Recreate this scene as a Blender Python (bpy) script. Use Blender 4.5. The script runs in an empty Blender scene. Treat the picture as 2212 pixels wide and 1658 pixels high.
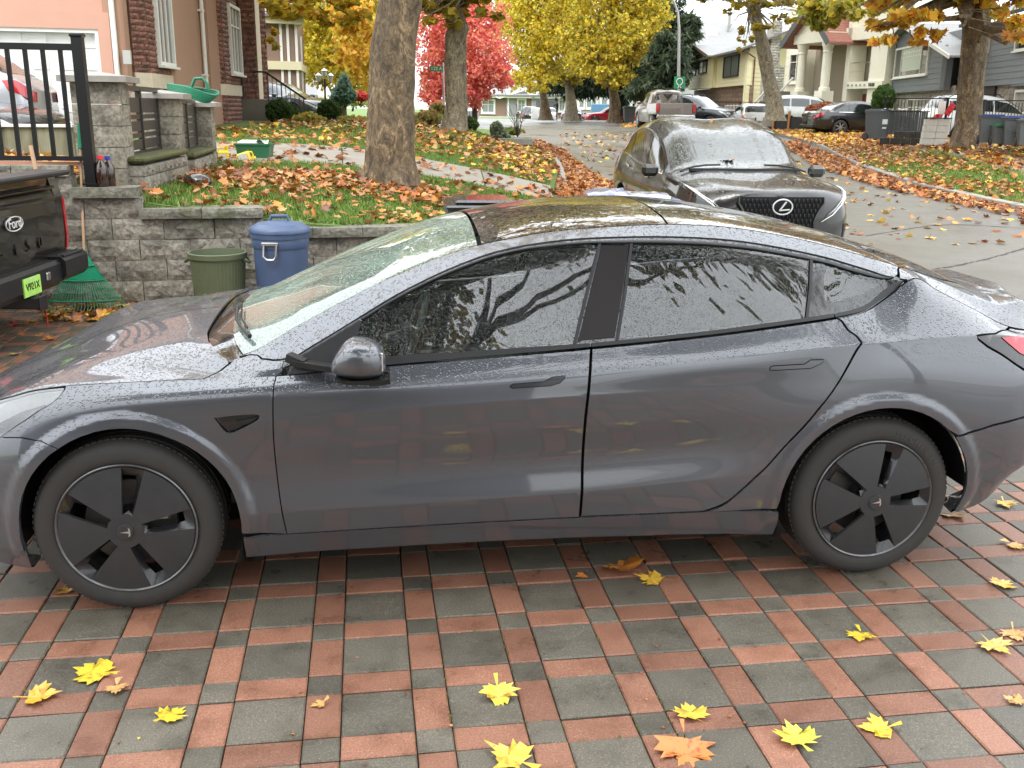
import bpy, bmesh, math, random
import numpy as np
from mathutils import Vector, Matrix, Euler
from mathutils.geometry import delaunay_2d_cdt
random.seed(7); RS = np.random.RandomState(11)
sc = bpy.context.scene; COL = sc.collection
R_ = math.radians

# ---- camera -------------------------------------------------------------
CAM = np.array([0, 0, 1.8265]); PITCH, ROLL, FPX = .2751, .0138, 2105.1     # focal length in pixels of a 2212 px wide frame
_cp, _sp, _cr, _sr = math.cos(PITCH), math.sin(PITCH), math.cos(ROLL), math.sin(ROLL)
FWD = np.array([0, _cp, -_sp]); _u = np.array([0, _sp, _cp]); _r = np.array([1., 0, 0])
RGT = _cr*_r+_sr*_u; UPV = -_sr*_r+_cr*_u
cd = bpy.data.cameras.new('camera'); cam = bpy.data.objects.new('camera', cd); COL.objects.link(cam)
cd.sensor_width = 36; cd.lens = 36*FPX/2212; cd.clip_end = 1500; cd.clip_start = .05
cam.matrix_world = Matrix(((RGT[0], UPV[0], -FWD[0], CAM[0]), (RGT[1], UPV[1], -FWD[1], CAM[1]), (RGT[2], UPV[2], -FWD[2], CAM[2]), (0, 0, 0, 1)))
sc.camera = cam

# ---- overcast sky -------------------------------------------------------
SUN_EL, SUN_AZ = R_(52), R_(200)
w = bpy.data.worlds.new('World'); sc.world = w; w.use_nodes = True
nt = w.node_tree; bg = nt.nodes['Background']; bg.inputs['Strength'].default_value = .1
sky = nt.nodes.new('ShaderNodeTexSky'); sky.sky_type = 'NISHITA'; sky.sun_disc = False
sky.sun_elevation = SUN_EL; sky.sun_rotation = SUN_AZ
tc = nt.nodes.new('ShaderNodeTexCoord'); sx = nt.nodes.new('ShaderNodeSeparateXYZ'); rp = nt.nodes.new('ShaderNodeValToRGB')
nt.links.new(tc.outputs['Generated'], sx.inputs[0]); nt.links.new(sx.outputs['Z'], rp.inputs[0])
rp.color_ramp.elements[0].position = 0; rp.color_ramp.elements[0].color = (.36, .37, .38, 1)     # cloud deck: a third as bright at the horizon as overhead
rp.color_ramp.elements[1].position = 1; rp.color_ramp.elements[1].color = (.93, .97, 1, 1)
e_ = rp.color_ramp.elements.new(.35); e_.color = (.56, .58, .60, 1)
ns = nt.nodes.new('ShaderNodeTexNoise'); ns.inputs['Scale'].default_value = 2.2; ns.inputs['Detail'].default_value = 5
nt.links.new(tc.outputs['Generated'], ns.inputs['Vector'])
mr = nt.nodes.new('ShaderNodeMapRange'); mr.inputs[1].default_value = .3; mr.inputs[2].default_value = .7; mr.inputs[3].default_value = .85*24; mr.inputs[4].default_value = 1.1*24
nt.links.new(ns.outputs['Fac'], mr.inputs[0])
vm = nt.nodes.new('ShaderNodeVectorMath'); vm.operation = 'SCALE'
nt.links.new(rp.outputs['Color'], vm.inputs[0]); nt.links.new(mr.outputs[0], vm.inputs['Scale'])
mx = nt.nodes.new('ShaderNodeMix'); mx.data_type = 'RGBA'; mx.inputs[0].default_value = .9
nt.links.new(sky.outputs[0], mx.inputs[6]); nt.links.new(vm.outputs[0], mx.inputs[7]); nt.links.new(mx.outputs[2], bg.inputs['Color'])

sd = bpy.data.lights.new('sun', 'SUN'); sd.energy = .9; sd.angle = R_(25); sd.color = (1, .97, .92)
so = bpy.data.objects.new('sun', sd); COL.objects.link(so)
so.rotation_euler = (math.pi/2-SUN_EL, 0, math.pi-SUN_AZ)
so.location = (0, 0, 30)
sc.view_settings.view_transform = 'Standard'; sc.view_settings.look = 'None'; sc.view_settings.gamma = 1
sc.view_settings.use_curve_mapping = False; sc.view_settings.exposure = 1.12
sc.render.engine = 'CYCLES'
try:
    sc.cycles.max_bounces = 8; sc.cycles.transparent_max_bounces = 24; sc.cycles.glossy_bounces = 4; sc.cycles.diffuse_bounces = 3
    sc.cycles.caustics_reflective = False; sc.cycles.caustics_refractive = False
except Exception: pass

# ---- picture geometry: where a sight line meets the place ----------------
def ray(x, y): return FWD+RGT*(x-1106)/FPX-UPV*(y-829)/FPX
def atz(x, y, z=0.):
    d = ray(x, y); return CAM+d*((z-CAM[2])/d[2])
def aty(x, y, Y):
    d = ray(x, y); return CAM+d*(Y/d[1])
def xat(x, Y, z):        # world x of picture column x at depth Y and height z
    lo, hi = -500, 2500
    d0 = ray(x, 300); X = d0[0]/d0[1]*Y
    for _ in range(8):
        q = np.array([X, Y, z])-CAM; dd = q@FWD; px = 1106+FPX*(q@RGT)/dd
        X += (x-px)*dd/FPX
    return X
def px2m(px, Y): return px*Y/FPX

# ---- helpers --------------------------------------------------------------
def tag(o, label=None, cat=None, group=None, kind=None):
    if label: o['label'] = label
    if cat: o['category'] = cat
    if group: o['group'] = group
    if kind: o['kind'] = kind
    return o
def empty(name, loc=(0, 0, 0), rz=0, label=None, cat=None, group=None, rot=None):
    o = bpy.data.objects.new(name, None); COL.objects.link(o); o.location = loc
    o.rotation_euler = rot if rot else (0, 0, rz); o.empty_display_size = .2
    return tag(o, label, cat, group)
def link(name, me, parent=None, m=None):
    o = bpy.data.objects.new(name, me); COL.objects.link(o)
    if parent: o.parent = parent
    if m is not None and not me.materials:
        for q in (m if isinstance(m, (list, tuple)) else [m]): me.materials.append(q)
    return o
def npmesh(name, V, F, m=None, parent=None, smooth=False, normals=None, mi=None):
    V = np.asarray(V, np.float32); me = bpy.data.meshes.new(name)
    if isinstance(F, np.ndarray):
        nf, k = F.shape
        me.vertices.add(len(V)); me.vertices.foreach_set('co', V.ravel())
        me.loops.add(nf*k); me.polygons.add(nf)
        me.polygons.foreach_set('loop_start', np.arange(0, nf*k, k, dtype=np.int32))
        me.loops.foreach_set('vertex_index', F.astype(np.int32).ravel())
        me.update(calc_edges=True)
    else:
        me.from_pydata(V.tolist(), [], F); me.update()
    if smooth: me.polygons.foreach_set('use_smooth', [True]*len(me.polygons))
    if mi is not None: me.polygons.foreach_set('material_index', np.asarray(mi, np.int32))
    if normals is not None: me.normals_split_custom_set_from_vertices(np.asarray(normals, float).tolist())
    return link(name, me, parent, m)

class MB:
    """collects simple shapes and links them as one mesh"""
    def __init__(s): s.v, s.f, s.mi, s.M, s.cur = [], [], [], Matrix.Identity(4), 0
    def add(s, vs, fs):
        n = len(s.v); s.v += [tuple(s.M @ Vector(v)) for v in vs]
        s.f += [tuple(i+n for i in f) for f in fs]; s.mi += [s.cur]*len(fs); return s
    def box(s, c, d, rz=0, rx=0, ry=0, bev=0):
        x, y, z = d[0]/2, d[1]/2, d[2]/2; Mx = Matrix.Translation(c) @ Euler((rx, ry, rz)).to_matrix().to_4x4()
        if bev:
            b = min(bev, x*.9, y*.9, z*.9); vs = []
            for sx_, sy_, sz_ in [(a, b2, c2) for c2 in (-1, 1) for b2 in (-1, 1) for a in (-1, 1)]:
                vs += [(sx_*(x-b), sy_*(y-b), sz_*z), (sx_*(x-b), sy_*y, sz_*(z-b)), (sx_*x, sy_*(y-b), sz_*(z-b))]
            bm = bmesh.new(); [bm.verts.new(v) for v in vs]; r = bmesh.ops.convex_hull(bm, input=bm.verts); bm.verts.index_update()
            bm.normal_update(); V = [Mx @ v.co for v in bm.verts]; F = [[v.index for v in f.verts] for f in bm.faces]; bm.free()
            return s.add(V, F)
        vs = [Mx @ Vector(p) for p in ((-x,-y,-z),(x,-y,-z),(x,y,-z),(-x,y,-z),(-x,-y,z),(x,-y,z),(x,y,z),(-x,y,z))]
        return s.add(vs, [(0,3,2,1),(4,5,6,7),(0,1,5,4),(1,2,6,5),(2,3,7,6),(3,0,4,7)])
    def bar(s, a, b, w, h=None, up=(0, 0, 1)):
        a, b = Vector(a), Vector(b); d = b-a; L = d.length; d.normalize(); up = Vector(up)
        if abs(d.dot(up)) > .98: up = Vector((0, 1, 0)) if abs(d.y) < .9 else Vector((1, 0, 0))
        sd_ = d.cross(up).normalized()*(w/2); u = sd_.cross(d).normalized()*((h or w)/2)
        vs = [a-sd_-u, a+sd_-u, a+sd_+u, a-sd_+u, b-sd_-u, b+sd_-u, b+sd_+u, b-sd_+u]
        return s.add(vs, [(0,1,2,3),(4,7,6,5),(0,4,5,1),(1,5,6,2),(2,6,7,3),(3,7,4,0)])
    def tube(s, pts, rad, n=8, caps=True):
        pts = [Vector(p) for p in pts]; m = len(pts)
        if not isinstance(rad, (list, tuple)): rad = [rad]*m
        vs, fs = [], []; prev = None
        for i, p in enumerate(pts):
            d = (pts[min(i+1, m-1)]-pts[max(i-1, 0)]).normalized()
            if prev is None:
                a = Vector((0, 0, 1)) if abs(d.z) < .9 else Vector((1, 0, 0)); prev = d.cross(a).normalized()
            else: prev = (prev-d*prev.dot(d)).normalized()
            q = d.cross(prev)
            for k in range(n):
                t = 2*math.pi*k/n; vs.append(p+(prev*math.cos(t)+q*math.sin(t))*rad[i])
        for i in range(m-1):
            for k in range(n): fs.append((i*n+k, i*n+(k+1) % n, (i+1)*n+(k+1) % n, (i+1)*n+k))
        if caps: fs += [tuple(range(n))[::-1], tuple((m-1)*n+k for k in range(n))]
        return s.add(vs, fs)
    def lathe(s, prof, n=24, c=(0, 0, 0), axis='Z', closed=False, sq=None):
        """prof: list of (radius, height)"""
        vs, fs = [], []; m = len(prof)
        for r, h in prof:
            for k in range(n):
                t = 2*math.pi*k/n; a, b = r*math.cos(t), r*math.sin(t)
                if sq: a *= sq[0]; b *= sq[1]
                p = {'Z': (a, b, h), 'Y': (a, h, b), 'X': (h, a, b)}[axis]
                vs.append((p[0]+c[0], p[1]+c[1], p[2]+c[2]))
        for i in range(m-1 if not closed else m):
            j = (i+1) % m
            for k in range(n):
                f = (i*n+k, i*n+(k+1) % n, j*n+(k+1) % n, j*n+k)
                fs.append(f if axis != 'Y' else f[::-1])
        return s.add(vs, fs)
    def prism(s, poly, z0, z1, axis='Z'):
        n = len(poly); mp = {'Z': lambda a, b, c: (a, b, c), 'Y': lambda a, b, c: (a, c, b), 'X': lambda a, b, c: (c, a, b)}[axis]
        vs = [mp(a, b, z0) for a, b in poly]+[mp(a, b, z1) for a, b in poly]
        fs = [tuple(range(n))[::-1], tuple(range(n, 2*n))]+[(i, (i+1) % n, (i+1) % n+n, i+n) for i in range(n)]
        if axis == 'Y': fs = [f[::-1] for f in fs]
        return s.add(vs, fs)
    def quad(s, a, b, c, d): return s.add([a, b, c, d], [(0, 1, 2, 3)])
    def build(s, name, m, parent=None, smooth=False, label=None, auto=None):
        me = bpy.data.meshes.new(name); me.from_pydata(s.v, [], s.f)
        o = link(name, me, parent, m)
        if any(s.mi): me.polygons.foreach_set('material_index', s.mi)
        if smooth: 
            me.polygons.foreach_set('use_smooth', [True]*len(me.polygons))
            me.set_sharp_from_angle(angle=R_(auto or 35))
        me.update()
        if label: o['label'] = label
        return o
def copy_tree(o, parent=None, loc=None, rz=None, label=None, mats=None):
    c = o.copy(); COL.objects.link(c)
    if parent is not None: c.parent = parent
    if mats:
        for i, sl in enumerate(c.material_slots):
            if sl.material and sl.material.name in mats:
                sl.link = 'OBJECT'; sl.material = mats[sl.material.name]
    for ch in [k for k in o.children]: copy_tree(ch, c, mats=mats)
    if loc is not None: c.location = loc
    if rz is not None: c.rotation_euler = (0, 0, rz)
    if label: c['label'] = label
    return c

# ---- materials --------------------------------------------------------------
class NG:
    def __init__(s, m): s.t = m.node_tree; s.p = s.t.nodes.get('Principled BSDF')
    def n(s, typ, **k):
        q = s.t.nodes.new('ShaderNode'+typ)
        for a, b in k.items():
            if a.startswith('i_'):
                key = a[2:]; key = int(key) if key.isdigit() else key.replace('_', ' ')
                q.inputs[key].default_value = b
            else: setattr(q, a, b)
        return q
    def l(s, a, b): s.t.links.new(a, b)
    def ramp(s, fac, stops):
        r = s.n('ValToRGB'); el = r.color_ramp.elements
        while len(el) > 1: el.remove(el[0])
        el[0].position = stops[0][0]; el[0].color = tuple(stops[0][1])+(1,)
        for p, c in stops[1:]: q = el.new(p); q.color = tuple(c)+(1,)
        s.l(fac, r.inputs[0]); return r.outputs[0]
    def mix(s, fac, a, b, mode='MIX'):
        q = s.n('Mix', data_type='RGBA', blend_type=mode)
        for v, i in ((fac, 0), (a, 6), (b, 7)):
            if isinstance(v, (int, float)): q.inputs[i].default_value = v
            elif isinstance(v, tuple): q.inputs[i].default_value = v+(1,) if len(v) == 3 else v
            else: s.l(v, q.inputs[i])
        return q.outputs[2]
    def math(s, op, a, b=None, clamp=False):
        q = s.n('Math', operation=op, use_clamp=clamp)
        for v, i in ((a, 0), (b, 1)):
            if v is None: continue
            if isinstance(v, (int, float)): q.inputs[i].default_value = v
            else: s.l(v, q.inputs[i])
        return q.outputs[0]
    def noise(s, scale, detail=4, vec=None, rough=.55, dist=0):
        q = s.n('TexNoise'); q.inputs['Scale'].default_value = scale; q.inputs['Detail'].default_value = detail; q.inputs['Roughness'].default_value = rough; q.inputs['Distortion'].default_value = dist
        if vec is not None: s.l(vec, q.inputs['Vector'])
        return q.outputs['Fac']
    def obj(s): return s.n('TexCoord').outputs['Object']
    def pos(s): return s.n('NewGeometry').outputs['Position']
    def bump(s, h, strength=.3, dist=.01, nrm=None):
        q = s.n('Bump'); q.inputs['Strength'].default_value = strength; q.inputs['Distance'].default_value = dist
        s.l(h, q.inputs['Height'])
        if nrm is not None: s.l(nrm, q.inputs['Normal'])
        return q.outputs[0]
def mat(name, col, rough=.5, metal=0, var=None, bump=None, coat=0, spec=None, rnd=0, world=False, emit=None, alpha=None):
    """var=(scale, amount) brightness variation, bump=(scale, strength, distance), rnd = per-object variation"""
    m = bpy.data.materials.new(name); m.use_nodes = True; g = NG(m); p = g.p
    c = tuple(col); p.inputs['Base Color'].default_value = c+(1,); p.inputs['Roughness'].default_value = rough; p.inputs['Metallic'].default_value = metal
    if coat: p.inputs['Coat Weight'].default_value = coat; p.inputs['Coat Roughness'].default_value = .05
    if spec is not None: p.inputs['Specular IOR Level'].default_value = spec
    src = None
    vec = g.pos() if world else g.obj()
    if var:
        f = g.noise(var[0], 5, vec); src = g.mix(f, tuple(x*(1-var[1]) for x in c), tuple(min(1, x*(1+var[1])) for x in c))
        rr = g.n('MapRange'); rr.inputs[3].default_value = max(.02, rough-.12); rr.inputs[4].default_value = min(1, rough+.12); g.l(f, rr.inputs[0]); g.l(rr.outputs[0], p.inputs['Roughness'])
    if rnd:
        oi = g.n('ObjectInfo'); f2 = g.n('MapRange'); f2.inputs[3].default_value = 1-rnd; f2.inputs[4].default_value = 1+rnd; g.l(oi.outputs['Random'], f2.inputs[0])
        hs = g.n('HueSaturation'); g.l(f2.outputs[0], hs.inputs['Value'])
        if src is not None: g.l(src, hs.inputs['Color'])
        else: hs.inputs['Color'].default_value = c+(1,)
        src = hs.outputs[0]
    if src is not None: g.l(src, p.inputs['Base Color'])
    if bump: g.l(g.bump(g.noise(bump[0], 4, vec), bump[1], bump[2] if len(bump) > 2 else .01), p.inputs['Normal'])
    if emit: p.inputs['Emission Color'].default_value = tuple(emit[:3])+(1,); p.inputs['Emission Strength'].default_value = emit[3]
    return m
def drops(g, scale=150, amount=1., toponly=True):
    """rain drops standing on upward facing surfaces, as a bump height"""
    vec = g.obj(); v = g.n('TexVoronoi'); v.inputs['Scale'].default_value = scale; v.inputs['Randomness'].default_value = 1; g.l(vec, v.inputs['Vector'])
    sc_ = g.n('SeparateColor'); g.l(v.outputs['Color'], sc_.inputs[0])
    rad = g.math('MULTIPLY', sc_.outputs[0], .60)
    d = g.math('SUBTRACT', rad, v.outputs['Distance'], clamp=True)
    h = g.math('POWER', g.math('MULTIPLY', d, 2.), .6)
    if toponly:
        sn = g.n('SeparateXYZ'); g.l(g.n('NewGeometry').outputs['Normal'], sn.inputs[0])
        mr_ = g.n('MapRange'); mr_.inputs[1].default_value = .28; mr_.inputs[2].default_value = .75; g.l(sn.outputs[2], mr_.inputs[0])
        h = g.math('MULTIPLY', h, mr_.outputs[0])
    return g.math('MULTIPLY', h, amount), h
def paint(name, col, metal=.5, rough=.32, coat=1., wet=1., scale=150, ior=1.5):
    m = bpy.data.materials.new(name); m.use_nodes = True; g = NG(m); p = g.p
    p.inputs['Base Color'].default_value = tuple(col)+(1,); p.inputs['Metallic'].default_value = metal; p.inputs['Roughness'].default_value = rough
    p.inputs['Coat Weight'].default_value = coat; p.inputs['Coat Roughness'].default_value = .03; p.inputs['Coat IOR'].default_value = ior
    f = g.noise(900, 1, g.obj()); c2 = g.mix(f, tuple(x*.75 for x in col), tuple(x*1.3 for x in col))
    dirt = g.noise(3, 5, g.obj()); g.l(c2, p.inputs['Base Color'])
    rr = g.n('MapRange'); rr.inputs[3].default_value = .015; rr.inputs[4].default_value = .07; g.l(dirt, rr.inputs[0]); g.l(rr.outputs[0], p.inputs['Coat Roughness'])
    if wet:
        h, _ = drops(g, scale, wet); b = g.bump(h, 1.0, .0045)
        g.l(b, p.inputs['Coat Normal']); g.l(b, p.inputs['Normal'])
    return m
def glass(name, tint=(.55, .62, .6), wet=.0, scale=150, refl=1.55, milk=.0, milkcol=(.6, .7, .65)):
    """a thin pane: tinted see-through with a mirror-like skin; milk = share of it covered by fine dew"""
    m = bpy.data.materials.new(name); m.use_nodes = True; g = NG(m); t = g.t; t.nodes.remove(g.p)
    out = t.nodes['Material Output']; tr = g.n('BsdfTransparent'); tr.inputs[0].default_value = tuple(tint)+(1,)
    gl = g.n('BsdfGlossy'); gl.inputs['Roughness'].default_value = .01
    fr = g.n('Fresnel'); fr.inputs['IOR'].default_value = refl
    f2 = g.math('MULTIPLY', fr.outputs[0], 2.6, clamp=True)
    base = g.n('MixShader'); g.l(f2, base.inputs[0]); g.l(tr.outputs[0], base.inputs[1]); g.l(gl.outputs[0], base.inputs[2])
    res = base
    h, raw = drops(g, scale, 1, toponly=False)
    if wet:
        b = g.bump(h, wet, .002); g.l(b, gl.inputs['Normal']); g.l(b, fr.inputs['Normal'])
    if milk:
        df = g.n('BsdfDiffuse'); df.inputs[0].default_value = tuple(milkcol)+(1,)
        mxs = g.n('MixShader'); n1 = g.noise(4, 4, g.obj()); f = g.math('MULTIPLY', g.math('ADD', g.math('MULTIPLY', raw, 1.2), n1), milk, clamp=True)
        g.l(f, mxs.inputs[0]); g.l(base.outputs[0], mxs.inputs[1]); g.l(df.outputs[0], mxs.inputs[2]); res = mxs
    g.l(res.outputs[0], out.inputs['Surface'])
    return m
M = {}
M['black_plastic'] = mat('black_plastic', (.012, .012, .013), .45, var=(30, .3))
M['gloss_black'] = paint('gloss_black', (.006, .006, .007), 0, .12, 1, wet=.6, scale=170)
M['pillar_black'] = mat('pillar_black', (.012, .009, .008), .3, spec=.25)
M['rubber'] = mat('rubber', (.040, .037, .034), .75, var=(25, .3), bump=(220, .25, .002))
M['dark'] = mat('dark_void', (.004, .004, .004), .9)
M['steel'] = mat('steel', (.42, .42, .41), .35, .9, var=(20, .2))
M['chrome'] = mat('chrome', (.75, .75, .76), .12, 1)
M['white_plastic'] = mat('white_plastic', (.72, .72, .70), .4)
M['white_trim'] = mat('white_trim', (.74, .73, .69), .55, var=(6, .08))
M['tesla'] = paint('graphite_paint', (.098, .103, .118), .55, .36, 1, wet=1.3, scale=135, ior=1.65)
M['tesla_glass_side'] = glass('side_glass', (.42, .47, .45), wet=.25, scale=260, milk=.02)
M['tesla_glass_front'] = glass('windshield_glass', (.62, .74, .68), wet=.6, scale=150, milk=.42, milkcol=(.44, .58, .48))
M['tesla_glass_roof'] = glass('roof_glass', (.03, .032, .03), wet=.7, scale=200, milk=.04, milkcol=(.3, .3, .28), refl=1.7)
M['interior'] = mat('interior_black', (.035, .036, .036), .7, var=(15, .3))
M['seat_leather'] = mat('seat_leather', (.11, .115, .11), .5, var=(10, .2))
M['lens'] = glass('lamp_lens', (.85, .87, .88), wet=.3, scale=200, milk=.12, milkcol=(.7, .7, .7))
M['red_lens'] = mat('red_lens', (.55, .02, .04), .15, coat=1)
M['wheel_matte'] = mat('wheel_cover_matte', (.036, .037, .039), .42, var=(30, .25), bump=(300, .1, .001))
M['wheel_gloss'] = mat('wheel_cover_gloss', (.016, .016, .018), .25, coat=.3)
M['rim_edge'] = mat('rim_edge', (.16, .16, .16), .35, .7, var=(40, .5))
M['cav'] = mat('brake_disc', (.16, .15, .14), .45, .8, var=(60, .3))
M['screen'] = mat('tablet_screen', (.02, .03, .03), .1, coat=1)
# ---- lofted car shells -------------------------------------------------
def pchip(kn):
    kn = sorted(kn); x = np.array([k[0] for k in kn], float); y = np.array([k[1] for k in kn], float)
    if len(x) == 1: return lambda q: np.full_like(np.asarray(q, float), y[0])
    h = np.diff(x); d = np.diff(y)/h; m = np.zeros_like(y)
    m[0], m[-1] = d[0], d[-1]
    for i in range(1, len(x)-1):
        if d[i-1]*d[i] > 0:
            w1, w2 = 2*h[i]+h[i-1], h[i]+2*h[i-1]
            m[i] = (w1+w2)/(w1/d[i-1]+w2/d[i])
    def f(q):
        q = np.clip(np.asarray(q, float), x[0], x[-1])
        i = np.clip(np.searchsorted(x, q, side='right')-1, 0, len(x)-2)
        t = (q-x[i])/h[i]; t2 = t*t; t3 = t2*t
        return (2*t3-3*t2+1)*y[i]+(t3-2*t2+t)*h[i]*m[i]+(-2*t3+3*t2)*y[i+1]+(t3-t2)*h[i]*m[i+1]
    return f

class Shell:
    """half body surface: x along the car, s runs from the sill (0) up to the centre line (K)"""
    def __init__(self, ky, kz, crease, taper, rake=None):
        self.fy = [pchip(k) for k in ky]; self.fz = [pchip(k) for k in kz]
        self.cr = [pchip(c) if c is not None else None for c in crease]
        self.taper = pchip(taper); self.K = len(ky)-1
        self.rake = rake
    def ctrl(self, X):
        w = self.taper(X)
        Y = np.array([f(X) for f in self.fy])*w
        Z = np.array([f(X) for f in self.fz])
        return Y, Z
    def P(self, X, S):
        """returns (n,3) points on the +Y half"""
        X = np.asarray(X, float); S = np.clip(np.asarray(S, float), 0, self.K)
        Y, Z = self.ctrl(X); n = X.shape[0]
        dY, dZ = np.diff(Y, axis=0), np.diff(Z, axis=0)
        h = np.sqrt(dY**2+dZ**2)+1e-6
        sy, sz = dY/h, dZ/h
        K = self.K
        TL = np.zeros((2, K+1, n)); TR = np.zeros((2, K+1, n))
        for c, sl in ((0, sy), (1, sz)):
            TL[c, 0] = TR[c, 0] = sl[0]
            TL[c, K] = TR[c, K] = 0 if c else sl[K-1]
            for k in range(1, K):
                sm = (sl[k-1]*h[k]+sl[k]*h[k-1])/(h[k-1]+h[k])
                w = self.cr[k](X) if self.cr[k] is not None else 0
                TL[c, k] = sm*(1-w)+sl[k-1]*w; TR[c, k] = sm*(1-w)+sl[k]*w
        i = np.clip(np.floor(S).astype(int), 0, K-1); t = S-i; a = np.arange(n)
        t2 = t*t; t3 = t2*t; H = h[i, a]
        out = []
        for c, C in ((0, Y), (1, Z)):
            out.append((2*t3-3*t2+1)*C[i, a]+(t3-2*t2+t)*H*TR[c, i, a]+(-2*t3+3*t2)*C[i+1, a]+(t3-t2)*H*TL[c, i+1, a])
        XX = X if self.rake is None else X+self.rake(X, out[1])
        return np.stack([XX, out[0], out[1]], -1)
    def N(self, X, S, e=.004):
        S = np.clip(S, 0.012, self.K-.004)
        dx = self.P(X+e, S)-self.P(X-e, S); ds = self.P(X, S+.01)-self.P(X, S-.01)
        n = np.cross(dx, ds); n /= np.linalg.norm(n, axis=1)[:, None]+1e-12
        return n
class FlaredShell(Shell):
    """adds the raised lips round the wheel arches"""
    arches = ((.02, .338, .387), (2.873, .338, .395))
    def P(self, X, S):
        p = Shell.P(self, X, S)
        for ax, az, r in self.arches:
            d = np.hypot(p[:, 0]-ax, p[:, 2]-az)
            k = np.clip((r+.066-d)/.036, 0, 1); k = k*k*(3-2*k)
            k *= np.clip((p[:, 2]-.16)/.1, 0, 1)
            p[:, 1] += .011*k*(p[:, 1] > .5)
        return p

def inside(poly, pts):
    x, y = pts[:, 0], pts[:, 1]; c = np.zeros(len(pts), bool); n = len(poly)
    for i in range(n):
        x1, y1 = poly[i]; x2, y2 = poly[(i+1) % n]
        if y1 == y2: continue
        m = ((y1 > y) != (y2 > y)) & (x < (x2-x1)*(y-y1)/(y2-y1)+x1); c ^= m
    return c
def segdist(poly, pts):
    d = np.full(len(pts), 9e9); n = len(poly)
    for i in range(n):
        a, b = np.array(poly[i]), np.array(poly[(i+1) % n]); ab = b-a; L = ab@ab
        if L < 1e-14: continue
        t = np.clip(((pts-a)@ab)/L, 0, 1); q = a+t[:, None]*ab; d = np.minimum(d, np.hypot(*(pts-q).T))
    return d
def spl(pts, n=5):
    """smooth curve through points"""
    P = [np.array(p, float) for p in pts]; P = [2*P[0]-P[1]]+P+[2*P[-1]-P[-2]]; out = []
    for i in range(1, len(P)-2):
        for k in range(n):
            t = k/n; out.append(tuple(.5*((2*P[i])+(-P[i-1]+P[i+1])*t+(2*P[i-1]-5*P[i]+4*P[i+1]-P[i+2])*t*t+(-P[i-1]+3*P[i]-3*P[i+1]+P[i+2])*t**3)))
    out.append(tuple(P[-2])); return out
def cdt(poly, interior, holes=()):
    vs = [Vector(p) for p in poly]; edges = []; n = len(poly)
    edges += [(i, (i+1) % n) for i in range(n)]
    for h in holes:
        k = len(vs); vs += [Vector(p) for p in h]; edges += [(k+i, k+(i+1) % len(h)) for i in range(len(h))]
    vs += [Vector(p) for p in interior]
    V, _, F, *_r = delaunay_2d_cdt(vs, edges, [], 0, 1e-6)
    V = np.array([tuple(v) for v in V]); F = np.array([tuple(f) for f in F], int)
    C = V[F].mean(1); k = inside(poly, C)
    for h in holes: k &= ~inside(h, C)
    return V, F[k]
SH = .1          # one unit of s is about 10 cm
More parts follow.
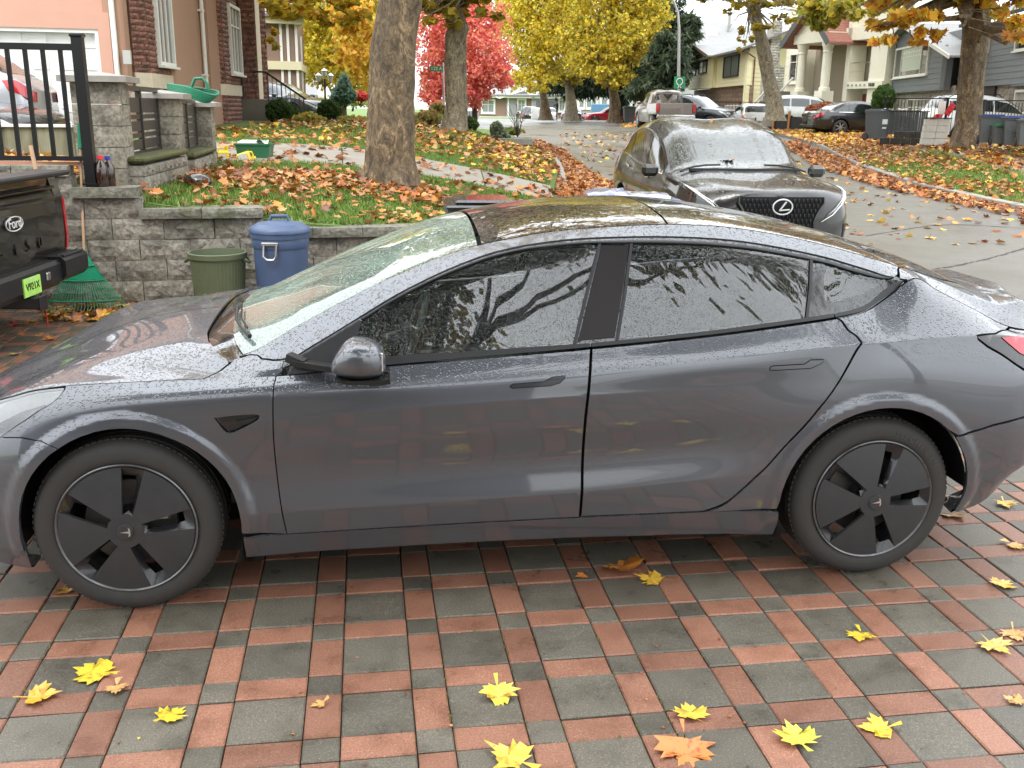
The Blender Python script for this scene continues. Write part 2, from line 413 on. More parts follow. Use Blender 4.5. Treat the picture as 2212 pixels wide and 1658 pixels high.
def panel(name, shell, outline, m, parent, side=-1, dx=.035, rows=5, gap=.0022, flange=.012, holes=(), off=0., label=None, dome=0.):
    P0 = [np.array([p[0], p[1]*SH]) for p in outline]
    # resample the outline
    pts = []; n = len(P0)
    for i in range(n):
        a, b = P0[i], P0[(i+1) % n]; L = np.hypot(*(b-a)); k = max(1, int(L/.022))
        for j in range(k): pts.append(a+(b-a)*j/k)
    pts = np.array(pts)
    ar = .5*np.sum(pts[:, 0]*np.roll(pts[:, 1], -1)-np.roll(pts[:, 0], -1)*pts[:, 1])
    if ar < 0: pts = pts[::-1]
    d = np.roll(pts, -1, 0)-np.roll(pts, 1, 0); d /= np.linalg.norm(d, axis=1)[:, None]+1e-9
    nr = np.stack([-d[:, 1], d[:, 0]], -1)
    pts = pts+nr*gap
    lo, hi = pts.min(0), pts.max(0)
    gx = np.arange(lo[0]+dx*.5, hi[0], dx)
    ss = []
    for k in range(shell.K):
        ss += [k+j/rows for j in range(rows)]
        if shell.cr[k] is not None: ss += [k-.04, k+.04]
    ss = np.array([s*SH for s in ss if lo[1] < s*SH < hi[1]])
    if len(ss): G = np.stack(np.meshgrid(gx, ss, indexing='ij'), -1).reshape(-1, 2)
    else: G = np.zeros((0, 2))
    hs = [[(p[0], p[1]*SH) for p in h] for h in holes]
    if len(G):
        G = G[inside(pts, G)]; G = G[segdist(pts, G) > .0045]
        for h in hs: G = G[~inside(h, G)]; G = G[segdist(h, G) > .006]
    V2, F = cdt([tuple(p) for p in pts], [tuple(p) for p in G], hs)
    X, S = V2[:, 0], V2[:, 1]/SH
    V = shell.P(X, S); N = shell.N(X, S)
    # face and normal orientation: outwards (+Y / +Z)
    flip = (N@np.array([0, 1, .3])) < 0; N[flip] *= -1
    if off: V = V+N*off
    fn = np.cross(V[F[:, 1]]-V[F[:, 0]], V[F[:, 2]]-V[F[:, 0]]); bad = np.einsum('ij,ij->i', fn, N[F[:, 0]]) < 0
    F[bad] = F[bad][:, ::-1]
    V, N, F = V.copy(), N.copy(), F.copy()
    if flange:
        from collections import Counter
        cn = Counter()
        for a, b, c in F:
            for e in ((a, b), (b, c), (c, a)): cn[(min(e), max(e))] += 1
        vi = len(V); add = []; addn = []; nf = []
        for a, b, c in F.copy():
            for e in ((a, b), (b, c), (c, a)):
                if cn[(min(e), max(e))] == 1:
                    p, q = V[e[0]], V[e[1]]; na, nb = N[e[0]], N[e[1]]
                    o = np.cross(q-p, na); o /= np.linalg.norm(o)+1e-9
                    k = vi+len(add); add += [p, q, q-nb*flange-o*.001, p-na*flange-o*.001]; addn += [o]*4
                    nf += [(k+1, k, k+3), (k+1, k+3, k+2)]
        if add: V = np.vstack([V, add]); N = np.vstack([N, addn]); F = np.vstack([F, nf])
    if side < 0: V[:, 1] *= -1; N[:, 1] *= -1; F = F[:, ::-1]
    o = npmesh(name, V, np.ascontiguousarray(F), m, parent, smooth=True, normals=N)
    if label: o['label'] = label
    return o
def both(name, shell, outline, m, parent, full=False, **k):
    """full: the outline reaches the centre line, mirror it into one panel"""
    a = panel(name, shell, outline, m, parent, -1, **k); b = panel(name, shell, outline, m, parent, 1, **k)
    return a, b
def joined(name, objs, parent):
    """merge mirrored halves into one mesh"""
    bm = bmesh.new(); me0 = objs[0].data; VV, FF, NN = [], [], []; n = 0
    for o in objs:
        me = o.data; k = len(me.vertices); v = np.zeros(k*3, np.float32); me.vertices.foreach_get('co', v); VV.append(v.reshape(-1, 3))
        f = np.zeros(len(me.loops), np.int32); me.loops.foreach_get('vertex_index', f); FF.append(f.reshape(-1, 3)+n); n += k
        nr = np.zeros(len(me.loops)*3, np.float32); me.corner_normals.foreach_get('vector', nr); nn = np.zeros((k, 3)); nn[f] = nr.reshape(-1, 3); NN.append(nn)
    m = me0.materials[0]
    for o in objs: d = o.data; bpy.data.objects.remove(o); bpy.data.meshes.remove(d)
    return npmesh(name, np.vstack(VV), np.ascontiguousarray(np.vstack(FF)), m, parent, smooth=True, normals=np.vstack(NN))
# ---- surface of the grey saloon (car frame: X rearwards from the front axle, Y sideways, Z up) ----
def ts_curves():
    XE = 3.853
    # y (half width) and z curves from the sill to the centre line
    ky = [
     [(-.84,.60),(0,.70),(2.9,.70),(XE,.60)],
     [(-.84,.80),(-.4,.84),(.3,.865),(1.5,.87),(2.5,.875),(2.9,.87),(XE,.80)],
     [(-.84,.84),(-.4,.885),(.3,.90),(1.5,.90),(2.5,.905),(2.9,.905),(XE,.86)],
     [(-.84,.85),(-.4,.90),(.3,.915),(1.5,.915),(2.3,.915),(2.6,.925),(2.9,.925),(XE,.88)],
     [(-.84,.85),(-.4,.905),(0,.925),(.5,.905),(1.5,.895),(2.1,.90),(2.6,.93),(2.9,.935),(3.3,.925),(XE,.88)],
     [(-.84,.84),(-.4,.905),(0,.928),(.5,.918),(1.5,.918),(2.1,.92),(2.6,.935),(2.9,.94),(3.3,.928),(XE,.88)],
     [(-.84,.83),(-.4,.895),(0,.915),(.5,.925),(1.5,.928),(2.1,.926),(2.6,.925),(2.9,.93),(3.3,.915),(XE,.87)],
     [(-.84,.81),(-.4,.865),(0,.893),(.5,.907),(1.0,.908),(1.7,.912),(2.2,.918),(2.76,.905),(3.0,.888),(3.3,.86),(3.5,.83),(XE,.80)],
     [(-.84,.78),(-.6,.79),(-.4,.80),(0,.84),(.3,.85),(.6,.865),(1.7,.87),(2.2,.865),(2.54,.85),(2.75,.82),(2.9,.77),(3.05,.735),(3.31,.71),(3.48,.69),(XE,.66)],
     [(-.84,.66),(-.4,.70),(0,.74),(.35,.80),(.55,.85),(.85,.79),(1.1,.735),(1.5,.68),(1.9,.665),(2.3,.67),(2.65,.69),(2.95,.72),(3.05,.70),(3.3,.67),(3.6,.65),(XE,.62)],
     [(-.84,.50),(-.4,.54),(0,.60),(.2,.66),(.35,.74),(.6,.70),(.9,.66),(1.2,.62),(1.5,.59),(1.9,.575),(2.3,.58),(2.65,.60),(2.95,.63),(3.3,.62),(3.6,.60),(XE,.56)],
     [(-.84,.28),(0,.33),(.35,.40),(1.5,.33),(2.9,.34),(XE,.30)],
     [(-.84,0),(XE,0)]]
    kz = [
     [(-.84,.20),(-.4,.16),(0,.17),(3.0,.18),(3.4,.30),(XE,.42)],
     [(-.84,.24),(-.6,.20),(-.36,.165),(.42,.185),(.7,.198),(1.6,.21),(2.27,.20),(2.45,.19),(3.2,.235),(3.36,.262),(3.47,.335),(3.54,.42),(XE,.50)],
     [(-.84,.30),(-.36,.26),(.57,.288),(1.6,.308),(2.4,.315),(3.2,.34),(3.5,.42),(XE,.54)],
     [(-.84,.36),(-.36,.36),(.6,.385),(.9,.393),(1.67,.42),(2.2,.455),(2.6,.47),(3.2,.46),(3.5,.50),(XE,.58)],
     [(-.84,.44),(-.36,.50),(.6,.51),(1.67,.53),(2.2,.57),(2.9,.62),(3.3,.58),(XE,.64)],
     [(-.84,.50),(-.5,.58),(-.2,.64),(.2,.66),(.6,.67),(1.67,.70),(2.2,.73),(2.9,.76),(3.3,.70),(XE,.72)],
     [(-.84,.54),(-.5,.62),(-.2,.70),(.2,.73),(.543,.745),(1.02,.776),(1.68,.807),(1.96,.817),(2.22,.828),(2.6,.85),(2.9,.87),(3.3,.83),(XE,.80)],
     [(-.84,.57),(-.6,.63),(-.4,.725),(-.2,.79),(.1,.835),(.55,.86),(1.0,.865),(1.7,.895),(2.2,.935),(2.76,.979),(3.23,.999),(3.5,.975),(3.65,.94),(XE,.88)],
     [(-.84,.59),(-.6,.69),(-.43,.798),(-.26,.854),(.073,.874),(.35,.882),(.553,.889),(.75,.905),(.939,.918),(1.705,.970),(2.162,1.009),(2.552,1.051),(2.70,1.068),(2.80,1.085),(2.935,1.15),(2.99,1.19),(3.03,1.205),(3.13,1.158),(3.321,1.069),(3.501,.990),(3.65,.955),(XE,.90)],
     [(-.84,.60),(-.6,.70),(-.43,.804),(-.26,.860),(.073,.885),(.35,.898),(.55,.912),(.70,.985),(.852,1.07),(.969,1.136),(1.102,1.199),(1.236,1.252),(1.372,1.295),(1.509,1.32),(1.772,1.338),(1.95,1.338),(2.138,1.333),(2.341,1.317),(2.477,1.297),(2.629,1.269),(2.819,1.226),(2.932,1.205),(3.03,1.212),(3.13,1.175),(3.321,1.09),(3.48,1.03),(3.6,1.0),(XE,.93)],
     [(-.84,.61),(-.6,.715),(-.43,.80),(-.26,.862),(0,.910),(.2,.927),(.37,.928),(.639,1.046),(.772,1.115),(.905,1.179),(1.04,1.234),(1.176,1.285),(1.314,1.323),(1.453,1.349),(1.593,1.371),(1.885,1.391),(2.059,1.397),(2.23,1.392),(2.437,1.369),(2.647,1.33),(2.786,1.297),(2.928,1.258),(3.024,1.230),(3.123,1.199),(3.231,1.158),(3.413,1.088),(3.53,1.062),(3.60,1.066),(3.66,1.065),(3.75,.99),(XE,.94)],
     [(-.84,.62),(-.6,.73),(-.41,.795),(-.25,.86),(-.06,.92),(.14,.955),(.27,.965),(.37,.985),(.55,1.065),(.75,1.158),(.93,1.232),(1.12,1.302),(1.3,1.353),(1.55,1.402),(1.77,1.424),(2.02,1.432),(2.26,1.42),(2.5,1.388),(2.75,1.345),(3.03,1.272),(3.256,1.20),(3.45,1.12),(3.55,1.08),(3.65,1.075),(3.74,1.078),(3.80,1.0),(XE,.95)],
     [(-.84,.62),(-.6,.735),(-.41,.805),(-.25,.875),(-.06,.935),(.14,.968),(.27,.978),(.37,1.01),(.55,1.088),(.75,1.18),(.93,1.252),(1.12,1.318),(1.3,1.367),(1.55,1.416),(1.77,1.438),(2.02,1.443),(2.26,1.43),(2.5,1.396),(2.75,1.352),(3.03,1.28),(3.256,1.207),(3.45,1.125),(3.55,1.082),(3.65,1.075),(3.76,1.082),(3.81,1.0),(XE,.95)]]
    c = [None]*13
    c[1] = [(-.84,1),(3,1)]; c[2] = [(-.84,.3),(.3,.9),(2.3,.9),(2.6,.2)]
    c[3] = [(-.4,0),(.2,0),(.6,.8),(2.1,.8),(2.5,0),(3,0)]
    c[6] = [(-.3,0),(.3,.3),(.6,1),(1.7,1),(2.25,.4),(2.5,0)]
    c[7] = [(1.2,0),(2.2,.0),(2.7,1),(3.3,1),(XE,1)]
    c[8] = [(-.7,.2),(-.3,.9),(2.9,1),(3.2,.15),(XE,.3)]
    c[9] = [(-.84,0),(.3,0),(.6,1),(3.0,1),(3.2,0)]
    c[10] = [(-.84,0),(.25,0),(.5,.6),(2.9,.5),(3.2,.8),(XE,.8)]
    taper = [(-.84,.30),(-.82,.55),(-.78,.72),(-.72,.83),(-.6,.925),(-.45,.975),(-.3,1),(3.4,1),(3.5,.985),(3.6,.94),(3.68,.87),(3.75,.77),(3.80,.64),(3.835,.47),(XE,.25)]
    return ky, kz, c, taper
# ==== the grey saloon parked on the driveway ==================================
HTH = .1322; _h1 = np.array([-1.3954, 3.2711, 0]); _e = np.array([math.cos(HTH), math.sin(HTH), 0]); _n = np.array([-math.sin(HTH), math.cos(HTH), 0])
TO = _h1+_n*.90
def circ_s(shell, cx_, cz, r, a0, a1, n, smax=8.):
    """points of a circle in side view as (x, s) on the shell"""
    out = []
    for k in range(n+1):
        a = R_(a0+(a1-a0)*k/n); x, z = cx_+r*math.cos(a), cz+r*math.sin(a); lo, hi = .3, smax
        for _ in range(40):
            m_ = (lo+hi)/2
            if Shell.P(shell, np.array([x]), np.array([m_]))[0, 2] < z: lo = m_
            else: hi = m_
        out.append((x, (lo+hi)/2))
    return out
def make_wheel(parent, x, y, z, rim_m=None, rad=.335, rot=8):
    wl = empty('wheel', (x, y, z)); wl.parent = parent
    b = MB(); r = rad
    prof = [(.243, -.012), (.252, -.002), (.27, .004), (.295, .004), (.315, -.004), (.326, -.018), (.3335, -.035), (r, -.06), (r-.004, -.062), (r-.004, -.068), (r, -.07), (r+.001, -.11), (r-.004, -.112), (r-.004, -.12), (r+.001, -.122), (r, -.165), (.3335, -.19), (.318, -.215), (.29, -.228), (.245, -.222), (.235, -.20), (.235, -.03)]
    b.lathe([(q, -h) for q, h in prof], 96, axis='Y', closed=True); o = b.build('tyre', M['rubber'], wl, True, auto=50)
    b = MB()          # tread blocks on the shoulder
    for k in range(88):
        a = 2*math.pi*k/88; ca, sa = math.cos(a), math.sin(a)
        for yy, ww in ((.045, .022), (.19, .02)):
            b.M = Matrix.Rotation(-a, 4, 'Y'); b.box((r-.0005, yy, 0), (.006, ww, .014))
    b.M = Matrix.Identity(4); t = b.build('tread', M['rubber'], o); t['kind'] = 'stuff'
    b = MB(); b.lathe([(.2495, .004), (.2505, -.004), (.247, -.007), (.240, -.002), (.238, .01), (.232, .16), (.245, .17)], 96, axis='Y'); b.build('rim', M['rim_edge'], wl, True)
    # cover disc with five channels
    def chan(a, grow=0):
        ca, sa = math.cos(a), math.sin(a); q = [(.062, -.020), (.062, .018), (.236, .040), (.239, .012), (.240, -.014), (.236, -.040)]
        return [(u*ca-v*sa, u*sa+v*ca) for u, v in q]
    R0 = .2405; poly = [(R0*math.cos(t), R0*math.sin(t)) for t in np.linspace(0, 2*math.pi, 97)[:-1]]
    def lift(u, v, d=0):
        rr = math.hypot(u, v); return -(.006+.020*max(0, 1-(rr/.24)**2)*1.0)+d
    for k in range(5):
        # one blade between two channels
        a0, a1 = R_(rot+72*k), R_(rot+72*(k+1)); n_ = 14
        lo = lambda rr: a0+(math.atan2(.018+(rr-.062)/.174*.022, rr)); hi = lambda rr: a1-(math.atan2(.020+(rr-.062)/.174*.020, rr))
        V, F = [], []; rs = [.062, .075, .1, .13, .16, .19, .215, .2385]
        for rr in rs:
            for j in range(n_+1):
                t = lo(rr)+(hi(rr)-lo(rr))*j/n_; u, v = rr*math.cos(t), rr*math.sin(t); V.append((u, lift(u, v), v))
        for i in range(len(rs)-1):
            for j in range(n_): F.append((i*(n_+1)+j, i*(n_+1)+j+1, (i+1)*(n_+1)+j+1, (i+1)*(n_+1)+j))
        nb = len(V); rim_ = [i*(n_+1) for i in range(len(rs))]+[(len(rs)-1)*(n_+1)+j for j in range(1, n_+1)]+[i*(n_+1)+n_ for i in range(len(rs)-2, -1, -1)]
        for i in rim_: V.append((V[i][0], V[i][1]+.016, V[i][2]))
        for q in range(len(rim_)-1): F.append((rim_[q], nb+q, nb+q+1, rim_[q+1]))
        me = bpy.data.meshes.new('blade'); me.from_pydata(V, [], F); o = link('cover_blade', me, wl, M['wheel_matte'])
        me.polygons.foreach_set('use_smooth', [True]*len(F)); me.set_sharp_from_angle(angle=R_(40))
        # glossy scoop on one side of the channel
        ca, sa = math.cos(a0), math.sin(a0); T = lambda u, v, d: (u*ca-v*sa, d, u*sa+v*ca)
        V = [T(.062, -.020, -.024), T(.1, -.024, -.021), T(.17, -.032, -.014), T(.236, -.040, -.007), T(.07, -.012, -.012), T(.1, -.013, .004), T(.17, -.016, .010), T(.205, -.01, .012),
             T(.238, .040, -.006), T(.205, .034, .008), T(.240, -.012, -.006), T(.240, .014, -.006), T(.062, .018, -.023), T(.075, .0, -.005)]
        F = [(0, 1, 5, 4), (1, 2, 6, 5), (2, 3, 7, 6), (3, 10, 7), (10, 11, 9, 7), (11, 8, 9), (0, 4, 13), (0, 13, 12)]
        me = bpy.data.meshes.new('scoop'); me.from_pydata(V, [], F); o = link('cover_scoop', me, wl, M['wheel_gloss']); me.polygons.foreach_set('use_smooth', [True]*len(F))
    b = MB(); b.lathe([(0, -.034), (.028, -.0335), (.0295, -.031), (.03, -.027), (.064, -.0255), (.066, -.018)], 48, axis='Y'); b.build('hub_cap', M['wheel_matte'], wl, True)
    # emblem: a stylised T
    tp = [(-.017, .015), (-.010, .019), (.010, .019), (.017, .015), (.0155, .011), (.007, .0135), (.0042, .0125), (0, -.019), (-.0042, .0125), (-.007, .0135), (-.0155, .011)]
    b = MB(); b.M = Matrix.Rotation(R_(90 if x < 1 else 82), 4, 'Y'); b.prism([(-p, q) for p, q in tp][::-1], -.0355, -.034, 'Y'); b.M = Matrix.Identity(4); b.build('emblem', M['chrome'], wl)
    b = MB(); b.lathe([(.0, .075), (.10, .07), (.165, .07), (.168, .085), (.0, .09)], 40, axis='Y'); b.build('brake_disc', M['cav'], wl, True)
    b = MB(); 
    for k in range(5):
        b.M = Matrix.Rotation(-R_(rot+36+72*k), 4, 'Y'); b.box((.13, .03, 0), (.22, .03, .035))
    b.M = Matrix.Identity(4); b.lathe([(0, .02), (.07, .02), (.07, .09)], 20, axis='Y'); b.build('wheel_spokes', M['black_plastic'], wl)
    b = MB(); b.box((.115, .062, .035), (.06, .05, .05), bev=.008); b.build('brake_caliper', M['steel'], wl)
    return wl

def mirror_y(o):
    """copy of a part on the other side of the car"""
    c = o.copy(); c.data = o.data.copy(); COL.objects.link(c); me = c.data
    v = np.zeros(len(me.vertices)*3, np.float32); me.vertices.foreach_get('co', v); v = v.reshape(-1, 3); v[:, 1] *= -1; me.vertices.foreach_set('co', v.ravel()); me.flip_normals(); me.update(); return c

def build_grey_saloon():
    root = empty('parked_car', tuple(TO), HTH, 'wet dark grey four door electric saloon parked side on across the paved driveway', 'car')
    ky, kz, cr, tp = ts_curves(); tp = [(-.84, .02), (-.836, .3)]+tp[1:-1]+[(3.848, .3), (3.853, .02)]
    sh = FlaredShell(ky, kz, cr, tp); T = M['tesla']; pr = root
    fa = circ_s(sh, .02, .338, .387, -12, 192, 30); ra = circ_s(sh, 2.873, .338, .395, -12, 192, 30)
    fa_back = [p for p in fa if p[0] > .02 and p[1] > 2.0]         # from the rocker upwards
    # front wing: back half of the arch to the bumper seam
    seam_f = [(-.196, 5.3), (-.256, 5.87), (-.325, 6.25), (-.405, 6.52)]
    lamp_f = spl([(-.405, 6.54), (-.337, 6.82), (-.271, 7.08), (-.224, 7.27), (-.198, 7.52), (-.182, 7.80)], 3)
    arch_top = [p for p in fa if p[1] > 2.0 and not (p[0] < -.19 and p[1] < 5.35)]
    dfe = spl([(.556, 8.0), (.551, 7.25), (.544, 6.087), (.541, 4.868), (.546, 3.92), (.557, 2.9), (.568, 2.0)], 3)
    fender = arch_top+seam_f+lamp_f+[(-.18, 7.98), (.1, 8.0), (.30, 8.0), (.345, 8.8), (.385, 9.6), (.395, 9.86), (.45, 9.86), (.481, 9.68), (.499, 9.44), (.542, 9.28), (.580, 9.18), (.578, 8.6)]+dfe
    hole = spl([(.338, 6.16), (.42, 6.20), (.498, 6.15), (.45, 5.75), (.388, 5.42), (.36, 5.75)], 3)[:-1]
    panel('front_wing', sh, fender, T, pr, -1, holes=[[(p[0], p[1]) for p in hole]], dx=.016, rows=9); panel('front_wing', sh, fender, T, pr, 1)
    panel('wing_vent', sh, [(.33, 6.3), (.51, 6.3), (.39, 5.3)], M['gloss_black'], pr, -1, off=-.016, flange=0)
    b_ = panel('vent_blade', sh, [(.41, 6.02), (.50, 6.14), (.455, 5.83), (.42, 5.75)], M['black_plastic'], pr, -1, off=-.003)
    hood = [(-.185, 7.97), (-.263, 7.93), (-.365, 7.95), (-.42, 8.03), (-.55, 8.6), (-.64, 9.5), (-.70, 10.5), (-.72, 11.5), (-.72, 12), (.245, 12), (.247, 11), (.253, 10.78), (.278, 10.43), (.324, 10.16), (.365, 9.98), (.378, 9.6), (.34, 8.8), (.297, 8.03), (.1, 8.02)]
    joined('bonnet', both('bonnet', sh, hood, T, pr, gap=0.0012), pr)
    cowl = [(.252, 12), (.252, 11), (.259, 10.78), (.284, 10.43), (.33, 10.16), (.37, 9.98), (.40, 9.9), (.42, 9.9), (.44, 10.1), (.41, 10.4), (.39, 10.8), (.375, 11.3), (.37, 12)]
    joined('cowl_panel', both('cowl', sh, cowl, M['gloss_black'], pr, off=-.014, gap=-.003), pr)
    ws = [(.335, 12), (.34, 11.2), (.355, 10.75), (.385, 10.35), (.425, 10.02), (.5, 10.0), (.9, 10.0), (1.306, 10.0), (1.31, 10.6), (1.318, 12)]
    joined('windscreen', both('windscreen', sh, ws, M['tesla_glass_front'], pr, gap=.001, flange=.004, off=-.002), pr)
    frit = [(.335, 12), (.34, 11.2), (.355, 10.75), (.385, 10.35), (.425, 10.02), (.5, 10.0), (.9, 10.0), (1.306, 10.0), (1.31, 10.6), (1.318, 12), (1.245, 12), (1.242, 11), (1.236, 10.3), (1.20, 10.13), (.9, 10.12), (.5, 10.16), (.445, 10.22), (.41, 10.55), (.388, 10.9), (.376, 11.3), (.374, 12)]
    joined('windscreen_border', both('windscreen_border', sh, frit, M['gloss_black'], pr, off=-.006, flange=0, gap=.001), pr)
    rg = [(1.322, 10.0), (1.326, 12), (2.062, 12), (2.058, 11), (2.056, 10)]
    joined('roof_glass', both('roof_glass', sh, rg, M['tesla_glass_roof'], pr, gap=.001, flange=.006, off=.001), pr)
    bg_ = [(2.064, 10), (2.066, 11), (2.070, 12), (3.575, 12), (3.56, 11.5), (3.45, 10.8), (3.25, 10.25), (3.06, 10.0), (3.0, 10)]
    joined('rear_window_glass', both('rear_window_glass', sh, bg_, M['tesla_glass_roof'], pr, gap=.001, flange=.006, off=.001), pr)
    rail = [(.41, 10.0), (.452, 9.88), (.481, 9.70), (.501, 9.46), (.544, 9.30), (.627, 9.12), (.852, 9.13), (1.10, 9.19), (1.375, 9.3), (1.65, 9.35), (1.9, 9.36), (2.147, 9.34), (2.35, 9.34), (2.53, 9.33), (2.72, 9.32), (2.88, 9.20), (2.955, 9.0), (2.976, 9.15), (2.995, 9.6), (3.02, 10.0), (2.6, 10.0), (1.8, 10.0), (1.2, 10.0), (.7, 10)]
    for s_ in (-1, 1): panel('roof_rail', sh, rail, T, pr, s_, gap=.0015)
    # glasshouse: black surround with openings
    q_out = [(2.70, 8.0), (2.784, 8.0), (2.866, 8.02), (2.937, 8.06), (2.985, 8.12)]
    sur = [(.56, 8.03), (1.0, 8.03), (1.7, 8.03), (2.67, 8.03)]+q_out+[(2.985, 8.6), (2.97, 9.05), (2.88, 9.25), (2.72, 9.40), (2.53, 9.42), (2.35, 9.43), (2.147, 9.43), (1.9, 9.455), (1.65, 9.44), (1.375, 9.39), (1.10, 9.30), (.852, 9.32), (.627, 9.45), (.54, 9.6)]
    w1 = [(.862, 8.95), (.84, 8.6), (.852, 8.24), (.933, 8.18), (1.225, 8.11), (1.64, 8.08), (1.70, 8.53), (1.762, 8.97), (1.509, 8.985), (1.372, 8.985), (1.236, 8.985), (1.102, 8.985), (.969, 8.98)]
    w2 = [(1.812, 8.08), (2.165, 8.085), (2.55, 8.10), (2.588, 8.54), (2.612, 8.98), (2.34, 8.985), (2.14, 8.985), (1.9, 8.985), (1.855, 8.5)]
    w3 = spl([(2.646, 8.33), (2.655, 8.6), (2.675, 8.88), (2.71, 8.92), (2.80, 8.82), (2.875, 8.68), (2.868, 8.6), (2.82, 8.46), (2.72, 8.36), (2.655, 8.30)], 3)[:-1]
    for s_ in (-1, 1):
        panel('window_surround', sh, sur, M['gloss_black'], pr, s_, holes=[w1, w2, w3], off=-.005, gap=0, dx=.05, rows=4)
        panel('sail_panel', sh, [(.60, 8.1), (.80, 8.1), (.84, 8.6), (.862, 8.97), (.852, 9.09), (.627, 9.08)], M['black_plastic'], pr, s_, off=.0, gap=0, dx=.03)
        for nm, q in (('front_window', w1), ('rear_window', w2), ('quarter_window', w3)): panel(nm, sh, q, M['tesla_glass_side'], pr, s_, off=-.005, gap=-.002, flange=.003, dx=.05)
        panel('pillar_cover', sh, [(1.655, 8.07), (1.80, 8.07), (1.845, 8.5), (1.887, 8.99), (1.775, 8.99), (1.715, 8.53)], M['pillar_black'], pr, s_, off=.001)
        panel('belt_trim', sh, [(.60, 8.03), (1.0, 8.02), (1.703, 8.02), (1.703, 8.055), (1.225, 8.085), (.933, 8.16), (.70, 8.36), (.62, 8.5)], M['black_plastic'], pr, s_, off=.003, gap=0)
        panel('belt_trim', sh, [(1.709, 8.02), (2.2, 8.02), (2.665, 8.03), (2.665, 8.095), (2.55, 8.08), (2.165, 8.06), (1.709, 8.055)], M['black_plastic'], pr, s_, off=.003, gap=0)
        panel('quarter_trim', sh, spl([(2.67, 8.03), (2.784, 8.03), (2.866, 8.05), (2.937, 8.11), (2.985, 8.30)], 3)+spl([(2.95, 8.60), (2.915, 8.44), (2.85, 8.2), (2.77, 8.12), (2.67, 8.085)], 3), M['black_plastic'], pr, s_, off=.003, gap=0)
        panel('window_frame_trim', sh, [(.87, 8.99), (1.102, 9.0), (1.372, 9.0), (1.9, 9.0), (2.34, 9.0), (2.7, 9.0), (2.93, 8.9), (2.95, 8.98), (2.70, 9.14), (2.34, 9.12), (1.9, 9.12), (1.372, 9.10), (1.102, 9.07), (.86, 9.05)], M['black_plastic'], pr, s_, off=.002, gap=0)
        panel('window_seal', sh, [(1.640, 8.06), (1.653, 8.06), (1.713, 8.53), (1.775, 8.99), (1.763, 8.99), (1.700, 8.53)], M['black_plastic'], pr, s_, off=.003, gap=0, flange=.004)
        panel('window_seal', sh, [(1.802, 8.06), (1.814, 8.06), (1.858, 8.5), (1.900, 8.99), (1.888, 8.99), (1.846, 8.5)], M['black_plastic'], pr, s_, off=.003, gap=0, flange=.004)
        panel('window_seal', sh, [(2.548, 8.08), (2.560, 8.08), (2.597, 8.54), (2.622, 8.99), (2.610, 8.99), (2.586, 8.54)], M['black_plastic'], pr, s_, off=.003, gap=0, flange=.004)
        # doors
        fd = dfe+[(.9, 2.015), (1.3, 2.01), (1.677, 2.0)]+spl([(1.677, 2.03), (1.680, 3.99), (1.681, 5.21), (1.694, 7.05), (1.704, 8.0)], 4)
        d1 = panel('front_door', sh, fd, T, pr, s_)
        hp = [(1.397, 6.579), (1.401, 6.67), (1.410, 6.71), (1.522, 6.718), (1.540, 6.80), (1.555, 6.89), (1.604, 6.909), (1.600, 6.78), (1.582, 6.611), (1.55, 6.519), (1.41, 6.52)]
        hr = [(2.385, 6.488), (2.388, 6.56), (2.396, 6.588), (2.522, 6.544), (2.537, 6.61), (2.547, 6.659), (2.6, 6.633), (2.598, 6.56), (2.589, 6.50), (2.549, 6.387), (2.389, 6.435)]
        h = panel('door_handle', sh, hp, M['wheel_gloss'], d1, s_, off=.0025, gap=.0015, flange=.004); panel('handle_recess', sh, hp, M['dark'], h, s_, off=.0006, gap=-.0016, flange=0)
        rd = [(1.684, 2.03)]+[(1.9, 2.01), (2.174, 2.01)]+spl([(2.174, 2.012), (2.247, 2.199), (2.302, 2.495), (2.4, 3.189), (2.474, 3.91), (2.546, 4.482), (2.619, 5.193), (2.689, 6.234), (2.728, 6.815), (2.750, 7.03)], 3)+spl([(2.750, 7.06), (2.736, 7.304), (2.708, 7.547), (2.692, 7.871), (2.676, 8.0)], 3)+[(2.2, 8.0)]+spl([(1.711, 8.0), (1.701, 7.05), (1.688, 5.21), (1.687, 3.99), (1.684, 2.1)], 4)
        d2 = panel('rear_door', sh, rd, T, pr, s_, gap=.0022)
        h = panel('door_handle', sh, hr, T, d2, s_, off=.0022, gap=.0015, flange=.004); panel('handle_recess', sh, hr, M['dark'], h, s_, off=.0006, gap=-.0016, flange=0)
        cut = spl([(2.174, 1.95), (2.247, 2.15), (2.302, 2.46), (2.4, 3.15), (2.474, 3.87), (2.546, 4.44), (2.619, 5.15), (2.692, 6.20), (2.732, 6.78), (2.755, 7.03)], 3)+spl([(2.756, 7.08), (2.741, 7.304), (2.714, 7.547), (2.698, 7.871), (2.680, 8.0)], 3)
        q = cut+[(2.784, 8.0), (2.866, 8.0), (2.937, 8.0), (2.99, 8.0), (3.13, 8.0), (3.321, 8.0), (3.505, 7.97), (3.44, 7.5), (3.34, 7.07), (3.246, 6.99)]+spl([(3.25, 6.9), (3.295, 6.72), (3.357, 6.55), (3.424, 6.32), (3.50, 6.1), (3.58, 6.0)], 3)+[(3.60, 5.5), (3.58, 4.8), (3.422, 4.67), (3.331, 4.55), (3.18, 4.17)]
        ra_q = [p for p in ra if p[1] > 2.0 and not (p[0] > 3.16 and p[1] < 4.15)]
        q = q+ra_q+[(2.47, 2.0), (2.2, 1.95)]
        panel('rear_wing', sh, q, T, pr, s_, **(dict(dx=.016, rows=9) if s_ < 0 else {}))
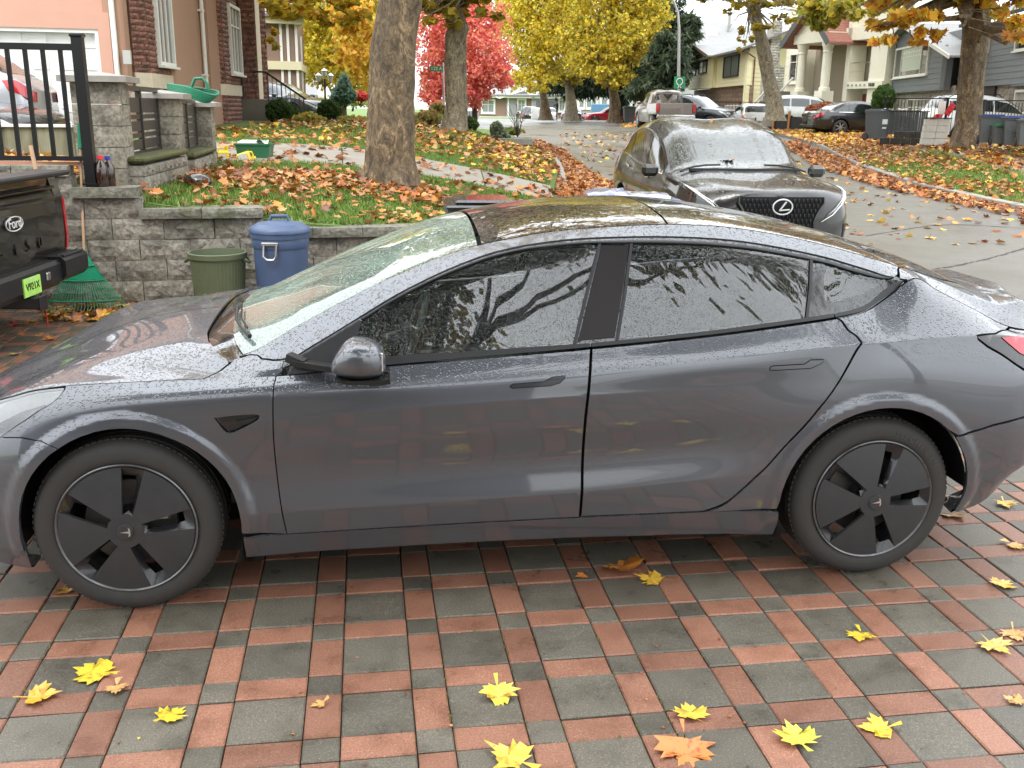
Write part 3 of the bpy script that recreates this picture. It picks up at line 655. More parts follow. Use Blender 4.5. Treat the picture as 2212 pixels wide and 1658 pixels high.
        rb = [(3.17, 4.11), (3.331, 4.51), (3.422, 4.63), (3.58, 4.76), (3.853, 4.9), (3.853, .3), (3.27, .3)]+[p for p in ra if p[0] > 3.16 and p[1] < 4.1]
        panel('rear_bumper', sh, rb, T, pr, s_, **(dict(dx=.02, rows=9) if s_ < 0 else {}))
        lamp = [(3.248, 6.98), (3.337, 7.05), (3.44, 7.48), (3.51, 7.92), (3.6, 7.95), (3.70, 7.9), (3.72, 6.6), (3.62, 6.05), (3.58, 6.02), (3.50, 6.12), (3.424, 6.34), (3.357, 6.57), (3.295, 6.74), (3.254, 6.9)]
        tl = panel('tail_light', sh, lamp, M['gloss_black'], pr, s_, off=-.001, dx=.02)
        panel('red_lens', sh, [(3.36, 6.95), (3.50, 7.05), (3.56, 7.35), (3.66, 7.1), (3.66, 6.6), (3.52, 6.45), (3.44, 6.62)], M['red_lens'], tl, s_, off=.003, dx=.02, gap=0, flange=.004)
        panel('rear_fascia', sh, [(3.725, 7.9), (3.853, 8.0), (3.853, 4.92), (3.60, 4.8), (3.605, 5.5), (3.60, 6.0), (3.63, 6.05), (3.725, 6.6)], T, pr, s_)
        rk = [(.41, .55), (2.42, .55), (2.475, .75)]+[p for p in ra[::-1] if p[0] < 2.6 and .75 < p[1] < 1.97]+[(2.3, 1.97), (.41, 1.97)]
        panel('sill', sh, rk, T, pr, s_, gap=.0008)
        fb = seam_f+[(-.50, 6.23), (-.60, 6.17), (-.69, 6.6), (-.70, 7.3), (-.63, 8.35), (-.65, 9.5), (-.71, 10.5), (-.73, 12), (-.84, 12), (-.84, .3), (-.375, .3)]+[p for p in fa[::-1] if p[0] < -.2 and p[1] < 5.3]
        panel('front_bumper', sh, fb, T, pr, s_, **(dict(dx=.016, rows=9) if s_ < 0 else {}))
        hl = lamp_f+[(-.185, 7.9), (-.263, 7.90), (-.365, 7.92), (-.42, 7.99), (-.55, 8.5), (-.62, 8.3), (-.69, 7.3), (-.68, 6.6), (-.60, 6.2), (-.50, 6.25)]
        hd = panel('headlight', sh, hl, M['lens'], pr, s_, flange=.01, dx=.02)
        panel('reflector', sh, [(x_, y_) for x_, y_ in hl], M['white_plastic'], hd, s_, off=-.02, flange=0, dx=.02)
        panel('projector', sh, [(-.40, 6.75), (-.30, 7.05), (-.25, 7.35), (-.33, 7.35), (-.44, 7.2), (-.50, 6.7)], M['gloss_black'], hd, s_, off=-.012, flange=.01)
        # dark inner body closes the gaps behind the panels
        inn = [(-.70, 1.6), (-.40, 1.6)]+[p for p in fa[::-1] if p[1] > 1.5]+[(.41, 1.2), (2.45, 1.2)]+[p for p in ra[::-1] if p[1] > 1.5]+[(3.3, 1.8), (3.6, 3), (3.7, 7.9), (3.0, 7.9), (2.6, 7.92), (.6, 7.92), (-.4, 7.9), (-.78, 7.6)]
        panel('inner_body', sh, inn, M['dark'], pr, s_, off=-.022, gap=.006, flange=0, dx=.08, rows=3)
        # wheel housings
        for cx_, r_ in ((.02, .405), (2.873, .412)):
            V, F = [], []
            for i in range(25):
                a0_, a1_ = (-24, 192) if cx_ < 1 else (2, 204); a = R_(a0_+(a1_-a0_)*i/24)
                for yy in (.905, .84, .58): V.append((cx_+r_*math.cos(a)*(.965 if yy > .86 else 1.03), yy*s_, .338+r_*math.sin(a)*(.965 if yy > .86 else 1.03)))
            for i in range(24):
                for j in (0, 1): F.append((i*3+j, i*3+j+1, (i+1)*3+j+1, (i+1)*3+j))
            npmesh('wheel_housing', V, F, M['black_plastic'], pr, True)
            b = MB(); b.box((cx_, .57*s_, .50), (.86, .02, .56)); b.build('wheel_housing', M['dark'], pr)
    tl = [(3.028, 10.0), (3.002, 9.6), (2.986, 9.15), (2.975, 8.75), (2.998, 8.3), (3.0, 8.03), (3.13, 8.02), (3.321, 8.03), (3.51, 8.02), (3.62, 8.02), (3.74, 8.02), (3.853, 8.02), (3.853, 12), (3.59, 12), (3.575, 11.5), (3.465, 10.8), (3.265, 10.25), (3.07, 10.0)]
    joined('boot_lid', both('boot_lid', sh, tl, T, pr, dx=.02, gap=.0012), pr)
    b = MB(); b.box((1.44, 0, .215), (1.9, 1.60, .03)); b.box((0, 0, .24), (.9, 1.1, .03)); b.box((2.87, 0, .26), (.95, 1.1, .03)); b.build('underbody', M['dark'], pr)
    # ---- cabin ----
    I = M['interior']
    b = MB(); b.box((1.5, 0, .38), (2.3, 1.5, .04)); b.box((1.5, .745, .65), (2.2, .02, .5)); b.box((1.5, -.745, .65), (2.2, .02, .5)); b.box((2.98, 0, .82), (.5, 1.3, .04)); b.build('cabin_floor', I, pr)
    b = MB(); V = []
    b.prism([(.36, .90), (.5, .955), (.8, .965), (.93, .93), (.93, .80), (.8, .6), (.36, .6)], -.70, .70, 'Y'); b.build('dashboard', I, pr, True)
    b = MB(); b.box((.80, 0, 1.06), (.02, .36, .23), ry=-.2, bev=.006); b.build('tablet', M['screen'], pr)
    b = MB(); pts = []
    for k in range(25):
        a = 2*math.pi*k/24; c_, s2 = math.cos(a)*.18, math.sin(a)*.17; pts.append((1.06+s2*.35, -.37+c_, .93+s2*.94))
    b.tube(pts, .014, 8, False); b.box((1.04, -.37, .93), (.05, .12, .07), bev=.01); b.bar((.9, -.37, .88), (1.05, -.37, .93), .05); b.build('steering_wheel', M['seat_leather'], pr, True)
    def seat(y, x0, w_, head=True):
        st = empty('seat', (x0, y, 0)); st.parent = pr
        b = MB(); b.box((.0, 0, .56), (.52, w_, .16), ry=-.1, bev=.04); b.build('cushion', M['seat_leather'], st, True)
        b = MB(); b.box((.33, 0, .88), (.14, w_*.96, .62), ry=.32, bev=.045); b.build('backrest', M['seat_leather'], st, True)
        for q in ([0] if w_ < .7 else [-.4, 0, .4]): b = MB(); b.box((.455, q, 1.235), (.09, .25, .16), ry=.25, bev=.035); b.build('headrest', M['seat_leather'], st, True)
    seat(-.38, 1.35, .5); seat(.38, 1.35, .5); seat(0, 2.28, 1.25)
    b = MB(); b.tube([(1.72, -.66, 1.28), (1.70, -.62, 1.0), (1.62, -.60, .6)], .012, 6)
    b.build('seat_belt', M['interior'], pr)
    b = MB(); b.box((1.10, .0, 1.20), (.03, .24, .07), bev=.012); b.bar((1.11, 0, 1.22), (1.13, 0, 1.27), .03); b.build('rear_view_mirror', M['black_plastic'], pr)
    
    for yy in (-.36, .36): b = MB(); b.box((1.32, yy, 1.25), (.16, .30, .015), ry=-.15); b.build('sun_visor', M['seat_leather'], pr)
    # ---- mirrors ----
    for s_ in (-1, 1):
        mr_ = empty('door_mirror', (.86, .99*s_, .985)); mr_.parent = pr
        V, F, nu, nv_ = [], [], 28, 18      # rounded, flat bottomed, blunt towards the rear
        for i in range(nv_+1):
            ph = -math.pi/2+math.pi*i/nv_
            for j in range(nu):
                th = 2*math.pi*j/nu; p_ = lambda v, e: math.copysign(abs(v)**e, v)
                cx_, sy_, sz_ = p_(math.cos(ph), .55)*p_(math.cos(th), .75), p_(math.cos(ph), .55)*p_(math.sin(th), .75), p_(math.sin(ph), .8)
                X, Y, Z = .098*cx_, .10*sy_, .066*sz_
                tfw = max(0, -cx_); Z = -.060+(Z+.060)*(1-.62*tfw**1.4); Y *= 1-.25*tfw
                X += .022*(Z+.06)/.12*(-1)
                V.append((X, Y*s_, Z))
        for i in range(nv_):
            for j in range(nu):
                f = (i*nu+j, i*nu+(j+1) % nu, (i+1)*nu+(j+1) % nu, (i+1)*nu+j); F.append(f if s_ > 0 else f[::-1])
        npmesh('mirror_housing', V, F, T, mr_, True)
        b = MB(); b.prism([(-.085, -.060), (-.05, -.074), (.07, -.079), (.102, -.074), (.102, -.058), (.0, -.062)], -.088, .088, 'Y'); b.build('mirror_base', M['gloss_black'], mr_)
        b = MB(); b.bar((-.24, -.13*s_*-1*-1, -.045), (-.03, -.06*s_, -.066), .05, .02); b.bar((-.26, -.15*s_, -.03), (-.20, -.12*s_, -.05), .04, .03); b.build('mirror_arm', M['black_plastic'], mr_)
        b = MB(); b.box((.074, 0, -.004), (.01, .13, .07), bev=.01); b.build('mirror_glass', M['chrome'], mr_)
    # wiper
    b = MB(); p0 = sh.P(np.array([.33, .36, .40, .44]), np.array([11.6, 11.0, 10.6, 10.3]))+[0, 0, .018]
    b.tube([(p[0], -p[1], p[2]) for p in p0], [.007, .006, .006, .009], 6); b.tube([(p[0]+.02, -p[1], p[2]+.004) for p in p0[:3]], .004, 5)
    b.build('wiper', M['black_plastic'], pr)
    for xw, rt in ((0, 8), (2.875, 2)):
        make_wheel(root, xw, -.90, .335, rot=rt)
    rt_ = [c for c in root.children if c.name.startswith('wheel') and c.type == 'EMPTY' and c.location.x > 2][0]; ty_ = [c for c in rt_.children if c.name.startswith('tyre')][0]
    for k, ch in enumerate('MICHELIN'):
        a = R_(74-6.2*k); cv = bpy.data.curves.new('l', 'FONT'); cv.body = ch; cv.size = .034; cv.extrude = .0008; cv.align_x = 'CENTER'; cv.align_y = 'CENTER'; to = bpy.data.objects.new('l', cv); COL.objects.link(to); bpy.context.view_layer.update(); me = bpy.data.meshes.new_from_object(to); bpy.data.objects.remove(to)
        o = link('tyre_letter', me, ty_, mat('tyre_letter', (.075, .07, .065), .6) if k == 0 else bpy.data.materials['tyre_letter']); o.location = (.284*math.cos(a), -.0055, .284*math.sin(a)); o.rotation_euler = Euler((math.pi/2, math.pi/2-a, 0), 'XYZ')
    for xw in (0, 2.875):
        w_ = empty('wheel', (xw, .90, .335)); w_.parent = root; w_.rotation_euler = (0, 0, math.pi)
        src = [c for c in root.children if c.name.startswith('wheel') and c.type == 'EMPTY' and c.location.y < 0][0]
        for ch in src.children: copy_tree(ch, w_)
    return root
saloon = build_grey_saloon()
# ==== ground ================================================================
class TPS:
    def __init__(s, pts, lam=.02):
        P = np.array(pts, float); s.xy = P[:, :2]; n = len(P); K = s.k(s.xy[:, None]-s.xy[None]); K += lam*np.eye(n)
        A = np.block([[K, np.c_[np.ones(n), s.xy]], [np.c_[np.ones(n), s.xy].T, np.zeros((3, 3))]])
        s.w = np.linalg.solve(A, np.r_[P[:, 2], 0, 0, 0])
    def k(s, d):
        r = np.hypot(d[..., 0], d[..., 1])/10+1e-9; return r*r*np.log(r)
    def __call__(s, x, y):
        x = np.atleast_1d(np.asarray(x, float)); y = np.atleast_1d(np.asarray(y, float)); q = np.stack([x, y], -1)
        return s.k(q[:, None]-s.xy[None])@s.w[:-3]+s.w[-3]+q@s.w[-2:]
# street, driveway and the far side
_c = [(x, y, 0) for x in (-12, -6, 0, 6, 12, 20) for y in (-14, -4, 3, 9)]
_c += [(-8, 13, 0), (-2, 13, .02), (4, 14, 0), (10, 14, .02), (.9, 17.6, .17), (5, 18, .05), (9.4, 18.2, .14), (1.1, 22, .32), (5, 23, .2), (9.4, 23, .22), (1, 27.8, .46), (9.5, 27, .40), (5, 28, .36), (.4, 34, .66), (10, 31, .52), (10.8, 35.4, .65), (11.2, 39, .76), (0, 40, .80), (5, 40, .74),
       (13.2, 28, .92), (12.5, 24.5, .68), (13, 20, .45), (16, 20, .6), (18, 28, .98), (15, 33, .93), (15, 40, .86), (14, 43, .93), (20, 40, 1.0), (5, 50, .92), (12, 50, .95), (20, 50, 1.0), (-1, 50, .9), (5, 65, .88), (-5, 65, .95), (-15, 60, 1.), (18, 65, 1.), (30, 45, 1.), (30, 30, 1.),
       (-20, 90, 1), (0, 90, 1), (30, 90, 1), (-60, 140, 1), (0, 150, 1), (60, 140, 1), (60, 60, 1), (-60, 60, 1), (-30, 20, .6), (-14, 40, 1.1), (-60, 10, .5), (60, 10, .6), (0, -60, 0), (-60, -60, 0), (60, -60, 0)]
H1 = TPS(_c)
WALL = [(-9.0, 7.74), (-3.73, 8.98), (-2.29, 9.32), (.9, 10.07)]
def wally(x): return 8.98+(x+3.73)*.236
# raised lawn on the left
_l = [(x, wally(x)+.15, z) for x, z in ((-6.5, 1.18), (-5, 1.18), (-4.2, 1.10), (-3.7, 1.0), (-3.2, .87), (-2.6, .86), (-2.2, .70), (-1.5, .68), (-.8, .67), (0, .56), (.7, .30))]
_l += [(-1.56, 12.8, .89), (-3.29, 15, 1.01), (-2.54, 15.5, .91), (.45, 16.4, .40), (.85, 13, .22), (.8, 15, .24), (.85, 17.6, .31), (1.0, 22, .49), (-4.54, 17.3, 1.2), (-2.86, 17.5, 1.14), (.4, 18.2, .55), (-6.14, 26, 1.34), (-5.84, 20, 1.17), (.2, 22, .66), (1.02, 27.8, .62), (0, 28, .74), (.5, 32, .76), (-.4, 34, .85), (-.05, 38, .9), (-1.66, 27, 1.29), (-5.17, 28, 1.39), (-4.5, 14.3, .97), (-4.2, 11.9, .97), (-8, 12, 1.15), (-8, 16, 1.15), (-9, 20, 1.2), (-10, 28, 1.4), (-3, 36, 1.1), (-1, 42, .98), (-7, 40, 1.2), (-12, 45, 1.2), (-14, 14, 1.1), (-15, 30, 1.3), (-10, 9.5, 1.15)]
H2 = TPS(_l)
def gz(x, y): return float(H1(x, y)[0])
def lz(x, y): return float(H2(x, y)[0])

def grass_mat(name, leafy=.3):
    m = bpy.data.materials.new(name); m.use_nodes = True; g = NG(m); v = g.pos()
    a = g.noise(1.3, 5, v); b = g.noise(60, 3, v); c = g.noise(8, 4, v)
    gr = g.ramp(b, [(.3, (.05, .09, .018)), (.5, (.10, .17, .03)), (.75, (.20, .27, .06))])
    er = g.ramp(c, [(.4, (.06, .04, .02)), (.6, (.13, .09, .05))])
    f = g.ramp(a, [(.5, (0, 0, 0)), (.72, (1, 1, 1))])
    g.l(g.mix(g.math('MULTIPLY', f, leafy), gr, er), g.p.inputs['Base Color']); g.p.inputs['Roughness'].default_value = .9
    g.l(g.bump(g.noise(90, 3, v), .8, .03), g.p.inputs['Normal']); return m
M['grass'] = grass_mat('lawn_grass')
def asphalt_mat():
    m = bpy.data.materials.new('asphalt'); m.use_nodes = True; g = NG(m); v = g.pos()
    a = g.noise(.35, 5, v); b = g.noise(140, 2, v); c = g.noise(2.2, 6, v, .7)
    base = g.ramp(b, [(.3, (.095, .089, .076)), (.55, (.16, .151, .131)), (.8, (.27, .255, .225))])
    col = g.mix(g.ramp(c, [(.42, (0, 0, 0)), (.62, (.5, .5, .5))]), base, (.12, .113, .097))
    g.l(col, g.p.inputs['Base Color'])
    r = g.n('MapRange'); r.inputs[1].default_value = .35; r.inputs[2].default_value = .65; r.inputs[3].default_value = .22; r.inputs[4].default_value = .6; g.l(a, r.inputs[0]); g.l(r.outputs[0], g.p.inputs['Roughness'])
    g.l(g.bump(b, .35, .004), g.p.inputs['Normal']); return m
M['asphalt'] = asphalt_mat()
M['concrete'] = mat('concrete_walk', (.29, .265, .225), .45, var=(5, .22), bump=(60, .3, .004), world=True)
M['kerb'] = mat('kerb_concrete', (.30, .28, .25), .55, var=(9, .3), bump=(70, .4, .004), world=True)
M['soil'] = mat('joint_sand', (.085, .080, .055), .9, var=(20, .5), bump=(200, .5, .004), world=True)

def sheet(name, poly, hf, dz, m, step=.6, kind='structure', parent=None, thick=0):
    """a polygon of ground draped over the terrain"""
    P = []; n = len(poly)
    for i in range(n):
        a, b = np.array(poly[i], float), np.array(poly[(i+1) % n], float); k = max(1, int(np.hypot(*(b-a))/step))
        for j in range(k): P.append(tuple(a+(b-a)*j/k))
    P = np.array(P); lo, hi = P.min(0), P.max(0)
    G = np.stack(np.meshgrid(np.arange(lo[0]+step/2, hi[0], step), np.arange(lo[1]+step/2, hi[1], step), indexing='ij'), -1).reshape(-1, 2)
    G = G[inside(P, G)]; G = G[segdist(P, G) > step*.3]
    V, F = cdt([tuple(p) for p in P], [tuple(p) for p in G])
    fn = np.cross(V[F[:, 1]]-V[F[:, 0]], V[F[:, 2]]-V[F[:, 0]]); F[fn < 0] = F[fn < 0][:, ::-1]
    z = hf(V[:, 0], V[:, 1])+dz; V3 = np.c_[V, z]
    if thick:
        n2 = len(P); k = len(V3); top = V3[:n2].copy(); low = top.copy(); low[:, 2] -= thick
        V3 = np.vstack([V3, top, low]); q = []
        s = 1 if .5*np.sum(P[:, 0]*np.roll(P[:, 1], -1)-np.roll(P[:, 0], -1)*P[:, 1]) > 0 else -1
        for i in range(n2):
            j = (i+1) % n2; t = [(k+i, k+n2+i, k+n2+j), (k+i, k+n2+j, k+j)]
            q += [f if s > 0 else f[::-1] for f in t]
        F = np.vstack([F, q])
    o = npmesh(name, V3, np.ascontiguousarray(F), m, parent, smooth=not thick)
    if kind: o['kind'] = kind
    return o
# ground: everything out to the horizon
sheet('ground', [(-400, -80), (400, -80), (400, 600), (-400, 600)], lambda x, y: np.where((np.abs(x) < 60) & (y < 150) & (y > -60), H1(np.clip(x, -60, 60), np.clip(y, -60, 150)), H1(np.clip(x, -60, 60), np.clip(y, -60, 150))), -.09, M['grass'], 3.0)
ROADL = [(2.2, 9.8), (.95, 12.5), (.85, 17.6), (1.12, 22), (1.15, 27.8), (.6, 32), (.0, 38), (-1.2, 43), (-4, 47), (-14, 50), (-40, 52)]
ROADR = [(60, 11.5), (12, 13.2), (10.4, 15.5), (9.45, 18.2), (9.3, 23), (9.4, 27), (10, 31), (10.8, 35.4), (11.3, 40), (11.8, 48), (12.5, 60), (13, 75), (12, 90)]
LF = spl(ROADL, 4); RF = spl(ROADR, 4)
sheet('road', LF+[(-40, 62), (-6, 62), (-4, 90)]+RF[::-1]+[(60, 4.5), (3.9, 4.2), (3.15, 4.95), (2.3, 7.15)], H1, -.03, M['asphalt'], 1.0)
sheet('near_street', [(3.95, -30), (60, -30), (60, 4.6), (3.95, 4.3)], H1, -.035, M['asphalt'], 4.0)
def ribbon(name, line, w, hf, dz, m, h=.12, side=1, kind='structure', parent=None):
    """raised strip running along a line"""
    L = [np.array(p, float) for p in line]; V, F = [], []
    for i, p in enumerate(L):
        d = L[min(i+1, len(L)-1)]-L[max(i-1, 0)]; d /= np.hypot(*d); nn = np.array([-d[1], d[0]])*side; q = p+nn*w
        z = float(hf(p[0], p[1])[0])+dz
        V += [(p[0], p[1], z-.2), (p[0], p[1], z+h-.015), (p[0]+nn[0]*.015, p[1]+nn[1]*.015, z+h), (q[0], q[1], z+h), (q[0], q[1], z-.1)]
    for i in range(len(L)-1):
        for j in range(4): F.append((i*5+j, i*5+j+1, (i+1)*5+j+1, (i+1)*5+j))
    o = npmesh(name, V, F, m, parent)
    if kind: o['kind'] = kind
    return o
ribbon('kerb', [p for p in LF if p[1] > 11.5 and p[0] > -14], .15, H1, -.03, M['kerb'], .13, 1)
ribbon('kerb', [p for p in RF if p[0] < 30], .18, H1, -.03, M['kerb'], .12, -1)
# cracks and patches in the asphalt
b = MB()
for pts in ([(4.9, 11.9), (6.0, 12.8), (7.2, 14.0), (8.3, 15.2), (8.8, 15.9)], [(8.8, 15.9), (8.2, 16.6), (7.2, 16.8), (5.5, 15.4)], [(3.2, 24), (3.6, 30), (3.1, 38)], [(5, 20), (7, 26), (7.4, 36)]):
    q = spl(pts, 8)
    for i in range(len(q)-1):
        a, c = q[i], q[i+1]; jx = (RS.rand()-.5)*.06; z = gz(*a)-.026; z2 = gz(*c)-.026; w_ = .018+.02*RS.rand()
        b.quad((a[0], a[1]-w_, z), (c[0]+jx, c[1]-w_, z2), (c[0]+jx, c[1]+w_, z2), (a[0], a[1]+w_, z))
o = b.build('road_crack', mat('crack_tar', (.03, .03, .028), .7)); o['kind'] = 'structure'

# raised lawn, sidewalks
LAWN = [(x, wally(x)+.05) for x in (-9, -6, -4.5, -3.6, -2.5, -1.5, -.5, .4)]+[(.75, 10.6), (.78, 12.5), (.68, 17.6), (.95, 22), (.98, 27.8), (.45, 32), (-.15, 38), (-1.3, 42.8), (-4, 46.8), (-14, 49.8), (-26, 50), (-26, 8)]
sheet('lawn', LAWN, H2, 0, M['grass'], .45, thick=.5)
# concrete path across the lawn, slab by slab
path = bpy.data.objects.new('path', None); COL.objects.link(path); path['kind'] = 'structure'
lo_ = spl([(-10.5, 12.9), (-6.5, 13.7), (-3.29, 14.95), (-2.54, 15.3), (-.9, 15.85), (.66, 16.35)], 8); up_ = spl([(-10.7, 16.3), (-7.2, 16.6), (-4.54, 17.25), (-2.86, 17.5), (-1.1, 17.9), (.66, 18.25)], 8)
def at_frac(L, f): 
    i = f*(len(L)-1); k = min(int(i), len(L)-2); t = i-k; return np.array(L[k])*(1-t)+np.array(L[k+1])*t
fr = [0, .16, .32, .46, .58, .715, .855, 1.0]
for i in range(len(fr)-1):
    a0, a1 = fr[i]+.0012, fr[i+1]-.0012
    q = [tuple(at_frac(lo_, a0+(a1-a0)*k/6)) for k in range(7)]+[tuple(at_frac(up_, a1+(a0-a1)*k/6)) for k in range(7)]
    sheet('paving_slab', q, H2, .022, M['concrete'], .4, kind=None, parent=path, thick=.06)
swr = [(40, 13.2), (13.6, 16), (12.1, 18.5), (11.5, 22), (11.6, 26), (12.0, 30), (12.6, 36), (13.0, 40), (13.6, 48)]
S1 = spl(swr, 5); S2 = [(x+1.35, y+.2) for x, y in S1]
wk = bpy.data.objects.new('sidewalk', None); COL.objects.link(wk); wk['kind'] = 'structure'
for i in range(0, len(S1)-1, 2):
    j = min(i+2, len(S1)-1); q = [S1[i], S1[(i+j)//2], (S1[j][0], S1[j][1]-.012), (S2[j][0], S2[j][1]-.012), S2[(i+j)//2], S2[i]]
    sheet('paving_slab', q, H1, .03, M['concrete'], .8, kind=None, parent=wk, thick=.06)
VERGE = RF[4:40]; 
sheet('verge', [(p[0]+.17, p[1]) for p in RF if 12 < p[1] < 48 and p[0] < 30]+[(p[0], p[1]) for p in S1[::-1] if p[0] < 30], H1, .07, M['grass'], .6, thick=.05)
sheet('front_garden', [(p[0]+.0, p[1]+0) for p in S2 if p[0] < 30]+[(40, 48), (40, 14)], H1, .05, M['grass'], 1.2)
# driveways on the far side (wet concrete)
sheet('far_driveway', [(12.7, 37.5), (13.6, 45.5), (24, 48), (24, 40)], H1, .075, M['concrete'], 1.0)

# ---- paving: big squares with bricks between -----------------------------------
PA, PB = .2255, .1126; PT = .1509; POX, POY = -1.1005, 3.4744; JG = .0038
def lat(u, v):
    c, s = math.cos(PT), math.sin(PT); return (POX+c*u-s*v, POY+s*u+c*v)
drive = sheet('driveway', [(-11, -6), (3.95, -6), (3.95, 4.15), (3.15, 4.9), (2.3, 7.1), (2.2, 9.75), (.6, 10.05), (-3.7, 9.0), (-11, 7.28)], H1, -.022, M['soil'], 1.5)
def stone_mesh(name, w_, d_, m, k):
    rs = np.random.RandomState(k); b_ = .005; z = [0, -b_]
    V = []
    for (s_, zz) in ((b_, 0), (0, -b_*.8), (0, -.04)):
        V += [(-w_/2+s_, -d_/2+s_, zz), (w_/2-s_, -d_/2+s_, zz), (w_/2-s_, d_/2-s_, zz), (-w_/2+s_, d_/2-s_, zz)]
    F = [(0, 1, 2, 3)]
    for r in (0, 4):
        for i in range(4): j = (i+1) % 4; F.append((r+i, r+4+i, r+4+j, r+j))
    me = bpy.data.meshes.new(name); me.from_pydata(V, [], F); me.materials.append(m); return me
def paver_mat(name, c1, c2, c3):
    m = bpy.data.materials.new(name); m.use_nodes = True; g = NG(m); v = g.pos(); oi = g.n('ObjectInfo').outputs['Random']
    a = g.noise(170, 3, v, .7); b = g.noise(7, 5, v); col = g.ramp(a, [(.34, c1), (.47, c2), (.56, c2), (.68, c3)])
    vo = g.n('TexVoronoi'); vo.inputs['Scale'].default_value = 95; g.l(v, vo.inputs['Vector'])
    sp = g.ramp(vo.outputs['Distance'], [(0, (1, 1, 1)), (.10, (1, 1, 1)), (.16, (0, 0, 0))]); n2 = g.noise(33, 2, v); sp = g.math('MULTIPLY', sp, g.ramp(n2, [(.5, (0, 0, 0)), (.6, (.55, .55, .55))]))
    col = g.mix(sp, col, (.5, .45, .36))
    hs = g.n('HueSaturation'); mr_ = g.n('MapRange'); mr_.inputs[3].default_value = .72; mr_.inputs[4].default_value = 1.2; g.l(oi, mr_.inputs[0]); g.l(mr_.outputs[0], hs.inputs['Value']); g.l(col, hs.inputs['Color'])
    col = g.mix(g.ramp(b, [(.48, (0, 0, 0)), (.7, (.5, .5, .5))]), hs.outputs[0], tuple(x*.45 for x in c2)); g.l(col, g.p.inputs['Base Color'])
    r = g.n('MapRange'); r.inputs[1].default_value = .3; r.inputs[2].default_value = .7; r.inputs[3].default_value = .55; r.inputs[4].default_value = .22; g.l(b, r.inputs[0]); g.l(r.outputs[0], g.p.inputs['Roughness'])
    g.l(g.bump(a, .35, .003), g.p.inputs['Normal']); return m
M['paver_grey'] = paver_mat('paver_grey', (.078, .068, .052), (.128, .113, .086), (.26, .23, .175))
M['paver_red'] = paver_mat('paver_red', (.18, .082, .052), (.295, .132, .082), (.42, .25, .17))
sm = {'G': stone_mesh('paving_stone', PA-JG, PA-JG, M['paver_grey'], 0), 'g': stone_mesh('paving_stone', PB-JG, PB-JG, M['paver_grey'], 1), 'r': stone_mesh('paving_stone', PA-JG, PB-JG, M['paver_red'], 2), 'R': stone_mesh('paving_stone', PB-JG, PA-JG, M['paver_red'], 3)}
per = PA+PB; cand = []
for i in range(-30, 22):
    for j in range(-24, 30):
        u, v = i*per, -j*per
        # short row first (towards the camera v decreases)
        for kind_, du, dv in (('g', PB/2, -PB/2), ('r', PB+PA/2, -PB/2), ('R', PB/2, -PB-PA/2), ('G', PB+PA/2, -PB-PA/2)):
            x, y = lat(u+du, v+dv)
            if y < .4 or x < -9 or y > wally(x)-.02 or y > 9.9: continue
            if x > 2.15+max(0, (7.1-y)*.42) and y > 4.9: continue
            if x > 3.84 or (y > 4.15 and x > 3.84-(y-4.15)*1.05): continue
            d = np.array([x, y, 0])-CAM; dd = d@FWD
            if dd < .3: continue
            px, py = 1106+FPX*(d@RGT)/dd, 829-FPX*(d@UPV)/dd
            vis = -60 < px < 2270 and py < 1740
            hid = False
            # under the parked car
            q = np.array([x, y, 0])-TO; cx_, cy_ = q@_e, q@_n
            if vis and -.4 < cx_ < 3.6 and -.4 < cy_ < 3.4: hid = True
            area = (PB if kind_ in 'gR' else PA)*(PB if kind_ in 'gr' else PA)
            cand.append((-(area/dd**2) if vis and not hid else 1, kind_, x, y, vis))
cand.sort(key=lambda t: t[0]); rest = []
for n_, (sc_, kind_, x, y, vis) in enumerate(cand):
    dz = RS.normal(0, .0016); tx, ty = RS.normal(0, .004, 2); z = gz(x, y)-.001+dz; rz_ = PT+RS.normal(0, .004)
    if n_ < 300 and sc_ < 0:
        o = bpy.data.objects.new('paving_stone', sm[kind_]); COL.objects.link(o); o.location = (x, y, z); o.rotation_euler = (tx, ty, rz_); o.parent = drive
    elif y > .2: rest.append((kind_, x, y, z, tx, ty, rz_))
V, F, MI = [], [], []
for kind_, x, y, z, tx, ty, rz_ in rest:
    me = sm[kind_]; Mx = Matrix.Translation((x, y, z)) @ Euler((tx, ty, rz_)).to_matrix().to_4x4(); k = len(V)
    V += [tuple(Mx @ q.co) for q in me.vertices]; F += [tuple(k+i for i in p.vertices) for p in me.polygons]; MI += [0 if kind_ in 'Gg' else 1]*len(me.polygons)
o = npmesh('paving_stones', V, F, [M['paver_grey'], M['paver_red']], drive, mi=MI); o['kind'] = 'stuff'
# moss and weeds in the joints
V, F = [], []
for _ in range(2600):
    i = RS.randint(-8, 9); j = RS.randint(-3, 8); side_ = RS.rand() < .5
    if side_: u = i*per+(0 if RS.rand() < .5 else PB); v = -j*per-RS.rand()*per
    else: v = -j*per-(0 if RS.rand() < .5 else PB); u = i*per+RS.rand()*per
    x, y = lat(u, v)
    if math.sin(x*3.1+1)*math.sin(y*2.7)+RS.rand()*.9 < .55 or y < 1.2 or y > 3.3: continue
    for _k in range(3):
        a = RS.rand()*6.28; l = .003+.009*RS.rand()**2; h = .002+.008*RS.rand()**2; k = len(V); x0, y0 = x+RS.normal(0, .002), y+RS.normal(0, .002)
        V += [(x0-.0015*math.sin(a), y0+.0015*math.cos(a), -.004), (x0+.0015*math.sin(a), y0-.0015*math.cos(a), -.004), (x0+l*math.cos(a), y0+l*math.sin(a), h)]; F.append((k, k+1, k+2))
o = npmesh('moss', V, F, mat('moss', (.13, .18, .03), .8)); tag(o, 'green moss and tiny weeds growing in the joints of the driveway paving', 'moss', kind='stuff')
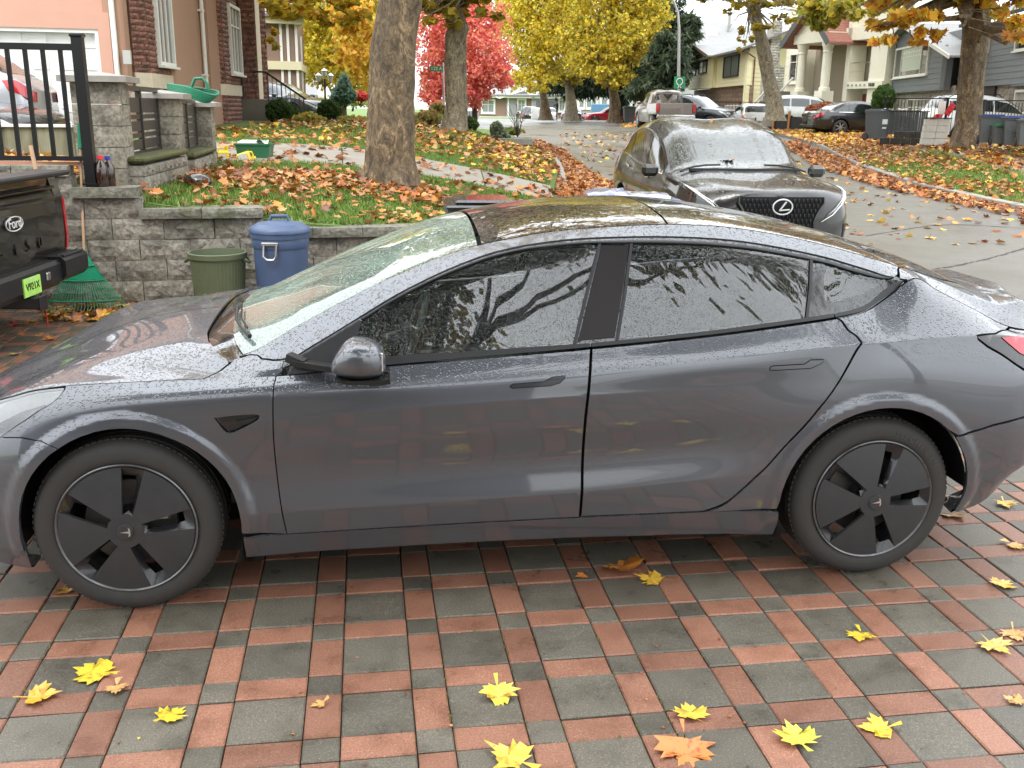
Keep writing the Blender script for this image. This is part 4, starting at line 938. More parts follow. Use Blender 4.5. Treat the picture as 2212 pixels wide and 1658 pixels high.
# ==== retaining wall of split-face blocks ========================================
def block_mat(name, c, moss=.3):
    m = bpy.data.materials.new(name); m.use_nodes = True; g = NG(m); v = g.pos(); oi = g.n('ObjectInfo').outputs['Random']
    a = g.noise(28, 6, v, .7); b = g.noise(5, 4, v); col = g.ramp(a, [(.32, tuple(x*.35 for x in c)), (.48, tuple(x*.85 for x in c)), (.7, tuple(min(1, x*1.45) for x in c))])
    col = g.mix(g.ramp(b, [(.5, (0, 0, 0)), (.68, (.75, .75, .75))]), col, tuple(x*.3 for x in c))
    if moss: col = g.mix(g.ramp(g.noise(2.1, 4, v), [(.55, (0, 0, 0)), (.7, (moss, moss, moss))]), col, (.07, .085, .02))
    hs = g.n('HueSaturation'); mr_ = g.n('MapRange'); mr_.inputs[3].default_value = .8; mr_.inputs[4].default_value = 1.18; g.l(oi, mr_.inputs[0]); g.l(mr_.outputs[0], hs.inputs['Value']); g.l(col, hs.inputs['Color']); g.l(hs.outputs[0], g.p.inputs['Base Color'])
    g.p.inputs['Roughness'].default_value = .75; g.l(g.bump(a, .8, .015), g.p.inputs['Normal']); return m
M['block'] = block_mat('split_block', (.30, .275, .225)); M['cap'] = block_mat('cap_block', (.22, .21, .165), .7); M['pillar_block'] = block_mat('pillar_block', (.30, .27, .215), .25)
def rough_block(name, w_, h_, d_, m, seed, amp=.022, faces='f'):
    """split-face block: rough front (-y) and optionally sides"""
    rs = np.random.RandomState(seed); nx, nz = max(3, int(w_/.045)), max(3, int(h_/.045))
    V, F = [], []; idx = {}
    for i in range(nx+1):
        for j in range(nz+1):
            e = i in (0, nx) or j in (0, nz); y = -d_/2-(0 if e else amp*(.25+1.0*rs.rand())*(.6 if (i in (1, nx-1) or j in (1, nz-1)) else 1))
            jx, jz = (0, 0) if e else (rs.normal(0, .005), rs.normal(0, .005))
            V.append((-w_/2+w_*i/nx+jx, y, h_*j/nz+jz))
    n = nz+1
    for i in range(nx):
        for j in range(nz):
            a = i*n+j
            if rs.rand() < .5: F += [(a, a+n, a+n+1), (a, a+n+1, a+1)]
            else: F += [(a, a+n, a+1), (a+n, a+n+1, a+1)]
    k = len(V); V += [(-w_/2, -d_/2, 0), (w_/2, -d_/2, 0), (w_/2, -d_/2, h_), (-w_/2, -d_/2, h_), (-w_/2, d_/2, 0), (w_/2, d_/2, 0), (w_/2, d_/2, h_), (-w_/2, d_/2, h_)]
    F += [(k+3, k+2, k+6, k+7), (k+1, k+5, k+6, k+2), (k, k+3, k+7, k+4), (k, k+4, k+5, k+1), (k+5, k+4, k+7, k+6)]
    me = bpy.data.meshes.new(name); me.from_pydata(V, [], F); me.materials.append(m); return me
BM_ = [rough_block('block', .444, .19, .22, M['block'], s) for s in range(6)]
BH_ = [rough_block('block', .219, .19, .22, M['block'], 20+s) for s in range(3)]
BC_ = [rough_block('cap_block', .444, .092, .30, M['cap'], 40+s, .012) for s in range(4)]
WA = math.atan(.236)
wall = empty('retaining_wall', (-2.5, wally(-2.5), 0), 0, 'low grey split-face block retaining wall with a stepped cap in front of the lawn', 'wall')
def wblock(me, x, z, dy=0., parent=wall):
    o = bpy.data.objects.new(me.name.split('.')[0], me); COL.objects.link(o); o.parent = parent
    o.location = (x+2.5-dy*math.sin(WA), wally(x)-wally(-2.5)+.11+dy*math.cos(WA)+RS.normal(0, .004), z); o.rotation_euler = (RS.normal(0, .006), 0, WA+RS.normal(0, .006)); return o
cw = .45*math.cos(WA)
for r, z in enumerate((-.155, .038, .231, .424, .617, .81, 1.003)):
    x = -7.0+(cw/2 if r % 2 else 0)
    while x < .75:
        top = .62 if x > -2.42 else (.81 if x > -3.42 else (1.01 if x > -4.1 else 1.2))
        if z+.19 <= top+.01:
            if x-cw/2 < -2.42 < x+cw/2 and z > .6 or x-cw/2 < -3.42 < x+cw/2 and z > .79: pass
            wblock(BM_[RS.randint(6)], x, z)
        x += cw
x = -6.9
def capz(x): return .617 if x > -2.42 else (.81 if x > -3.45 else (1.003 if x > -4.02 else 1.196))
for x0, x1, z in ((-2.42, .8, .617), (-3.48, -2.40, .81), (-4.03, -3.46, 1.003), (-7.2, -4.02, 1.196)):
    n = max(1, round((x1-x0)/cw)); 
    for i in range(n):
        o = wblock(BC_[RS.randint(4)], x0+(x1-x0)*(i+.5)/n, z, -.03); o.scale = ((x1-x0)/n/cw*1.0, 1, 1)
# filler blocks where the wall steps
for xx, z in ((-2.53, .617), (-3.55, .81), (-4.12, 1.003)):
    o = wblock(BH_[RS.randint(3)], xx, z)
# end return
# ---- gate pillars --------------------------------------------------------------
PB4 = [rough_block('block', .46, .197, .46, M['pillar_block'], 60+s, .016) for s in range(4)]
PS4 = [rough_block('block', .46, .197, .46, M['pillar_block'], 70+s, .016) for s in range(4)]
def pillar(px, Y, ztop, z0, wd, label, rz=.15, ch=.2):
    x = xat(px, Y, 1.5); p = empty('stone_pillar', (x, Y, z0), rz, label, 'pillar', 'block pillars of the garden wall'); z = ztop-z0-.10; s = wd/.46; k = 0
    while z > .02:
        for q in (0, 1):      # front face block and the block turned to show its rough side
            o = bpy.data.objects.new('block', PB4[RS.randint(4)]); COL.objects.link(o); o.parent = p; o.scale = (s*(.985 if q else 1), s*(.5 if not q else .985), ch/.2*.985)
            o.location = ((0, -wd*.25, z-ch) if not q else (0, 0, z-ch)); o.rotation_euler = (0, 0, 0 if not q else math.pi/2)
            if q: o.scale = (s*.985, s*.97, ch/.2*.98)
        z -= ch; k += 1
        if z < .02: break
    b = MB(); h = wd/2+.09; V = [(-h, -h, 0), (h, -h, 0), (h, h, 0), (-h, h, 0), (-h, -h, .055), (h, -h, .055), (h, h, .055), (-h, h, .055), (0, 0, .10)]
    b.add([(a, c, d+ztop-z0-.10) for a, c, d in V], [(3, 2, 1, 0), (0, 1, 5, 4), (1, 2, 6, 5), (2, 3, 7, 6), (3, 0, 4, 7), (4, 5, 8), (5, 6, 8), (6, 7, 8), (7, 4, 8)]); b.build('cap_stone', M['kerb'], p)
    return p
pA = pillar(227, 9.85, 2.12, 1.10, .44, 'nearest and tallest grey block pillar beside the black fence post')
pB = pillar(356, 12.0, 1.99, .80, .40, 'middle grey block pillar with the hose resting behind it')
pC = pillar(432, 14.4, 1.90, .85, .38, 'farthest grey block pillar at the lawn edge by the green tub')
# low garden walls between the pillars
def low_wall(a, b_, z0, z1, label):
    a, b_ = np.array(a, float), np.array(b_, float); d = b_-a; L = np.hypot(*d); ang = math.atan2(d[1], d[0]); w_ = empty('garden_wall', (a[0], a[1], z0), ang, label, 'wall', 'low block walls between the pillars')
    n = max(1, round(L/.45)); z = 0; r = 0
    while z < z1-z0-.08:
        hh = min(.19, z1-z0-.05-z)
        for i in range(n+(r % 2)):
            l = L/n; x0 = i*l-(l/2 if r % 2 else 0); xa, xb = max(0, x0), min(L, x0+l)
            if xb-xa < .05: continue
            o = bpy.data.objects.new('block', BM_[RS.randint(6)]); COL.objects.link(o); o.parent = w_; o.location = ((xa+xb)/2, 0, z); o.scale = ((xb-xa-.006)/.444, 1, hh/.193)
        z += hh+.004; r += 1
    b = MB(); b.box((L/2, 0, z1-z0+.005), (L, .26, .06), bev=.02); b.build('mossy_cap', mat('mossy_cap', (.10, .105, .04), .9, var=(12, .5), bump=(60, 1, .02), world=True), w_, True)
    return w_
xA, xB, xC = pA.location.x, pB.location.x, pC.location.x
low_wall((xA+.28, 9.75), (xB+.2, 11.8), .75, 1.29, 'moss topped low block wall between the two nearest pillars')
low_wall((xB+.15, 12.2), (xC+.15, 14.2), .80, 1.22, 'low block wall between the two farther pillars')
# slatted metal fence panels above them
M['fence_brown'] = mat('fence_brown', (.045, .038, .032), .45, var=(20, .3))
def slat_panel(a, b_, z0, z1, label):
    a, b_ = np.array(a, float), np.array(b_, float); d = b_-a; L = np.hypot(*d); w_ = empty('slat_fence', (a[0], a[1], z0), math.atan2(d[1], d[0]), label, 'fence', 'slatted panels between the pillars')
    H_ = z1-z0
    for nm, c, dm in (('top_rail', (L/2, 0, H_), (L, .05, .05)), ('bottom_rail', (L/2, 0, .02), (L, .05, .05)), ('post', (.03, 0, H_/2), (.05, .05, H_)), ('post', (L-.03, 0, H_/2), (.05, .05, H_)), ('post', (L*.42, 0, H_/2), (.04, .06, H_))):
        b = MB(); b.box(c, dm); b.build(nm, M['fence_brown'], w_)
    z = .06; k = 0; pat = (.10, .045, .10, .045, .15, .045)
    while z < H_-.08:
        h = pat[k % 6]; b = MB(); b.box((L/2, .0, z+h/2), (L-.1, .02, h)); b.build('slat', M['fence_brown'], w_); z += h+.022; k += 1
    return w_
slat_panel((xA+.12, 10.1), (xB+.0, 11.8), 1.30, 1.98, 'brown slatted fence panel between the two nearest pillars')
slat_panel((xB+.1, 12.2), (xC+.0, 14.2), 1.24, 1.86, 'brown slatted fence panel between the two farther pillars')
# ---- black picket fence -----------------------------------------------------------
fx = xat(187, 9.0, 1.6); pf = empty('picket_fence', (fx, 9.0, 1.11), WA*.5, 'black metal picket fence with a square post standing on the retaining wall', 'fence')
M['black_metal'] = mat('black_metal', (.012, .012, .013), .3, .2)
b = MB(); b.box((0, 0, .63), (.09, .09, 1.28)); b.box((0, 0, 1.285), (.115, .115, .035), bev=.01); b.box((0, 0, .01), (.13, .13, .02)); b.build('post', M['black_metal'], pf)
for z, h in ((1.185, .055), (.235, .04)):
    b = MB(); b.box((-2.1, 0, z), (4.1, .045, h)); b.build('rail', M['black_metal'], pf)
pk = None
for i in range(27):
    if pk is None: b = MB(); b.box((0, 0, 0), (.034, .03, .92)); o = b.build('picket', M['black_metal'], pf)
    else: o = bpy.data.objects.new('picket', pk.data); COL.objects.link(o); o.parent = pf
    pk = pk or o; o.location = (-.155-.148*i, 0, .705)
# ==== other vehicles ============================================================
M['car_glass'] = paint('car_window', (.015, .02, .02), 0, .08, 1, wet=.35, scale=90)
M['car_glass_dew'] = paint('dewy_windscreen', (.018, .026, .023), 0, .25, 1, wet=1., scale=60)
M['lamp_clear'] = mat('lamp_clear', (.55, .56, .56), .12, .3, coat=1)
M['lamp_red'] = mat('lamp_red', (.42, .01, .015), .15, coat=1)
M['lamp_amber'] = mat('lamp_amber', (.6, .2, .02), .2, coat=1)
M['alloy'] = mat('alloy', (.45, .45, .45), .3, .85)
PC = {}
def carpaint(k, col, metal=.4):
    if k not in PC: PC[k] = paint('car_paint_'+k, col, metal, .3, 1, wet=.6, scale=70)
    return PC[k]
WM = {}
def simple_wheel(parent, x, y, r, side, detail=1, alloy='alloy', spokes=7):
    w_ = empty('wheel', (x, y, r)); w_.parent = parent
    if side > 0: w_.rotation_euler = (0, 0, math.pi)
    key = (round(r, 2), detail, alloy, spokes)
    if key not in WM:
        n = 28 if detail < 2 else 56; b = MB(); R = r
        b.lathe([(q, -h) for q, h in [(R*.66, .01), (R*.8, .0), (R*.93, -.012), (R, -.045), (R, -.18), (R*.9, -.21), (R*.6, -.2)]], n, axis='Y', closed=True); t = b.build('tyre', M['rubber'], w_, True)
        b = MB(); b.lathe([(R*.68, .012), (R*.64, -.005), (R*.62, .06), (R*.58, .14)], n, axis='Y'); b.lathe([(0, .10), (R*.6, .10)], n, axis='Y'); b.build('rim_tmp', M['dark'], w_)
        for o in [c for c in w_.children if c.name.startswith('rim_tmp')]: dk = o.data; bpy.data.objects.remove(o)
        b = MB()
        for k in range(spokes):
            a = 2*math.pi*k/spokes; b.M = Matrix.Rotation(a, 4, 'Y'); b.bar((.02, -.0, 0), (R*.63, .008, 0), .045*R/.33, .03, up=(0, 1, 0))
        b.M = Matrix.Identity(4); b.lathe([(0, -.02), (R*.16, -.015), (R*.18, .02)], 14, axis='Y'); b.lathe([(R*.685, .012), (R*.66, -.006), (R*.61, .02), (R*.60, .05)], n, axis='Y'); rm = b.build('rim', M[alloy], w_, True)
        WM[key] = (t.data, dk, rm.data); link('wheel_well', dk, w_)
    else:
        for nm, me in zip(('tyre', 'wheel_well', 'rim'), WM[key]): link(nm, me, w_)
    return w_
KINDS = {
 # zc: centre line, zb: belt, cab: (windscreen base, roof front, roof rear, rear glass base)
 'suv': dict(L=4.75, W=1.9, H=1.75, wb=2.75, fo=.93, r=.36, zc=[(0, .72), (.04, .95), (.35, 1.03), (1.15, 1.14), (2.05, 1.62), (2.5, 1.73), (3.3, 1.75), (4.15, 1.68), (4.6, 1.15), (4.7, 1.0), (4.75, .9)], zb=[(0, .66), (.2, .92), (1.1, 1.04), (2, 1.07), (4.0, 1.12), (4.6, 1.08), (4.75, .9)], cab=(1.15, 2.05, 4.15, 4.55), pil=(2.55, 3.55)),
 'cuv': dict(L=4.66, W=1.865, H=1.66, wb=2.69, fo=.90, r=.37, zc=[(0, .74), (.03, .93), (.3, 1.0), (.8, 1.06), (1.28, 1.11), (2.1, 1.52), (2.6, 1.645), (3.1, 1.655), (3.75, 1.57), (4.4, 1.20), (4.55, 1.12), (4.66, 1.0)], zb=[(0, .62), (.12, .84), (.5, .95), (1.2, 1.0), (2.2, 1.03), (3.3, 1.09), (3.9, 1.17), (4.4, 1.16), (4.66, 1.0)], cab=(1.25, 2.1, 3.75, 4.4), pil=(2.45, 3.4)),
 'sedan': dict(L=4.75, W=1.84, H=1.43, wb=2.75, fo=.9, r=.33, zc=[(0, .58), (.04, .70), (.5, .82), (1.3, .92), (2.15, 1.33), (2.6, 1.42), (3.1, 1.41), (3.6, 1.28), (4.15, 1.02), (4.65, .98), (4.72, .9), (4.75, .8)], zb=[(0, .55), (.2, .70), (1.2, .87), (2.2, .90), (3.6, .94), (4.2, .96), (4.6, .93), (4.75, .78)], cab=(1.3, 2.15, 3.35, 4.1), pil=(2.5, 3.3)),
 'hatch': dict(L=4.4, W=1.75, H=1.50, wb=2.6, fo=.85, r=.31, zc=[(0, .60), (.04, .76), (.5, .88), (1.1, .96), (1.9, 1.38), (2.4, 1.49), (3.2, 1.49), (3.85, 1.40), (4.25, 1.02), (4.36, .90), (4.4, .8)], zb=[(0, .55), (.2, .76), (1.0, .90), (2.0, .93), (3.6, .97), (4.2, .98), (4.4, .78)], cab=(1.1, 1.9, 3.85, 4.22), pil=(2.4, 3.25)),
}
def make_car(kind, name, loc, rz, paint_m, label, group=None, detail=1, roofrack=False, plate=None, alloy='alloy', glass_m=None, tail='lamp_red', cat='car', extra=None, dx=.12):
    K = KINDS[kind]; L, W, H = K['L'], K['W'], K['H']; hw = W/2; xw, xr, xt, xb = K['cab']
    root = empty(name, loc, rz, label, cat, group)
    zcf = pchip(K['zc']); zbf = pchip(K['zb'])
    def lst(f, xs): return [(x, float(f(x))) for x in xs]
    xs = sorted(set([0, .03, .1, .2, .35, .5, .8, xw-.1, xw, xw+.2, (xw+xr)/2, xr, (xr+xt)/2, xt, (xt+xb)/2, xb-.05, xb, xb+.08, L-.1, L-.03, L]))
    def gt(x):   # top of the side glass
        zb, zc = float(zbf(x)), float(zcf(x))
        if x <= xw: return zb+(zc-zb)*.35
        if x >= xb: return zb+(zc-zb)*.35
        return max(zb+.03, zc-.115)
    def ry(x, a, b_):
        if xw < x < xb:
            t = min(1, (x-xw)/(xr-xw), (xb-x)/(xb-xt)*1.0); return b_+(a-b_)*max(0, t)
        return b_
    ky = [[(0, hw*.9), (L, hw*.9)], [(0, hw*.97), (L, hw*.97)], [(0, hw), (L, hw)], [(0, hw*.93), (xw, hw*.94), (L, hw*.92)],
          [(x, hw*ry(x, .83 if kind == 'cuv' else .78, .86)) for x in xs], [(x, hw*ry(x, .73 if kind == 'cuv' else .66, .70)) for x in xs], [(0, 0), (L, 0)]]
    kz = [[(0, .26), (.3, .20), (L-.4, .22), (L, .34)], [(0, .36), (L, .42)], [(x, max(.45, float(zbf(x))*.76)) for x in xs], [(x, float(zbf(x))) for x in xs], [(x, gt(x)) for x in xs],
          [(x, gt(x)+(float(zcf(x))-gt(x))*.72) for x in xs], [(x, float(zcf(x))) for x in xs]]
    cr = [None, [(0, .7)], [(0, .15)], [(0, .9)], [(0, .5), (xw, .5), (xw+.2, .9)], [(0, .2)], None]
    tp = [(0, .02), (.004, .30), (.03, .58), (.09, .78), (.22, .90), (.45, .975), (.8, 1), (L-.7, 1), (L-.35, .965), (L-.12, .90), (L-.03, .74), (L-.005, .4), (L, .02)]
    sh = FlaredShell(ky, kz, cr, tp); fo, r = K['fo'], K['r']; sh.arches = ((fo, r, r+.055), (fo+K['wb'], r, r+.055))
    f1 = circ_s(sh, fo, r, r+.055, -8, 188, 14, 3.); f2 = circ_s(sh, fo+K['wb'], r, r+.055, -8, 188, 14, 3.)
    out = [(0, 0)]+f1[::-1]+f2[::-1]+[(L, 0), (L, 6), (0, 6)]
    joined('body', both('body', sh, out, paint_m, root, dx=dx*.6 if detail > 1 else dx, rows=4 if detail > 1 else 2, gap=0, flange=.05), root)
    G = glass_m or M['car_glass']; p1, p2 = K['pil']
    ws = [(xw+.02, 6), (xw+.04, 4.7), (xw+.10, 4.15), (xr-.04, 4.25), (xr+.02, 4.9), (xr+.06, 6)]
    joined('windscreen', both('windscreen', sh, ws, M['car_glass_dew'] if detail > 1 else G, root, off=.004, gap=0, flange=.006, dx=dx, rows=3), root)
    rw = [(xt+.06, 6), (xt+.05, 4.9), (xt+.12, 4.35), (xb-.10, 4.3), (xb-.04, 4.9), (xb-.03, 6)]
    joined('rear_window', both('rear_window', sh, rw, G, root, off=.004, gap=0, flange=.006, dx=dx, rows=3), root)
    a0 = xw+.42*(xr-xw)
    for s_ in (-1, 1):
        wins = [[(xw+.30, 3.14), (p1-.03, 3.12), (p1-.03, 3.88), (xr+.05, 3.90), (a0+.12, 3.86)], [(p1+.04, 3.12), (p2-.03, 3.12), (p2-.03, 3.88), (p1+.04, 3.88)]]
        xe = xb-.35
        if kind in ('suv', 'cuv', 'hatch'): wins.append([(p2+.04, 3.12), (xe-.05, 3.15), (xt+.0, 3.85), (p2+.04, 3.88)])
        else: wins.append([(p2+.03, 3.13), (xe-.15, 3.2), (p2+.25, 3.7), (p2+.03, 3.86)])
        for q in wins: panel('side_window', sh, q, G, root, s_, off=.004, gap=0, flange=.006, dx=dx, rows=2)
        if detail > 1 or kind == 'sedan': panel('window_trim', sh, [(xw+.26, 3.05), (xe, 3.05), (xe, 3.11), (xw+.26, 3.11)], M['chrome'], root, s_, off=.006, gap=0, flange=.004, dx=dx)
        hl = panel('headlight', sh, [(.035, 2.35), (.30, 2.5), (.52, 2.86), (.40, 2.90), (.10, 2.78), (.035, 2.7)] if kind != 'cuv' else [(.05, 2.42), (.25, 2.42), (.60, 2.62), (.66, 2.80), (.40, 2.80), (.08, 2.62)], M['lamp_clear'], root, s_, off=.006, gap=0, flange=.01, dx=.06)
        panel('tail_light', sh, [(L-.02, 2.3), (L-.30, 2.35), (L-.38, 2.85), (L-.2, 2.92), (L-.02, 2.85)], M[tail], root, s_, off=.006, gap=0, flange=.01, dx=.06)
        for xx in (fo, fo+K['wb']): simple_wheel(root, xx, s_*(hw*.985), r, s_, detail, alloy)
        b = MB(); b.box((xw+.35, s_*(hw+.10), float(zbf(xw+.3))+.06), (.13, .2, .14), bev=.04); b.build('door_mirror', paint_m, root, True)
        # door gaps and handles
        for xg in (xw+.12, p1+.0, p2+.12): panel('door_gap', sh, [(xg, .9), (xg+.008, .9), (xg+.010, 3.0), (xg, 3.0)], M['dark'], root, s_, off=.002, gap=0, flange=0)
        for xg in (p1-.28, p2-.1): panel('door_handle', sh, [(xg, 2.62), (xg+.18, 2.62), (xg+.18, 2.72), (xg, 2.72)], paint_m if kind != 'cuv' else M['chrome'], root, s_, off=.02, gap=0, flange=.02)
    b = MB(); b.box((L/2, 0, .3), (L*.86, W*.82, .12)); b.build('underbody', M['dark'], root)
    b = MB()
    for q in (fo, fo+K['wb']):
        b.box((q, 0, r+.05), (2*r+.12, W*.78, 2*r*.8))
    b.build('wheel_housing', M['dark'], root)
    if roofrack:
        for s_ in (-1, 1): b = MB(); z = float(zcf((xr+xt)/2)); b.tube([(xr+.15, s_*hw*.66, z-.09), (xr+.3, s_*hw*.66, z+.02), (xt-.2, s_*hw*.66, z-.01), (xt, s_*hw*.66, z-.1)], .018, 6); b.build('roof_rail', M['black_plastic'], root, True)
    if plate:
        b = MB(); b.box((L+.004, 0, plate), (.02, .42, .14)); b.build('rear_plate_recess', M['black_plastic'], root); b = MB(); b.box((L+.016, 0, plate), (.012, .31, .16)); b.build('licence_plate', M['white_plastic'], root)
    b = MB(); b.box((L-.05, 0, .38), (.16, W*.74, .14), bev=.03); b.build('rear_bumper_insert', M['black_plastic'], root)
    b = MB(); b.box((.05, 0, .42), (.14, W*.5, .22), bev=.03); b.build('grille', M['black_plastic'], root)
    root['_sh'] = 0; del root['_sh']
    return root, sh, tp, K
def carpos(px, Y, z=None, off=0): 
    x = xat(px, Y, 1.); return (x, Y, gz(x, Y)-.02 if z is None else z)
# rz: the X axis (front to rear) of the car; az = compass angle of the rear end as seen from the front, 0 = straight away from the camera
def rza(az): return math.pi/2-R_(az)

# ---- black crossover parked in the street ------------------------------------------
lx, shx, tpx, Kx = make_car('cuv', 'parked_car', (0, 0, 0), 0, carpaint('black', (.010, .009, .008), .2), 'wet black luxury crossover parked in the street facing the camera, dew on its windscreen', detail=2, dx=.10)
f_ = rza(-6); lx.rotation_euler = (0, 0, f_); _fx = xat(1684, 10.4, .8); lx.location = (_fx, 10.4, .075)
def front_x(y, off=0):
    t = pchip([(b_, a_) for a_, b_ in tpx[:7]]); return float(t(min(1, abs(y)/(Kx['W']/2))))-off
for c in [c for c in lx.children if c.name.startswith(('grille', 'headlight'))]:
    bpy.data.objects.remove(c)
V, F = [], []          # grille backing, spindle outline
def gw(z): return float(pchip([(.20, .60), (.30, .56), (.50, .40), (.62, .36), (.74, .40), (.86, .47), (.90, .46)])(z))
zs = np.linspace(.20, .90, 12)
for z in zs:
    for k in range(13):
        y = gw(z)*(k/6-1); V.append((front_x(y*.62, .012)-.03*(1-((z-.5)/.5)**2), y, z))
for i in range(11):
    for k in range(12): F.append((i*13+k, i*13+k+1, (i+1)*13+k+1, (i+1)*13+k))
gr = npmesh('grille', V, F, M['dark'], lx, True)
gt_ = mat('grille_tooth', (.03, .03, .032), .25, .6, coat=.6); b = MB()
for r_ in range(13):
    z = .235+r_*.052
    for k in range(-11, 12):
        y = (k+(.5 if r_ % 2 else 0))*.046
        if abs(y) < gw(z)-.03 and not (abs(y) < .10 and abs(z-.80) < .075):
            b.box((front_x(y*.62, .022)-.03*(1-((z-.5)/.5)**2), y, z), (.03, .016, .040), bev=.006)
o = b.build('grille_mesh', gt_, lx); o['kind'] = 'stuff'
b = MB(); b.tube([(front_x(gw(z)*.62, .02)-.03*(1-((z-.5)/.5)**2), gw(z), z) for z in zs], .014, 6); b.build('grille_surround', M['gloss_black'], lx, True)
b = MB(); b.tube([(front_x(gw(z)*.62, .02)-.03*(1-((z-.5)/.5)**2), -gw(z), z) for z in zs], .014, 6); b.build('grille_surround', M['gloss_black'], lx, True)
b = MB()   # round badge with a slanted L
ex = front_x(.0, .075); pts = [(ex, .105*math.cos(t), .80+.078*math.sin(t)) for t in np.linspace(0, 2*math.pi, 33)]
b.tube(pts, .008, 6, False); b.bar((ex, -.035, .855), (ex, .03, .765), .018, .012); b.bar((ex, .035, .765), (ex, -.075, .775), .016, .012); b.build('emblem', mat('badge_silver', (.62, .62, .62), .35, .3), lx, True)
for s_ in (-1, 1):
    hl = panel('headlight', shx, [(.03, 2.9), (.16, 2.78), (.42, 2.72), (.74, 2.88), (.88, 3.1), (.60, 3.28), (.30, 3.34), (.04, 3.2)], M['gloss_black'], lx, s_, off=.006, gap=0, flange=.012, dx=.05)
    panel('daytime_light', shx, [(.04, 3.02), (.24, 3.0), (.46, 3.04), (.84, 3.12), (.60, 3.22), (.34, 3.18), (.05, 3.10)], M['lamp_clear'], hl, s_, off=.012, gap=0, flange=.006, dx=.05)
    hx_ = np.array([.02, .05, .10, .2, .34, .50, .64]); hp_ = shx.P(hx_, np.array([2.80, 2.86, 2.90, 2.94, 2.98, 3.04, 3.12])); b = MB(); b.tube([(q[0]-.012, s_*(q[1]+.012), q[2]+.008) for q in hp_], [.003, .006, .008, .009, .009, .007, .003], 8); b.build('light_strip', M['white_plastic'], hl, True)
    panel('air_duct', shx, [(.14, .7), (.30, .7), (.26, 1.7), (.12, 1.9)], M['black_plastic'], lx, s_, off=.004, gap=0, flange=.01)
    panel('bonnet_gap', shx, [(.10, 3.2), (.5, 3.35), (1.2, 3.7), (1.2, 3.74), (.5, 3.39), (.10, 3.24)], M['dark'], lx, s_, off=.002, gap=0, flange=0)
b = MB(); p = shx.P(np.linspace(1.27, 1.33, 6), np.linspace(4.3, 5.6, 6))
for s_ in (1, -1): b.tube([(q[0]-.02, s_*q[1], q[2]+.025) for q in p], .012, 5)
b.build('wiper', M['black_plastic'], lx); b = MB(); b.box((1.22, 0, 1.105), (.10, 1.3, .03)); b.build('cowl', M['black_plastic'], lx)

# ---- vehicles farther up the street -------------------------------------------------
def pickup(name, loc, rz, pm, label, alloy='alloy'):
    root = empty(name, loc, rz, label, 'pickup truck'); L, hw = 5.8, 1.0
    K2 = dict(L=3.9, W=2.0, H=1.93, wb=3.6, fo=1.0, r=.40, zc=[(0, .95), (.05, 1.15), (.5, 1.25), (1.4, 1.32), (2.2, 1.83), (2.6, 1.92), (3.6, 1.92), (3.75, 1.85), (3.84, 1.35), (3.9, 1.3)], zb=[(0, .9), (.2, 1.13), (1.4, 1.22), (3.9, 1.26)], cab=(1.4, 2.2, 3.72, 3.86), pil=(2.75, 3.5))
    KINDS['_cab'] = K2; r, sh, _, _ = make_car('_cab', name, (0, 0, 0), 0, pm, 'x', dx=.16)
    for c in list(r.children):
        if c.name.startswith(('tail_light', 'wheel', 'rear_bumper', 'underbody')) and (c.name.startswith(('tail', 'rear_b', 'underb')) or c.location.x > 2): 
            for g_ in list(c.children): bpy.data.objects.remove(g_)
            bpy.data.objects.remove(c)
        else: c.parent = root
    bpy.data.objects.remove(r)
    b = MB()
    for s_ in (-1, 1): b.box((4.82, s_*.955, .98), (1.94, .09, .56), bev=.03)
    b.box((4.82, 0, .74), (1.94, 1.9, .06)); b.box((3.88, 0, 1.0), (.06, 1.9, .52)); b.build('truck_bed', pm, root, True)
    b = MB(); b.box((5.76, 0, .99), (.07, 1.66, .54), bev=.02); b.box((5.80, 0, 1.02), (.03, .5, .08), bev=.01); b.build('tailgate', pm, root, True)
    b = MB(); b.box((5.86, 0, .60), (.22, 1.9, .2), bev=.04); b.build('rear_bumper', M['chrome'], root, True)
    for s_ in (-1, 1):
        b = MB(); b.box((5.77, s_*.915, 1.02), (.09, .16, .40), bev=.02); b.build('tail_light', M['lamp_red'], root, True); simple_wheel(root, 4.6, s_*.99, .40, s_, 1, alloy)
    b = MB(); b.box((4.6, 0, .5), (1.0, 1.5, .5)); b.box((2.8, 0, .5), (5.2, 1.3, .2)); b.build('underbody', M['dark'], root)
    return root
pickup('pickup_truck', (xat(1462, 50, 1)-.0, 50, .97), 0, carpaint('bronze', (.20, .17, .145), .6), 'bronze grey pickup truck seen from behind with red tail lamps, parked up the street').rotation_euler = (0, 0, rza(176))
def put(obj, px, Y, z, az, xref):
    """place so that local x = xref on the centre line lands on picture column px at depth Y"""
    rz = rza(az); obj.rotation_euler = (0, 0, rz); x = xat(px, Y, z+.8); obj.location = (x-xref*math.cos(rz), Y-xref*math.sin(rz), z)
tr = bpy.data.objects['pickup_truck']; put(tr, 1460, 50, .95, 176, 5.8)
